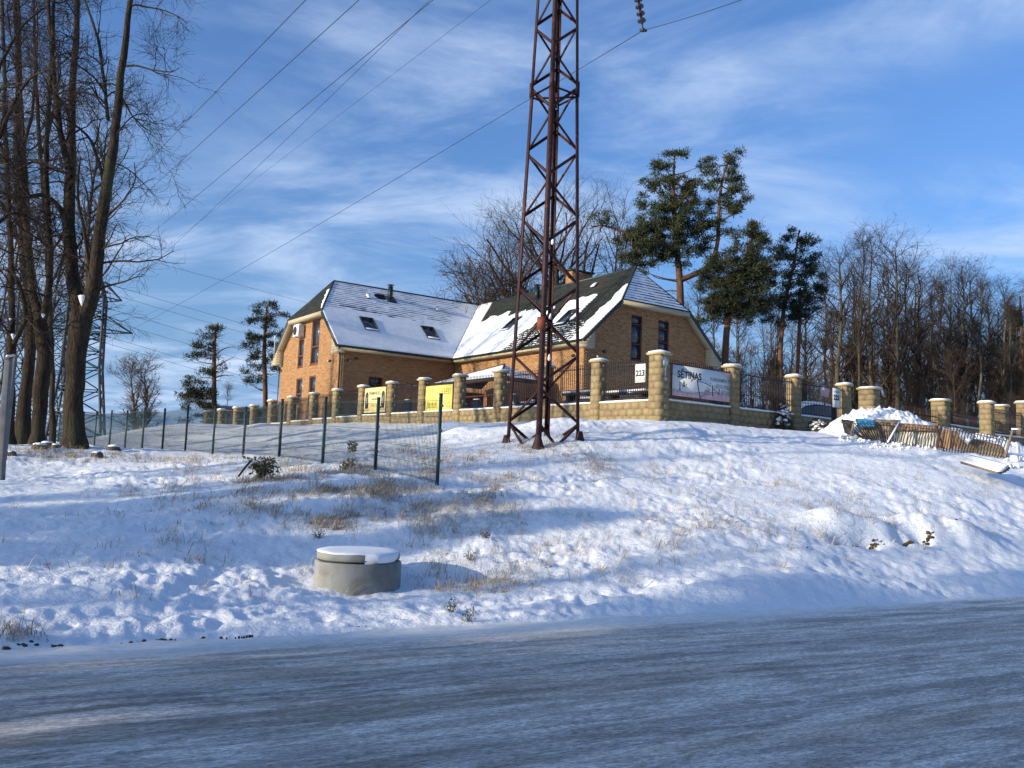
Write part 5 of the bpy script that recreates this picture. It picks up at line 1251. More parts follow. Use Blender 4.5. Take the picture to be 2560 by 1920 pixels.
treeB = big_tree('bare tree with a trunk curving up and leaning right, left of the thickest one',
    [[(96, 1113, 33), (99, 1024, 33), (106, 947, 38), (112, 893, 38), (104, 830, 33), (100, 800, 31)],
     [(102, 815, 28), (88, 765, 22), (77, 715, 20), (70, 640, 20), (64, 540, 18), (58, 420, 17), (52, 300, 15), (50, 180, 13), (48, 60, 11), (40, -80, 8), (30, -260, 4)],
     [(104, 815, 22), (116, 770, 17), (125, 700, 16), (129, 640, 15), (120, 560, 15), (112, 460, 14), (118, 340, 12), (126, 220, 11), (132, 100, 9), (138, -60, 7), (150, -240, 3)],
     [(75, 600, 10), (50, 520, 8), (20, 480, 6), (-40, 470, 4)], [(122, 640, 8), (150, 600, 6), (165, 560, 4), (160, 500, 2)]], 29.0, 202, 9)[0]
treeC = big_tree('slender bare tree with a curved trunk, second from the left',
    [[(54, 1112, 30), (57, 1017, 29), (72, 932, 26), (80, 870, 26), (76, 774, 24), (64, 677, 23), (56, 600, 20), (44, 460, 18), (42, 330, 16), (46, 200, 13), (40, 60, 11), (30, -120, 8), (22, -300, 4)],
     [(60, 640, 10), (30, 560, 8), (0, 500, 6), (-40, 480, 3)], [(46, 420, 10), (70, 330, 8), (86, 230, 7), (92, 120, 5), (95, 20, 3)]], 30.5, 303, 9)[0]
treeD = big_tree('forked bare tree at the left edge, behind the concrete post',
    [[(22, 1114, 27), (25, 1000, 24), (25, 900, 23), (27, 855, 24)],
     [(27, 865, 18), (29, 780, 15), (31, 680, 14), (24, 560, 13), (16, 420, 12), (12, 280, 10), (10, 120, 9), (2, -60, 7), (-8, -260, 3)],
     [(28, 868, 14), (48, 830, 13), (62, 805, 12), (66, 770, 11), (56, 725, 9), (42, 700, 7)],
     [(18, 420, 9), (-10, 330, 7), (-40, 250, 5)]], 28.0, 404, 9)[0]
treeE = big_tree('thin straight bare tree behind the others on the left', [[(132, 1100, 12), (130, 900, 12), (124, 760, 12), (118, 620, 12), (108, 480, 11), (96, 330, 10), (90, 180, 8), (84, 20, 7), (80, -160, 3)],
     [(100, 400, 6), (130, 300, 5), (145, 200, 4), (150, 100, 3)]], 36.0, 505, 7)[0]
treeF = big_tree('bare tree at the very left edge with branches reaching into the picture', [[(-60, 1116, 30), (-52, 950, 28), (-45, 800, 27), (-50, 600, 25), (-40, 400, 20), (-28, 200, 16), (-20, 0, 12), (-20, -200, 6)],
     [(-48, 640, 14), (-10, 560, 10), (30, 530, 8), (80, 545, 5), (120, 580, 3)], [(-45, 430, 14), (0, 330, 10), (40, 240, 8), (80, 190, 6), (120, 175, 3)], [(-30, 260, 10), (10, 140, 8), (60, 60, 6), (110, 20, 4)]], 26.0, 606, 10)[0]
# snow lodged in the crotches
for (px, py, Y, s, par) in ((206, 752, 26.62, .20, treeA), (266, 470, 26.7, .06, treeA), (33, 842, 27.6, .11, treeD), (26, 800, 27.7, .07, treeD), (108, 790, 28.6, .09, treeB), (276, 365, 26.7, .05, treeA)):
    c = P(px, py, Y); s *= .75; MB().lathe(c - up * s * 1.1, [(s * .1, 0), (s * .35, s * .5), (s * .7, s * 1.3), (s * .95, s * 2.0), (s * .6, s * 2.25), (s * .1, s * 2.3)], 9, axis=(.05, -.05, 1)).build('snow_clump', M['dirtysnow'], par)

# --- bare forest trees: a few kinds, copied
def bare_variant(name, seed, h, spread, trunk_r, mat, tmat, K1=26, forks=True, thick=.009, up1=.30, ang1=.8, K2=8, K3=5, low=.3, label='', group=None):
    g = np.random.default_rng(seed); n = 18; z = np.linspace(-.3, h * .93, n)
    wx = .5 * fbm(z * .13, z * 0 + seed, 2, 3) + g.normal(0, .012) * z; wy = .5 * fbm(z * .13, z * 0 + seed + 9, 2, 6) + g.normal(0, .012) * z
    tr = np.stack([wx - wx[0], wy - wy[0], z], 1)[None]; rad = (trunk_r * (1 - .86 * np.linspace(0, 1, n)) ** .9)[None]; rad[0, 0] *= 1.35
    root = bpy.data.objects.new('bare_tree', None)
    B1, r1 = grow(tr, rad, K1, low, spread, ang1, up1, 9, trunk_r * .38, .13, seed + 1, .45)
    B2, r2 = grow(B1, r1, K2, .15, spread * .42, .75, .10, 6, thick * 2.0, .18, seed + 2, .3)
    B3, r3 = grow(B2, r2, K3, .15, spread * .17, .7, .04, 4, thick, .2, seed + 3, .2)
    m1 = chain_mesh('trunk', [(tr, rad, 9)], tmat); m2 = chain_mesh('branches', [(B1, r1, 5), (B2, np.maximum(r2, thick * .7), 3), (B3, np.maximum(r3, thick * .55), 3)], mat)
    return m1, m2
def place_tree(name, meshes, label, cat, xyz, s, rz, group, names=('trunk', 'branches'), mats=None, sx=1.0):
    th = thing(name, label, cat, xyz, group, rz); th.scale = (s * sx, s * sx, s)
    for nm_, me in zip(names, meshes): obj_from(me, nm_, th)
    return th
V1 = bare_variant('a', 71, 20, 5.2, .22, M['twig'], M['greybark'], 30, low=.35); V2 = bare_variant('b', 72, 20, 4.0, .19, M['twig'], M['greybark'], 34, low=.30, up1=.5, ang1=.6)
V3 = bare_variant('c', 73, 18, 4.6, .17, M['browntwig'], M['greybark'], 30, low=.2); V4 = bare_variant('d', 74, 20, 3.2, .15, M['twig'], M['greybark'], 30, low=.45, up1=.6, ang1=.5)
VB = bare_variant('bush', 75, 6, 3.2, .06, M['browntwig'], M['greybark'], 26, low=.05, up1=.35, ang1=.7, K2=7, K3=4)
g = np.random.default_rng(3)
def zone(px, Y=80):
    for lim, nm_ in ((1765, 'beyond the right gable'), (1850, 'behind the orange-trunked pine'), (1935, 'between the two dark pines'), (2010, 'behind the snow covered car'), (2075, 'behind the pinkish notice board'), (2130, 'behind the 223 address board'), (2205, 'behind the wide pillar next to the snow heap'), (2270, 'behind the peak of the snow heap'), (2335, 'behind the low end of the snow heap'), (2400, 'behind the wide gate pillar'), (2455, 'left of the neighbouring yard pillar'), (2500, 'behind the neighbouring yard pillar'), (2560, 'at the right edge')):
        if px < lim: return nm_
    return 'just outside the right edge'
def depth_word(Y): return 'front row' if Y < 76 else ('second row' if Y < 88 else ('third row' if Y < 100 else 'hindmost row'))
desc = ['grey slender', 'tall crooked', 'brown twiggy', 'thin upright', 'wide crowned', 'dark slim']
cnt = 0
wood = [(1745, 700, 75), (1790, 735, 90), (1850, 760, 100), (1905, 800, 100), (1945, 745, 88), (2015, 720, 92), (2065, 655, 84), (2100, 610, 78), (2128, 640, 86), (2150, 578, 75), (2185, 592, 78), (2212, 625, 84), (2240, 585, 76), (2262, 640, 85), (2295, 668, 82), (2318, 700, 88), (2345, 690, 80), (2372, 655, 76),
        (2398, 652, 78), (2425, 662, 80), (2448, 680, 74), (2470, 705, 78), (2498, 700, 74), (2522, 745, 72), (2548, 740, 74), (2580, 760, 75), (2620, 740, 76), (2665, 700, 78), (1700, 760, 96), (1975, 800, 105), (2085, 770, 105), (2170, 760, 108), (2275, 770, 106), (2360, 770, 104), (2440, 790, 104), (2515, 800, 100),
        (1760, 840, 112), (1880, 860, 115), (2030, 850, 112), (2120, 840, 115), (2220, 860, 112), (2310, 850, 112), (2400, 860, 112), (2480, 860, 110), (2555, 850, 108), (1820, 900, 70), (2330, 880, 70)]
for k, (px, py, Y) in enumerate(wood):
    top = P(px, py, Y); x, y = top[0], Y; zb_ = float(Hbase(x, y)) - .1; hgt = top[2] - zb_
    v = (V1, V2, V4, V3, V2, V1, V4)[k % 7]; base_h = 18.6 if v is not V3 else 16.8
    lo_hi = 'tallest' if py < 600 else ('tall' if py < 700 else ('middling' if py < 800 else 'low'))
    near = 'above the snow heap' if 2080 < px < 2330 else ('behind the gateway' if 1880 < px <= 2080 else ('beyond the right gable' if px <= 1880 else 'behind the yard at the right edge'))
    place_tree('bare_tree', v, '%s %s bare tree, %s, %s' % (lo_hi, desc[(k * 5) % 6], depth_word(Y), zone(px)), 'tree', (x, y, zb_), hgt / (base_h * 1.09), g.uniform(0, 6.28), 'leafless trees of the wood on the right', sx=g.uniform(1.1, 1.5))
for k in range(26):
    px = g.uniform(1830, 2640); Y = g.uniform(78, 118); py = 640 + 0.0 * px + g.uniform(40, 190); top = P(px, py, Y); x = top[0]; zb_ = float(Hbase(x, Y)) - .1
    place_tree('bare_tree', (V1, V2, V3)[k % 3], '%s leafless tree, %s, %s' % (('grey', 'tall', 'brown twiggy')[k % 3], depth_word(Y), zone(px)), 'tree', (x, Y, zb_), (top[2] - zb_) / 20, g.uniform(0, 6.28), 'leafless trees deep in the wood', sx=g.uniform(1.1, 1.5))
for k in range(70):
    px = g.uniform(1700, 2640); Y = g.uniform(62, 112); x = P(px, 1000, Y)[0]; y = Y
    near = 'behind the gateway' if px < 2150 else ('behind the snow heap' if px < 2350 else 'behind the low right fence')
    place_tree('leafless_bush', VB, 'brown leafless bush, %s, %s' % (depth_word(Y), zone(px)), 'bush', (x, y, float(Hbase(x, y)) - .1), g.uniform(.6, 1.25), g.uniform(0, 6.28), 'leafless bushes under the wood')
# oak behind the house
OAK = bare_variant('oak', 81, 16, 9.5, .50, M['twig'], M['greybark'], 40, low=.22, up1=.22, ang1=.95, K2=12, K3=8, thick=.008)
top = P(1425, 455, 74); zb_ = 3.9; place_tree('oak_tree', OAK, 'broad bare oak rising behind the roof and the steel tower', 'tree', (top[0] - .6, 74, zb_), (top[2] - zb_) / 20.5, 2.1, None, sx=1.15)
q = P(1290, 560, 78); place_tree('oak_tree', OAK, 'bare spreading tree behind the roof, left of the steel tower', 'tree', (q[0], 78, 3.9), (q[2] - 3.9) / 20.5, 4.0, None, sx=1.1)
q = P(1545, 490, 80); place_tree('bare_tree', V1, 'thin bare tree between the oak and the tall pine', 'tree', (q[0], 80, 3.9), (q[2] - 3.9) / 20.3, 1.0, None)
BR = bare_variant('beech', 83, 9, 4.8, .2, M['browntwig'], M['greybark'], 34, low=.12, up1=.2, ang1=1.0, K2=12, K3=9, thick=.016)
q = P(1215, 690, 66); place_tree('bare_tree', BR, 'low tree with brown withered leaves behind the roof junction', 'tree', (q[0], 66, 5.2 - 1.3), (q[2] - 3.9) / 9.0, .3, None, sx=.9)
# small birches and a thin shrub on the left horizon
BI = bare_variant('birch', 84, 10, 3.0, .12, M['browntwig'], M['greybark'], 30, low=.15, up1=.45, ang1=.7, K2=9, K3=6, thick=.012)
for px, py, Y, lab in ((335, 918, 66, 'left of the two small bare birches on the horizon'), (372, 912, 66, 'right of the two small bare birches on the horizon')):
    q = P(px, py, Y); zb_ = float(Hbase(q[0], Y)) - .2; place_tree('birch_tree', BI, lab, 'tree', (q[0], Y, zb_), (q[2] - zb_) / 9.7, px * 1.0, None, sx=1.7)
q = P(572, 958, 80); zb_ = float(Hbase(q[0], 80)); place_tree('bare_tree', V4, 'faint small bare tree between the two left pines', 'tree', (q[0], 80, zb_), (q[2] - zb_) / 20, .5, None, sx=1.5)
q = P(-140, 1000, 60)

# --- pines
def tufts(P_, D_, n_each, ln, wd, seed, spread=.16):
    """needle sprays: thin blades radiating about each point"""
    g = np.random.default_rng(seed); N = len(P_) * n_each
    c = np.repeat(P_, n_each, 0) + g.normal(0, spread, (N, 3)) * [1, 1, .55]; d = np.repeat(D_, n_each, 0) * .6 + g.normal(0, .75, (N, 3)); d[:, 2] += .25; d /= np.linalg.norm(d, axis=1, keepdims=True)
    s = np.cross(d, g.normal(size=(N, 3))); s /= np.linalg.norm(s, axis=1, keepdims=True); L = ln * g.uniform(.6, 1.3, (N, 1)); w_ = wd * g.uniform(.7, 1.3, (N, 1))
    V = np.stack([c, c + d * L * .55 + s * w_, c + d * L, c + d * L * .5 - s * w_], 1).reshape(-1, 3)
    f = (np.arange(N)[:, None] * 4 + np.arange(4)[None]); return V, f
def pine(label, trunks, Y, crowns, seed, mat='needle', dead=(), dens=1.0, snow=False, tuft=17, ln=.32, wd=.026):
    """trunks: pixel limbs; crowns: list of (px, py, rx, ry) pads in which boughs carry needles"""
    g = np.random.default_rng(seed); L = [px_limb(l, Y, 22) for l in trunks]; base = L[0][0, :3].copy(); base[2] = float(Hbase(base[0], base[1]))
    th = thing('pine_tree', label, 'tree', base)
    grp = []
    for i, l in enumerate(L):
        p_ = l[:, :3].copy(); 
        if i == 0: p_[0, 2] = base[2] - .3
        grp.append((p_[None], l[None, :, 3], 10))
    obj_from(chain_mesh('trunk', grp, M['pinebark'], base), 'trunk', th)
    allp = np.concatenate([l for l in L]); sc = Y / F
    PT = []; DT = []; boughs = []; rb = []
    for (px, py, rx, ry) in crowns:
        n = max(8, int(rx * ry * dens / 22)); 
        nc = max(3, n // 8); cen = []
        while len(cen) < nc:
            v = g.uniform(-1, 1, 3)
            if v @ v < 1: cen.append(v)
        for q_ in range(n):
            v = cen[q_ % nc] + g.normal(0, 1, 3) * [5.5 / rx, 2.6 / ry, 5.5 / rx]
            c = P(px + v[0] * rx, py + v[1] * ry, Y) + np.array([0, v[2] * rx * sc * .9, 0])
            PT.append(c); d = np.array([v[0], v[2], .35 - v[1] * .2]); DT.append(d / np.linalg.norm(d))
        for _ in range(max(2, int(n / 22))):
            v = g.uniform(-.75, .75, 3); e = P(px + v[0] * rx, py + v[1] * ry, Y) + np.array([0, v[2] * rx * sc, 0])
            d2 = np.abs(allp[:, 2] - (e[2] - abs(e[0] - allp[:, 0]) * .25)) + .6 * np.abs(allp[:, 0] - e[0]); s_ = allp[np.argmin(d2), :3]
            t = np.linspace(0, 1, 8)[:, None]; cpath = s_ * (1 - t) + e * t + up * (np.sin(t * pi) * -.25) + np.cumsum(g.normal(0, .05, (8, 3)), 0); boughs.append(cpath); rb.append(np.linspace(.055, .012, 8))
    for lst in dead:
        l = px_limb(lst, Y, 8); boughs.append(l[:, :3]); rb.append(l[:, 3])
    B1, r1 = np.array(boughs), np.array(rb); B2, r2 = grow(B1, r1, 5, .3, 1.0, .8, .1, 4, .012, .2, seed + 5, .3)
    obj_from(chain_mesh('branches', [(B1, r1, 5), (B2, r2, 3)], M['pinebark'], base), 'branches', th)
    V, f = tufts(np.array(PT), np.array(DT), tuft, ln, wd, seed + 9, .15)
    obj_from(raw_mesh('crown', V - base, f.ravel(), np.full(len(f), 4), M[mat]), 'crown', th)
    return th
pine('tall twin-stemmed pine with red trunk just right of the roof ridge, left stem',
     [[(1698, 900, 22), (1702, 800, 20), (1700, 700, 17), (1690, 600, 14), (1682, 500, 10), (1686, 390, 4)], [(1702, 700, 15), (1742, 684, 13), (1782, 662, 12), (1796, 600, 10), (1797, 520, 8), (1806, 440, 6), (1822, 400, 3)],
      [(1690, 640, 8), (1640, 600, 7), (1560, 580, 6), (1500, 560, 4), (1475, 572, 2)]], 60,
     [(1688, 395, 22, 22), (1660, 425, 40, 22), (1640, 460, 36, 18), (1690, 470, 58, 30), (1650, 505, 62, 24), (1690, 535, 70, 30), (1640, 560, 66, 26), (1700, 580, 56, 34), (1600, 590, 60, 20), (1560, 600, 44, 14), (1520, 560, 26, 10), (1500, 545, 20, 14), (1650, 620, 62, 34), (1600, 650, 46, 28), (1700, 640, 48, 28), (1590, 690, 30, 16), (1735, 600, 26, 40), (1740, 540, 20, 40), (1620, 625, 70, 26), (1670, 585, 60, 30), (1720, 500, 30, 40),
      (1765, 420, 26, 26), (1800, 450, 46, 24), (1832, 400, 20, 30), (1790, 500, 40, 26), (1842, 470, 32, 18), (1868, 500, 26, 12), (1820, 530, 40, 16), (1775, 570, 30, 30), (1830, 575, 22, 10), (1760, 620, 16, 20)], 1001, dens=1.6)
pine('broad pine with a bright orange trunk, right of the house gable', [[(1812, 1010, 20), (1812, 900, 18), (1818, 800, 15), (1850, 700, 11), (1880, 600, 7), (1888, 555, 3)]], 58,
     [(1890, 570, 24, 26), (1862, 600, 40, 26), (1905, 610, 24, 26), (1850, 640, 64, 26), (1900, 650, 46, 20), (1835, 680, 78, 30), (1880, 695, 56, 26), (1810, 720, 66, 32), (1870, 740, 66, 30), (1800, 765, 62, 32), (1850, 785, 66, 26), (1930, 640, 26, 14), (1920, 690, 30, 16), (1770, 790, 34, 20), (1900, 775, 40, 18), (1820, 690, 70, 40), (1845, 750, 80, 42), (1775, 690, 32, 26), (1792, 662, 28, 20)], 1002, dens=1.6)
pine('dark dense pine between the orange-trunked pine and the leafless wood', [[(1952, 1010, 14), (1950, 880, 12), (1960, 760, 10), (1985, 660, 8), (1998, 575, 3)], [(1988, 1010, 12), (1994, 900, 11), (2000, 800, 9), (2000, 720, 6)]], 66,
     [(1998, 590, 26, 24), (1985, 620, 46, 24), (2030, 600, 18, 14), (1960, 625, 18, 14), (1990, 655, 62, 26), (2035, 670, 24, 18), (1985, 690, 70, 26), (1975, 720, 74, 30), (1960, 750, 70, 30), (1990, 775, 60, 24), (1940, 770, 50, 24), (1975, 800, 56, 18), (2030, 740, 34, 20), (1930, 800, 26, 14)], 1003, 'needledark', dens=1.3)
pine('pine on the left horizon with all its boughs on one side', [[(536, 1075, 14), (535, 980, 12), (535, 900, 10), (537, 830, 7), (545, 808, 4)]], 72,
     [(545, 818, 20, 12), (535, 832, 20, 12), (512, 840, 24, 14), (505, 870, 30, 18), (492, 895, 26, 14), (510, 880, 24, 26), (520, 920, 18, 16), (500, 945, 34, 22), (478, 965, 34, 20), (460, 990, 28, 14), (498, 985, 38, 24), (500, 1020, 38, 26), (505, 1055, 46, 20), (520, 1000, 20, 40), (552, 915, 10, 8), (480, 1000, 30, 20)], 1004, dens=1.2,
     dead=[[(537, 890, 4), (556, 872, 3), (580, 866, 2), (590, 868, 1)], [(538, 918, 4), (560, 905, 3), (585, 892, 1)], [(537, 945, 4), (555, 938, 3), (584, 938, 1)], [(538, 952, 3), (552, 952, 1)]])
pine('round topped pine close to the left gable of the house', [[(664, 1060, 13), (663, 960, 12), (660, 880, 10), (664, 800, 7), (668, 765, 4)]], 78,
     [(672, 760, 20, 14), (690, 762, 16, 12), (665, 785, 42, 18), (700, 790, 24, 14), (660, 812, 50, 18), (690, 830, 34, 18), (640, 840, 34, 14), (660, 860, 54, 18), (630, 885, 24, 14), (685, 890, 34, 16), (650, 905, 44, 16), (625, 925, 26, 12), (690, 925, 30, 14), (650, 945, 34, 12), (620, 955, 14, 8), (700, 860, 24, 18)], 1005, 'needledark', dens=1.4)
pine('dark spruce-like pine at the right edge of the wood', [[(2556, 1010, 14), (2556, 860, 10), (2550, 740, 4)]], 74,
     [(2540, 780, 30, 24), (2550, 830, 46, 34), (2530, 880, 50, 34), (2560, 930, 54, 36), (2530, 950, 50, 26)], 1006, 'needledark', dens=.8)
pine('small ragged pine low in the middle of the leafless wood', [[(2078, 1000, 9), (2080, 880, 7), (2086, 790, 3)]], 82, [(2080, 800, 24, 24), (2100, 830, 34, 14), (2070, 850, 30, 14), (2110, 870, 20, 10)], 1007, 'needledark', dens=1.0)
for k, (px, py, Y, w_) in enumerate([(2150, 880, 92, 60), (2235, 760, 92, 44), (2400, 900, 92, 60), (2480, 860, 86, 56), (1930, 900, 96, 40)]):
    cr = [(px + g.uniform(-.4, .4) * w_, py + j * 26, w_ * (.35 + .13 * j), 20) for j in range(5)]
    pine(['shadowy evergreen in the wood above the blue sheet', 'brownish tall evergreen inside the wood right of centre', 'shadowy evergreen behind the wide gate pillar', 'dark evergreen near the right edge of the wood', 'dim evergreen behind the address board'][k],
         [[(px, 1010, 10), (px, py + 60, 7), (px, py - 12, 3)]], Y, cr, 1010 + k, 'needledark', dens=.55)

# --- shade giving trees of the grove that goes on beyond the left edge
def spruce_mesh(seed, h=17.0):
    g = np.random.default_rng(seed); n = 14; tr = np.stack([np.zeros(n), np.zeros(n), np.linspace(-.3, h, n)], 1)[None]; rad = np.linspace(.22, .02, n)[None]
    B, r = grow(tr, rad, 120, .08, 4.2, 1.5, -.08, 6, .05, .08, seed, .85)
    idx = B[:, 1:].reshape(-1, 3); d = np.gradient(B, axis=1)[:, 1:].reshape(-1, 3); d /= np.linalg.norm(d, axis=1, keepdims=True) + 1e-9
    V, f = tufts(idx, d, 13, .55, .10, seed + 1, .28)
    return chain_mesh('trunk', [(tr, rad, 8), (B, r, 4)], M['pinebark']), raw_mesh('crown', V, f.ravel(), np.full(len(f), 4), M['needledark'])
SP = [spruce_mesh(91), spruce_mesh(92)]
WV = np.array([-0.4857, 0.8741]); SV = np.array([0.8741, 0.4857])
def grove(w, s): return WV * w + SV * s
for k, (w, s, h) in enumerate([(-6, -22, 1.0), (-2, -26, 1.05), (2, -24, 1.1), (5.2, -29, 1.0), (7.6, -25, .82), (13.2, -22, .50), (14.8, -24, .52), (16.4, -23, .50), (-9, -30, 1.1), (-13, -24, 1.1), (4, -40, 1.1)]):
    x, y = grove(w, s); place_tree('spruce_tree', SP[k % 2], 'dark spruce of the grove beyond the left edge of the picture', 'tree', (x, y, float(Hbase(x, y))), h, k * 1.3, 'spruces beyond the left edge', names=('trunk', 'crown'))
for k, (w, s, h) in enumerate([(10.4, -24, .6), (18.3, -24, .85), (21.5, -40, .9), (47.5, -5, .95), (50.5, 2, .9), (53, -6, .9)]):
    x, y = grove(w, s); place_tree('bare_tree', (V1, V2)[k % 2], 'bare tree of the grove beyond the left edge of the picture', 'tree', (x, y, float(Hbase(x, y))), h, k * 2.1, 'bare trees beyond the left edge')

# ------------------------------------------------------------------ wire mesh fence
mpost = [(-1.43, 17.5), (-2.98, 19.4), (-4.59, 21.4), (-6.17, 23.3), (-7.75, 25.3), (-9.29, 27.2), (-10.86, 29.1), (-12.43, 31.1), (-13.98, 33.05), (-15.5, 35.0), (-17.05, 37.0), (-18.6, 38.9), (-20.15, 40.9), (-21.7, 42.8), (-23.3, 44.8)]
MF = thing('mesh_fence', 'green welded mesh fence with thin posts crossing the snowy slope', 'fence', (-9, 27, 1.8))
toppx = [(1102.5, 985.5), (946, 995), (815.5, 993.6), (705.6, 999), (613, 1018), (537, 1017), (469, 1013), (407, 1022), (359, 1020), (315, 1026), (274, 1027), (240, 1029), (210, 1030), (185, 1032), (160, 1034)]
ptop = []
for (x, y), (px, py) in zip(mpost, toppx):
    zt = P(px, py, y)[2]; zg = float(H(x, y)) - .1; zt = max(zt, zg + 1.35); ptop.append((zg, zt))
    lean = random.uniform(-.01, .01)
    mb = MB(); mb.box((x, y, (zg + zt) / 2), (.062, .045, zt - zg), axf); mb.box((x, y, zt + .01), (.07, .052, .02), axf)
    for f in (.3, .62, .88): mb.box((x + .03, y - .02, zg + (zt - zg) * f), (.035, .05, .05), axf)
    mb.build('post', M['fencegreen'], MF)
for k in range(len(mpost) - 1):
    a, b = np.array(mpost[k]), np.array(mpost[k + 1]); d = (b - a) / np.linalg.norm(b - a); L = np.linalg.norm(b - a)
    za, zb2 = ptop[k], ptop[k + 1]; mb = MB(); ww = .0034 if k < 6 else .0032
    h0 = min(za[0], zb2[0]); tops_ = lambda f: za[1] * (1 - f) + zb2[1] * f - .12 - (0.0 if k else .34 * 0)
    if False: tops_ = lambda f: za[0] + 1.02 * 1 if False else (za[1] * (1 - f) + zb2[1] * f - .40 * (1 - f) - .12)
    bots = lambda f: za[0] * (1 - f) + zb2[0] * f + .14
    nv = int(L / .05)
    for i in range(1, nv):
        f = i / nv; p = a + d * L * f; z1_, z0_ = tops_(f), bots(f); mb.box((p[0], p[1], (z0_ + z1_) / 2), (ww * 2, ww * 2, z1_ - z0_), axf)
    for hz in (0, .2, .4, .6, .8, 1.0):
        z1_ = bots(0) + (tops_(0) - bots(0)) * hz; z2_ = bots(1) + (tops_(1) - bots(1)) * hz
        mb.bar((a[0], a[1], z1_), (b[0], b[1], z2_), ww * 2.6); 
        if hz in (0, .4, 1.0): mb.bar((a[0], a[1], z1_ + .035), (b[0], b[1], z2_ + .035), ww * 2.4)
    mb.build('mesh_panel', M['fencegreen'], MF)

# ------------------------------------------------------------------ concrete ring by the road
rc = P(896, 1410, 12.1); zr = P(895, 1386, 11.55)[2]; R_ = 105.0 / F * 12.1
CR = thing('concrete_ring', 'round grey concrete well ring with a snow topped lid beside the road', 'well ring', (rc[0], 12.1, 0))
zring = P(795, 1396, 12.1)[2]
def wob_lathe(c, prof, n, amp, seed): 
    g = np.random.default_rng(seed); V = []
    for r, z in prof:
        for k in range(n): a = 2 * pi * k / n; rr_ = r * (1 + amp * float(fbm(cos(a) * 3 + seed, sin(a) * 3 + z * 4, 3, 8))); V.append(c + np.array([cos(a) * rr_, sin(a) * rr_, z + amp * .6 * float(fbm(a * 2, z * 9, 2, 5))]))
    Fc = []
    for i in range(len(prof) - 1):
        for k in range(n): k2 = (k + 1) % n; Fc.append((i * n + k, i * n + k2, (i + 1) * n + k2, (i + 1) * n + k))
    Fc.append(tuple((len(prof) - 1) * n + k for k in range(n))); Fc.append(tuple(range(n))[::-1]); mb = MB(); mb.add(V, Fc); return mb
c0 = np.array([rc[0], 12.1, 0.0])
wob_lathe(c0, [(R_, -.3), (R_, zring - .015), (R_ - .012, zring), (R_ - .09, zring), (R_ - .09, zring - .1)], 64, .012, 3).build('ring', M['concrete'], CR, smooth=False)
wob_lathe(c0 + [-.008, .03, 0], [(R_ - .08, zring - .01), (R_ - .03, zring + .024), (R_ - .022, zring + .03), (R_ - .022, zring + .105), (R_ - .035, zring + .12)], 64, .010, 7).build('lid', M['concrete'], CR)
sc_ = MB(); V = []; n = 64; Fc = []
for r, z in ((1.0, -.004), (1.005, .018), (.97, .035), (.7, .048), (.35, .05), (0.02, .052)):
    for k in range(n): a = 2 * pi * k / n; rr_ = (R_ - .02) * r; V.append(c0 + [-.008, .03, 0] + np.array([cos(a) * rr_, sin(a) * rr_, zring + .117 + z * .55 + .008 * float(fbm(cos(a) * rr_ * 4, sin(a) * rr_ * 4, 2, 9))]))
for i in range(5):
    for k in range(n): k2 = (k + 1) % n; Fc.append((i * n + k, i * n + k2, (i + 1) * n + k2, (i + 1) * n + k))
sc_.add(V, Fc); sc_.build('snow_cap', M['snow'], CR, smooth=True)
# a wedge of snow slid over the right side of the lid
V = []; Fc = []; aa = np.linspace(-1.25, -.30, 16)
for i, a in enumerate(aa):
    t_ = i / 15.0; e = math.sin(t_ * pi) ** .4
    for r_, z in ((R_ - .08, zring + .138), (R_ + .008 - .05 * (1 - min(1, t_ * 4)), zring + .128), (R_ + .012 - .05 * (1 - min(1, t_ * 4)), zring + .125 - .105 * min(1, t_ * 3.2) ** 1.5 * e), (R_ - .06, zring + .0)):
        V.append(c0 + np.array([cos(a) * r_, sin(a) * r_, z]))
for i in range(15):
    for k in range(3): Fc.append((i * 4 + k, (i + 1) * 4 + k, (i + 1) * 4 + k + 1, i * 4 + k + 1))
mb = MB(); mb.add(V, Fc); mb.build('snow_wedge', M['snow'], CR, smooth=True)

# ------------------------------------------------------------------ concrete posts at the left edge
UP_ = thing('concrete_post', 'pair of weathered concrete posts strapped together at the left edge', 'post', (P(5, 1140, 20)[0], 20, 1.3))
def tap(a, b, w0, w1, name, mat=None):
    a = np.asarray(a); b = np.asarray(b); d = b - a; d /= np.linalg.norm(d); x = np.cross([0, 1, 0.0], d); x /= np.linalg.norm(x); y = np.cross(d, x); V = [p + x * i * w / 2 + y * j * w / 2 for p, w in ((a, w0), (b, w1)) for i, j in ((-1, -1), (1, -1), (1, 1), (-1, 1))]
    mb = MB(); mb.add(V, [(3, 2, 1, 0), (4, 5, 6, 7), (0, 1, 5, 4), (1, 2, 6, 5), (2, 3, 7, 6), (3, 0, 4, 7)]); return mb.build(name, mat or M['polecon'], UP_, bevel=.008)
a = P(-2, 1210, 19.9); b = P(22, 893, 19.9); tap(a, b, .17, .125, 'post'); a2 = P(8, 1150, 20.15); b2 = P(37, 886, 20.15); tap(a2, b2, .11, .095, 'stay')
MB().tube([P(14, 898, 19.8), P(34, 893, 19.8)], .018, 6).build('strap', M['iron'], UP_); cap_snow(UP_, b + up * .0, .06, 0, .05)

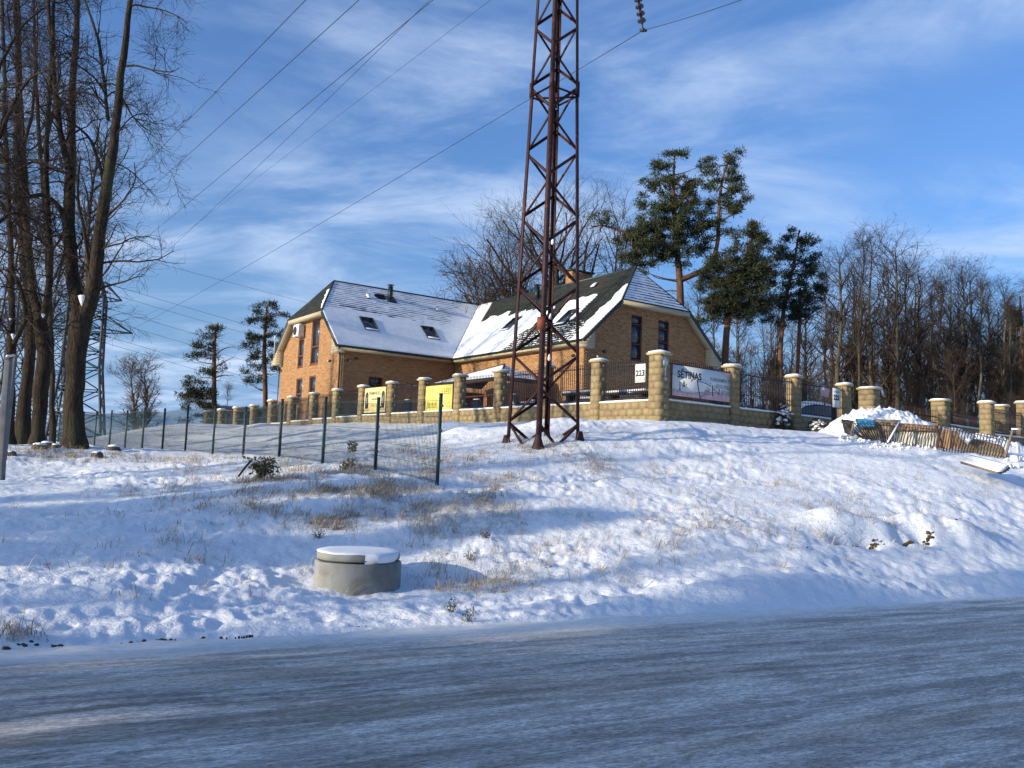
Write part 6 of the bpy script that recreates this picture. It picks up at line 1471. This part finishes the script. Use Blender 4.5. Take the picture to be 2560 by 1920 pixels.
# ------------------------------------------------------------------ snow heap, loose boards and the hooped fence
def heap():
    cxs, cys = P(2272, 1040, 33.0)[0], 33.0; n = 150; th_ = 84
    V = []; ex, ey = 3.9, 1.8; e = np.array([cos(.42 * -1 + .3), sin(-.12), 0]); e = np.array([.95, .10, 0]); e /= np.linalg.norm(e); nn_ = np.array([-e[1], e[0], 0])
    a_, b_ = np.meshgrid(np.linspace(-1, 1, n), np.linspace(-1, 1, th_), indexing='ij')
    x = cxs + e[0] * a_ * ex + nn_[0] * b_ * ey; y = cys + e[1] * a_ * ex + nn_[1] * b_ * ey
    sk = .55 * np.clip(1 - ((a_ + .40) / .52) ** 2, 0, 1) ** .7 + .50 * np.clip(1 - ((a_ - .08) / .90) ** 2, 0, 1) ** .7
    prof = np.clip(sk, 0, 1) * np.clip(1 - b_ ** 2, 0, 1) ** .8
    lump = .16 * np.abs(fbm(x * 1.9, y * 1.9, 3, 110)) + .10 * np.abs(fbm(x * 4.5, y * 4.5, 2, 113)) + .03 * fbm(x * 11, y * 11, 2, 117)
    z = 3.10 + 1.38 * prof + lump * (prof > 0.02) * 1.6 - .4 * (prof <= 0.02)
    V = np.stack([x, y, z], -1).reshape(-1, 3); i = np.arange(n - 1)[:, None]; j = np.arange(th_ - 1)[None, :]
    q = np.stack([i * th_ + j, (i + 1) * th_ + j, (i + 1) * th_ + j + 1, i * th_ + j + 1], -1).reshape(-1, 4)
    tag(obj_from(raw_mesh('snow_heap', V, q.ravel(), np.full(len(q), 4), M['dirtysnow'], smooth=True), 'snow_heap'), 'ploughed snow heap piled behind the hooped fence and boards', kind='stuff')
heap()
def clods(region, n, smin, smax, seed):
    g = np.random.default_rng(seed); mb = MB()
    for _ in range(n):
        px, py, Y = region(g); q = P(px, py, Y); z = q[2] if py < 1060 else float(H(q[0], q[1])); s = smin + (smax - smin) * g.uniform() ** 2.5; c = np.array([q[0], q[1], z + s * .3])
        prof = [(s * .5, -s * .5), (s * 1.0, 0), (s * .75, s * .55), (s * .1, s * .8)]
        mb.lathe(c, [(r * g.uniform(.6, 1.3), zz) for r, zz in prof], 5, axis=g.normal(size=3) * .8 + up, ph=g.uniform(0, 6))
    return mb
o = clods(lambda g: (g.uniform(2150, 2360), 1090 + 0 * g.uniform(), g.uniform(29.0, 30.5)) if g.random() < .5 else (g.uniform(2100, 2220), 1092, g.uniform(30, 31.5)), 260, .02, .085, 4).build('snow_clods', M['dirtysnow'], None); tag(o, 'loose snow clods fallen at the foot of the boards', kind='stuff')
o = clods(lambda g: (g.uniform(2515, 2600), 1150, g.uniform(26, 29)), 70, .03, .16, 5).build('snow_clods', M['dirtysnow'], None); tag(o, 'snow lumps on rubble at the right end of the boards', kind='stuff')

def sheet(name, label, pts_px, Y0, Y1, mat, bulge=.15, thick=.02, n=8):
    """board or sheet leaning in the heap: quad through four surveyed corners, slightly bent"""
    (x0, y0), (x1, y1), (x2, y2), (x3, y3) = pts_px  # tl tr br bl
    tl, tr, br, bl = P(x0, y0, Y0 + .25), P(x1, y1, Y1 + .25), P(x2, y2, Y1 - .1), P(x3, y3, Y0 - .1)
    V = []; Fc = []; nrm = np.cross(tr - tl, bl - tl); nrm /= np.linalg.norm(nrm); nrm = nrm if nrm[1] < 0 else -nrm
    for k in (0, 1):
        for i in range(n + 1):
            for j in range(n + 1):
                u_, v_ = i / n, j / n; p = (tl * (1 - u_) + tr * u_) * (1 - v_) + (bl * (1 - u_) + br * u_) * v_
                V.append(p + nrm * (bulge * math.sin(v_ * pi) * .6 + .03 * float(fbm(u_ * 3 + x0, v_ * 3, 2, 33)) - k * thick))
    m_ = (n + 1) ** 2
    for i in range(n):
        for j in range(n):
            a = i * (n + 1) + j; b = a + 1; c = a + n + 2; d = a + n + 1; Fc.append((a, b, c, d)); Fc.append((d + m_, c + m_, b + m_, a + m_))
    for i in range(n):
        for a, b in (((i) * (n + 1), (i + 1) * (n + 1)), ((i) * (n + 1) + n, (i + 1) * (n + 1) + n), (i, i + 1), (n * (n + 1) + i, n * (n + 1) + i + 1)): Fc.append((a, b, b + m_, a + m_))
    mb = MB(); mb.add(V, Fc); c = (tl + br) / 2; o = mb.build(name, mat, None, loc=c, smooth=False); return tag(o, label, 'board')
sheet('board', 'small weathered tilted board at the left end of the hooped fence', [(2104, 1048), (2134, 1052), (2128, 1088), (2112, 1082)], 31.0, 31.0, M['wood'], .0)
sheet('plastic_sheet', 'bright blue sheet behind the hooped fence under the snow heap', [(2138, 1046), (2188, 1050), (2188, 1066), (2144, 1068)], 31.0, 30.9, M['blue'], .06)
sheet('board', 'stained tan board below the blue sheet', [(2140, 1062), (2194, 1062), (2208, 1107), (2158, 1098)], 31.05, 30.8, M['plywood'], .12)
sheet('board', 'stained tan board between the blue sheet and the leaning strut', [(2186, 1048), (2252, 1050), (2244, 1116), (2196, 1108)], 31.1, 30.7, M['plywood'], .12)
sheet('board', 'narrow orange-brown board above the pale sheet', [(2226, 1056), (2345, 1064), (2344, 1078), (2228, 1076)], 30.9, 30.0, M['orangeboard'], .03)
sheet('board', 'pale whitish sheet in the middle of the hooped fence', [(2222, 1072), (2346, 1076), (2342, 1130), (2230, 1118)], 30.75, 29.8, M['whitesheet'], .10)
sheet('board', 'orange-brown board just right of the second leaning strut', [(2348, 1072), (2400, 1078), (2420, 1136), (2345, 1124)], 29.9, 29.2, M['orangeboard'], .08)
sheet('board', 'long tan board at the low right end of the hooped fence', [(2398, 1098), (2512, 1124), (2510, 1146), (2402, 1134)], 29.2, 28.0, M['plywood'], .06)
sheet('board', 'orange board under the snow patches at the right', [(2396, 1088), (2500, 1112), (2512, 1128), (2404, 1120)], 29.5, 28.4, M['orangeboard'], .04)
for (pl, lab) in (([(2392, 1070), (2440, 1090), (2420, 1108), (2396, 1086)], 'snow patch on the orange boards near the second hoop section'), ([(2430, 1096), (2500, 1104), (2512, 1126), (2450, 1112)], 'snow patch lying over the boards near the right end')):
    o = sheet('snow_patch', lab, pl, 29.3, 28.6, M['snow'], .10, .06); o['kind'] = 'stuff'; del o['category']
def hoop_fence(label, tl, tr, bl, br, Y0, Y1, n, lean=0.0):
    TL, TR, BLq, BR = P(*tl, Y0 + .05), P(*tr, Y1 + .05), P(*bl, Y0 - .12), P(*br, Y1 - .12); th = thing('hoop_fence', label, 'garden fence', (BLq + BR) / 2, 'bent hoop-topped garden fence sections')
    rl = MB(); rl.tube([TL * .9 + BLq * .1, TR * .9 + BR * .1], .014, 6); rl.build('rail', M['iron'], th); rl = MB(); rl.tube([TL * .12 + BLq * .88, TR * .12 + BR * .88], .010, 6); rl.build('rail', M['iron'], th)
    for k in range(n):
        f0, f1 = (k + .12) / n, (k + .62) / n; a, b = TL * (1 - f0) + TR * f0, TL * (1 - f1) + TR * f1; a2_, b2_ = BLq * (1 - f0) + BR * f0, BLq * (1 - f1) + BR * f1
        m_ = (a + b) / 2; r = np.linalg.norm(b - a) / 2; d = (b - a) / (2 * r); arc = [m_ + d * r * -cos(t) + up * r * .9 * sin(t) - up * .03 for t in np.linspace(0, pi, 8)]
        j = random.uniform(-.02, .02) * d
        MB().tube([a2_ + j] + arc + [b2_ + j], .016, 5).build('hoop', M['iron'], th)
    return th
hoop_fence('left section of the hooped iron fence, in front of the blue sheet', (2100, 1052), (2248, 1060), (2150, 1094), (2240, 1118), 30.7, 30.3, 9)
hoop_fence('middle section of the hooped iron fence, in front of the pale sheet', (2252, 1061), (2350, 1068), (2238, 1117), (2348, 1130), 30.2, 29.6, 7)
hoop_fence('right section of the hooped iron fence, leaning over the tan boards', (2362, 1062), (2530, 1100), (2350, 1128), (2516, 1148), 29.3, 27.7, 11)
for (a, b, lab, w_) in (((2248, 1056, 30.0), (2218, 1108, 29.2), 'snow dusted leaning strut between the tan board and the pale sheet', .07), ((2354, 1062, 29.4), (2342, 1122, 29.1), 'dark upright strut right of the pale sheet', .08), ((2342, 1066, 29.2), (2360, 1128, 28.9), 'dark strut crossing the upright one', .05), ((2532, 1074, 27.8), (2512, 1144, 27.5), 'weathered grey strut leaning at the right end', .07), ((2134, 1058, 30.6), (2128, 1088, 30.5), 'short wooden prop beside the tilted board', .06)):
    A_1, B_1 = P(*a), P(*b); o = MB().bar(A_1, B_1, w_, w_ * .6).build('strut', M['wood'] if 'grey' in lab or 'wooden' in lab else M['darkwood'], None, loc=(A_1 + B_1) / 2, bevel=.005); tag(o, lab, 'strut')
    if 'snow dusted' in lab: MB().bar(A_1 + (0, -.03, .03), B_1 + (0, -.03, .03), .05, .03).build('snow_strip', M['snow'], o)
    if 'weathered grey' in lab: MB().box(A_1 + (.12, 0, .02), (.3, .08, .05)).build('snow_strip', M['snow'], o)
# plank stack on the slope
q1_ = P(2405, 1160, 23.5); q2_ = P(2500, 1186, 21.5)
gz1, gz2_ = float(H(q1_[0], q1_[1])), float(H(q2_[0], q2_[1])); sd = P(2532, 1172, 22.6) - q2_; sd[2] = 0; sd /= np.linalg.norm(sd)
PS = thing('plank_stack', 'low stack of snow covered planks lying on the slope at the right', 'planks', ((q1_ + q2_) / 2))
a0_, b0_2 = np.array([q1_[0], q1_[1], max(gz1, q1_[2]) ]), np.array([q2_[0], q2_[1], max(gz2_, q2_[2] - .02)])
for k in range(5):
    off = sd * k * .17 + up * (max(0, float(H(*(a0_ + sd * k * .17)[:2])) - float(H(*a0_[:2])), float(H(*(b0_2 + sd * k * .17)[:2])) - float(H(*b0_2[:2]))) + .02 + k * .012); MB().bar(a0_ + off + up * .03 + (b0_2 - a0_) * random.uniform(0, .04), b0_2 + off + up * .03 + (b0_2 - a0_) * random.uniform(-.03, .03), .15, .06).build('plank', M['wood'], PS)
    MB().bar(a0_ + off + up * .085, b0_2 + off + up * .085, .15, .045).build('snow_strip', M['snow'], PS)

# ------------------------------------------------------------------ snowy shrubs at the wall, dry weeds, stones
def shrub(label, px, py, Y, r, h, seed, snowf=.5, cone=True, zoff=0):
    g = np.random.default_rng(seed); q = P(px, py, Y); z0 = float(H(q[0], q[1])) - .05; base = np.array([q[0], q[1], z0]); th = thing('snowy_shrub', label, 'shrub', base)
    n = 420; t = g.uniform(0, 1, n); a = g.uniform(0, 2 * pi, n); rr_ = r * ((1 - t * .85) ** .7 if cone else np.sqrt(np.clip(1 - (t * 1.0) ** 2, 0, 1))) * g.uniform(.5, 1, n)
    c = base + np.stack([rr_ * np.cos(a), rr_ * np.sin(a), .05 + t * h], 1); d = c - (base + up * h * .3); d /= np.linalg.norm(d, axis=1, keepdims=True)
    V, f = tufts(c, d, 8, .10, .014, seed, .03); obj_from(raw_mesh('foliage', V - base, f.ravel(), np.full(len(f), 4), M['shrubgreen']), 'foliage', th)
    mb = MB(); 
    for k in range(int(46 * snowf * 4.2)):
        i = g.integers(n)
        if t[i] < .15: continue
        out = c[i]; s = g.uniform(.05, .11); mb.lathe(out - up * s * .2, [(s * .6, -s * .3), (s, .1 * s), (s * .7, s * .5), (s * .1, s * .65)], 7, ph=g.uniform(0, 6), axis=up + g.normal(size=3) * .2)
    mb.build('snow_cap', M['snow'], th, smooth=True)
    MB().tube([base - up * .1, base + up * h * .8], .02, 6).build('stem', M['twig'], th)
    return th
shrub('cone shaped snowy conifer beside the pillar right of the white banner', 1959, 1080, 34.9, .36, 1.05, 11)
shrub('round snow covered bush below the 223 board', 2044, 1090, 34.6, .40, .50, 12, 1.0, False)
shrub('small low snowy bush between the round bush and the hooped fence', 2090, 1090, 34.2, .30, .30, 13, .9, False)
def weed(label, px, py, Y, h, r, n, seed, mat='weed', leaf=.07, name='dry_weed', wd=.02):
    g = np.random.default_rng(seed); q = P(px, py, Y); z0 = float(H(q[0], q[1])) - .03; base = np.array([q[0], q[1], z0]); th = thing(name, label, 'dry plant', base)
    A1_ = np.zeros((n, 5, 3)); a = g.uniform(0, 2 * pi, n); hh_ = h * g.uniform(.6, 1.05, n); rr_ = r * np.sqrt(g.uniform(0, 1, n))
    for k in range(5): t = k / 4; A1_[:, k] = base + np.stack([np.cos(a) * rr_ * t ** 1.3, np.sin(a) * rr_ * t ** 1.3, hh_ * t - .04], 1) + g.normal(0, .01, (n, 3))
    R1_ = np.full((n, 5), .006) * np.linspace(1.2, .5, 5); obj_from(chain_mesh('stem', [(A1_, R1_ * .7, 4)], M['weed'], base), 'stem', th)
    pts_ = A1_[:, 2:].reshape(-1, 3); V, f = tufts(pts_, np.tile([0, 0, -.3], (len(pts_), 1)), 5, leaf, wd, seed, .035); obj_from(raw_mesh('leaves', V - base, f.ravel(), np.full(len(f), 4), M[mat]), 'leaves', th)
weed('dark bush of withered hanging leaves on the slope left of the mesh fence', 656, 1192, 17.6, .50, .34, 26, 21, leaf=.10, wd=.022)
weed('small dark withered plant seen through the mesh fence panel', 882, 1125, 24.5, .36, .08, 6, 22, leaf=.12, wd=.03); weed('withered plant at the foot of the mesh fence near the third post', 865, 1168, 19.5, .22, .12, 7, 23, leaf=.09, wd=.02); weed('small withered plant beside the third mesh fence post', 880, 1160, 19.8, .25, .08, 5, 24, leaf=.08)
for k, (px, py, Y, lab) in enumerate([(795, 1335, 13.8, 'tall straw tuft just behind the left of the concrete ring'), (1130, 1500, 10.3, 'thin dry stalks in the snow right of the concrete ring'), (1215, 1340, 14.2, 'dark forked dry stalk on the slope right of the ring'), (1175, 1370, 13.2, 'short dark dry stalk behind the right of the ring'), (1170, 1515, 9.9, 'dry twig by the road right of the ring')]):
    weed(lab, px, py, Y, .20, .10, 7, 31 + k, 'grass', .05, 'dry_stalks', .004)
A_1 = P(597, 1190, 17.2); B_1 = P(628, 1152, 17.9); o = MB().tube([A_1, (A_1 + B_1) / 2 + up * .02, B_1], .022, 6).build('fallen_branch', M['twig'], None, loc=A_1); tag(o, 'thick stick leaning against the withered dark bush', 'branch')
def rock(label, px, py, Y, s, seed, snow=True, name='stone', zs=.7):
    g = np.random.default_rng(seed); q = P(px, py, Y); base = np.array([q[0], q[1], float(H(q[0], q[1]))]); mb = MB(); V = []; n = 14; m_ = 8
    for i in range(m_ + 1):
        for k in range(n):
            a, b = 2 * pi * k / n, pi * i / m_ - pi / 2; d = np.array([cos(a) * cos(b), sin(a) * cos(b), sin(b) * zs]); V.append(base + up * s * .25 + d * s * (1 + .28 * float(fbm(d[0] * 1.5 + seed, d[1] * 1.5 + d[2], 3, seed))))
    Fc = [(i * n + k, i * n + (k + 1) % n, (i + 1) * n + (k + 1) % n, (i + 1) * n + k) for i in range(m_) for k in range(n)]; mb.add(V, Fc); o = mb.build(name, M['rock'], None, loc=base, smooth=True); tag(o, label, 'stone')
    if snow: MB().lathe(base + up * s * .62, [(s * .82, 0), (s * .8, s * .15), (s * .5, s * .28), (s * .1, s * .33)], 12).build('snow_cap', M['snow'], o, smooth=True)
rock('round stone with a white snow cap right of the thickest trunk', 243, 1137, 25.0, .17, 41); rock('flat snowy stone beyond the snow capped round one', 285, 1127, 27, .22, 42, zs=.4)
rock('dark snow topped rubble stone at the foot of the curved tree', 98, 1128, 25.5, .22, 43); rock('snow topped rubble stone left of the thickest trunk', 118, 1112, 26.2, .20, 44); rock('snowy rubble stone between the two thick trunks', 140, 1124, 26, .15, 45); rock('dark stone in the snow near the left edge', 28, 1134, 24, .14, 46)
rock('dark frozen clod at the edge of the icy road', 1110, 1905, 4.95, .045, 47, False, 'ice_clod'); rock('second frozen clod touching the one at the bottom edge', 1128, 1900, 5.0, .035, 48, False, 'ice_clod')
# dark earth showing at the road shoulder and in the eroded right bank
def soil(label, cs, seed):
    g = np.random.default_rng(seed); mb = MB()
    for (px, py, n, sx, s) in cs:
        c = G(px, py)[0]
        if not np.isfinite(c[1]): continue
        for _ in range(n):
            o_ = RD * g.normal(0, sx * 1.3) + RN * g.normal(0, sx * .22); p = c + np.array([o_[0], o_[1], 0]); p[2] = float(max(H(p[0], p[1]), -.0 if rn(p[0], p[1]) < 8.8 else -9)) ; r = s * g.uniform(.25, 1.0)
            mb.lathe(p, [(r * 1.2, -.02), (r * g.uniform(.7, 1.1), r * .22), (r * .4, r * g.uniform(.3, .5))], 6, ph=g.uniform(0, 6), axis=up + g.normal(size=3) * .35)
    tag(mb.build('bare_soil', M['soil'], None), label, kind='stuff')
soil('clods of dark soil and dead leaves along the road shoulder', [(385, 1608, 22, .12, .03), (450, 1610, 10, .10, .018), (610, 1604, 12, .09, .018), (905, 1570, 8, .05, .016), (50, 1622, 18, .16, .03)], 61)
soil('dark earth exposed in the eroded bank on the right', [(2160, 1352, 60, .20, .05), (2112, 1354, 26, .10, .04), (2305, 1348, 46, .12, .05), (2255, 1352, 18, .06, .05), (2400, 1340, 8, .05, .025), (2370, 1320, 6, .2, .02), (2030, 1395, 6, .15, .015), (2290, 1382, 6, .12, .012), (1380, 1412, 8, .06, .014)], 62)

# ------------------------------------------------------------------ behind the fences: stones for sale, tables, car
def headstone(label, px, Y, w_, h_, seed, white=False):
    q = P(px, 1040, Y); z0 = float(Hbase(q[0], q[1])); b = np.array([q[0], q[1], z0]); th = thing('headstone', label, 'monument', b, 'granite monuments standing in the yard')
    e, n_2 = -uf, -vf; pl = [b + e * x + up * y + n_2 * -.06 for x, y in [(-w_ / 2, .2), (w_ / 2, .2), (w_ / 2, h_ * .75)] + [(w_ / 2 * cos(a), h_ * .75 + h_ * .25 * sin(a)) for a in np.linspace(.3, pi - .3, 7)] + [(-w_ / 2, h_ * .75)]]
    MB().prism(pl, n_2 * .12).build('slab', M['granite'], th); MB().box(b + up * .1, (w_ + .25, .35, .22), np.array([e, n_2, up])).build('plinth', M['granite'], th); MB().box(b + up * (h_ + .01), (w_ * .5, .12, .04), np.array([e, n_2, up])).build('snow_cap', M['snow'], th)
    if white: flat(b + up * h_ * .55 + n_2 * .05, [[(-.10, -.42), (.10, -.42), (.15, .0), (0, .42), (-.13, .05)]], e, n_2, M['whitepaint'], th, 'carving')
for k, (px, Y, w_, h_, wh, lab) in enumerate([(1282, 41.2, .7, 1.35, True, 'dark arched headstone with a white carving, behind the left tower leg'), (1330, 42.0, .6, 1.1, False, 'plain dark headstone in front of the brown house door'), (1360, 40.5, .5, .9, False, 'low dark headstone left of the third pillar'), (1420, 37.8, .7, .95, False, 'dark headstone left of the snowy stone table'), (1016, 48.5, .8, 1.3, False, 'dark headstone behind the railing right of the pale banner'), (1190, 43.5, .9, 1.2, False, 'dark headstone under the carport roof'), (1160, 44.2, .6, 1.0, False, 'small headstone under the carport, nearest the bright yellow banner')]):
    headstone(lab, px, Y, w_, h_, k, wh)
def stone_table(label, px, Y, L_, h_):
    q = P(px, 1040, Y); z0 = float(Hbase(q[0], q[1])); b = np.array([q[0], q[1], z0]); th = thing('stone_table', label, 'table', b); ax = np.array([-uf, -vf, up])
    MB().box(b + up * h_, (L_, .7, .10), ax).build('tabletop', M['granite'], th); MB().box(b + up * (h_ + .09), (L_ - .04, .66, .08), ax).build('snow_cap', M['snow'], th)
    for s in (-1, 1): MB().box(b - uf * s * (L_ / 2 - .25) + up * (h_ / 2 - .05), (.14, .55, h_), ax).build('leg', M['granite'], th)
stone_table('snow topped dark stone table behind the railing right of the tower', 1455, 36.6, 1.9, 1.15); stone_table('lower snowy stone bench beside the stone table', 1480, 35.6, 1.3, .85); stone_table('snowy low slab bench left of the brown door', 1322, 41.0, .9, .85)
stone_table('long snowy slab rack behind the 223 number sign', 1572, 34.2, 2.2, 1.05)
# snow covered car
CARS = P(2005, 1010, 43.5); cz = float(Hbase(CARS[0], CARS[1])); cb_ = np.array([CARS[0], CARS[1], cz]); ca = 0.50; fx = np.array([cos(ca), sin(ca), 0]); fy = np.array([-sin(ca), cos(ca), 0]); axc = np.array([fx, fy, up])
car = thing('parked_car', 'dark parked estate car under thick snow behind the railing', 'car', cb_)
def car_sec(prof, halfw, inset, mat, name, par, zoff=0):
    L_ = [cb_ + fx * x + fy * (-halfw + inset * max(0, (z - .95) / .55)) + up * (z + zoff) for x, z in prof]; R2_ = [cb_ + fx * x + fy * (halfw - inset * max(0, (z - .95) / .55)) + up * (z + zoff) for x, z in prof]
    n = len(prof); mb = MB(); mb.add(L_ + R2_, [tuple(range(n)), tuple(range(n, 2 * n))[::-1]] + [(i, i + n, (i + 1) % n + n, (i + 1) % n) for i in range(n)]); return mb.build(name, mat, par, bevel=.03)
car_sec([(-2.2, .32), (-2.25, .62), (-2.15, .88), (-1.25, .98), (1.9, 1.0), (2.2, .92), (2.25, .5), (2.15, .3)], .88, 0, M['carpaint'], 'body', car)
car_sec([(-1.25, .98), (-.55, 1.48), (.2, 1.56), (1.5, 1.52), (2.05, 1.0)], .84, .18, M['glass'], 'window', car)
def snowtop(prof, hw_, name, par):
    mb = MB(); V = []; n = 12
    for x, z, k_ in prof:
        for j in range(n): t = j / (n - 1) * 2 - 1; V.append(cb_ + fx * x + fy * t * hw_ * k_ + up * (z + .20 * (1 - abs(t) ** 4) - .04))
    m_ = len(prof); mb.add(V, [(i * n + j, (i + 1) * n + j, (i + 1) * n + j + 1, i * n + j + 1) for i in range(m_ - 1) for j in range(n - 1)]); mb.build(name, M['snow'], par, smooth=True)
snowtop([(-1.30, 1.0, .9), (-1.2, 1.05, .9), (-.85, 1.33, .84), (-.5, 1.52, .8), (.2, 1.62, .8), (1.0, 1.62, .8), (1.5, 1.58, .8), (1.62, 1.45, .8)], .84, 'snow_cover', car)
snowtop([(-2.22, .75, .9), (-2.1, .92, 1), (-1.7, .97, 1), (-1.30, 1.0, .98)], .84, 'snow_cover', car)
for x in (-1.4, 1.4):
    for s in (-1, 1):
        w_o = MB().lathe(cb_ + fx * x + fy * s * .80 + up * .33, [(.20, -.1), (.33, -.09), (.34, .0), (.33, .09), (.20, .1)], 20, axis=fy).build('wheel', M['black'], car); MB().lathe(cb_ + fx * x + fy * s * .90 + up * .33, [(.2, -.01), (.19, .02), (.05, .03)], 12, axis=fy * s).build('rim', M['acwhite'], w_o)
for s in (-1, 1): MB().box(cb_ - fx * 2.2 + fy * s * .62 + up * .7, (.08, .3, .13), axc).build('headlight', M['acwhite'], car)
# dark screens on the yard side of the far left railings (the yard is closed by dark panels there)
for k in range(5, 13):
    pass

# ------------------------------------------------------------------ dry grass through the snow
def grass_field():
    g = np.random.default_rng(77); spots = [(650, 1205, 190, 34, 700), (800, 1250, 200, 52, 1150), (1010, 1225, 170, 40, 560), (1180, 1245, 130, 55, 240), (1060, 1310, 170, 60, 220), (930, 1300, 90, 40, 150), (820, 1315, 70, 45, 160), (1230, 1455, 120, 45, 180), (1000, 1130, 130, 50, 360), (1180, 1140, 110, 35, 260), (560, 1160, 260, 22, 620), (350, 1150, 220, 16, 360),
                              (200, 1135, 120, 14, 420), (90, 1135, 110, 12, 300), (1330, 1120, 130, 22, 300), (1480, 1165, 150, 35, 260), (1250, 1190, 90, 30, 160), (450, 1110, 140, 16, 220), (740, 1120, 120, 20, 260), (560, 1090, 160, 10, 160), (420, 1085, 160, 14, 200), (760, 1085, 200, 14, 160), (1650, 1330, 260, 90, 200), (2100, 1330, 380, 100, 300), (1950, 1200, 400, 60, 130), (400, 1400, 320, 90, 70), (300, 1250, 260, 40, 70), (1400, 1400, 300, 60, 130),
                              (850, 1180, 120, 20, 320), (1080, 1170, 60, 30, 200), (1550, 1090, 200, 22, 140), (1100, 1440, 60, 40, 120), (500, 1240, 170, 40, 260), (60, 1600, 90, 18, 40), (1320, 1090, 90, 15, 150), (1750, 1250, 700, 130, 380), (500, 1330, 480, 150, 160), (1250, 1350, 450, 110, 240), (2200, 1250, 350, 110, 200), (1500, 1150, 420, 60, 300)]
    px = []; py = []
    for (x, y, rx, ry, n) in spots:
        a = g.normal(0, .5, (n, 2)); px.append(x + a[:, 0] * rx); py.append(y + a[:, 1] * ry)
    C_ = G(np.concatenate(px), np.concatenate(py)); C_ = C_[np.isfinite(C_[:, 1])]; C_ = C_[rn(C_[:, 0], C_[:, 1]) > 8.95]
    C_ = C_[np.clip(1.8 * fbm(C_[:, 0] / 1.1, C_[:, 1] / 1.1, 3, 31) + .50, 0.03, 1) > g.uniform(0, 1, len(C_))]
    nb = g.integers(5, 13, len(C_)); I = np.repeat(np.arange(len(C_)), nb); N = len(I); sp = g.uniform(.03, .12, len(C_))[I]
    bx = C_[I, 0] + g.normal(0, 1, N) * sp; by = C_[I, 1] + g.normal(0, 1, N) * sp; keep = np.hypot(bx + 2.02, by - 12.1) > .62; bx, by, I = bx[keep], by[keep], I[keep]; N = len(I)
    bz = H(bx, by) - .015
    h = ((.02 + .21 * g.uniform(0, 1, len(C_)) ** 2.2)[I]) * g.uniform(.5, 1.4, N); az = g.uniform(0, 2 * pi, N); ln = h * g.uniform(.4, 2.0, N) + .03; ww = g.uniform(.0022, .0046, N)
    d = np.stack([np.cos(az), np.sin(az), np.zeros(N)], 1); d[:, 0] += .25; s = np.stack([-d[:, 1], d[:, 0], np.zeros(N)], 1) * ww[:, None]
    b0 = np.stack([bx, by, bz], 1); b1 = b0 + d * ln[:, None] * .35 + np.array([0, 0, 1]) * h[:, None] * .65; b2 = b0 + d * ln[:, None] + np.array([0, 0, 1]) * h[:, None] * g.uniform(.6, 1.0, N)[:, None]
    V = np.stack([b0 - s, b0 + s, b1 + s * .8, b1 - s * .8, b2], 1).reshape(-1, 3); k = np.arange(N)[:, None] * 5
    ff = np.concatenate([k + [0, 1, 2, 3], k + [3, 2, 4]], 1).ravel(); sz = np.tile([4, 3], N); tn_ = g.uniform(.45, 1.6, N)
    tcol = np.stack([tn_ * g.uniform(.95, 1.08, N), tn_, tn_ * g.uniform(.85, 1.1, N)], 1)
    tag(obj_from(raw_mesh('dry_grass', V, ff, sz, M['grass'], tone=np.repeat(tcol, 5, 0)), 'dry_grass'), 'dry yellow grass sticking out of the snow on the slope', kind='stuff')
    print('grass blades', N)
grass_field()
print('tris', sum(len(o.data.polygons) for o in bpy.data.objects if o.type == 'MESH'), 'objs', len(bpy.data.objects))
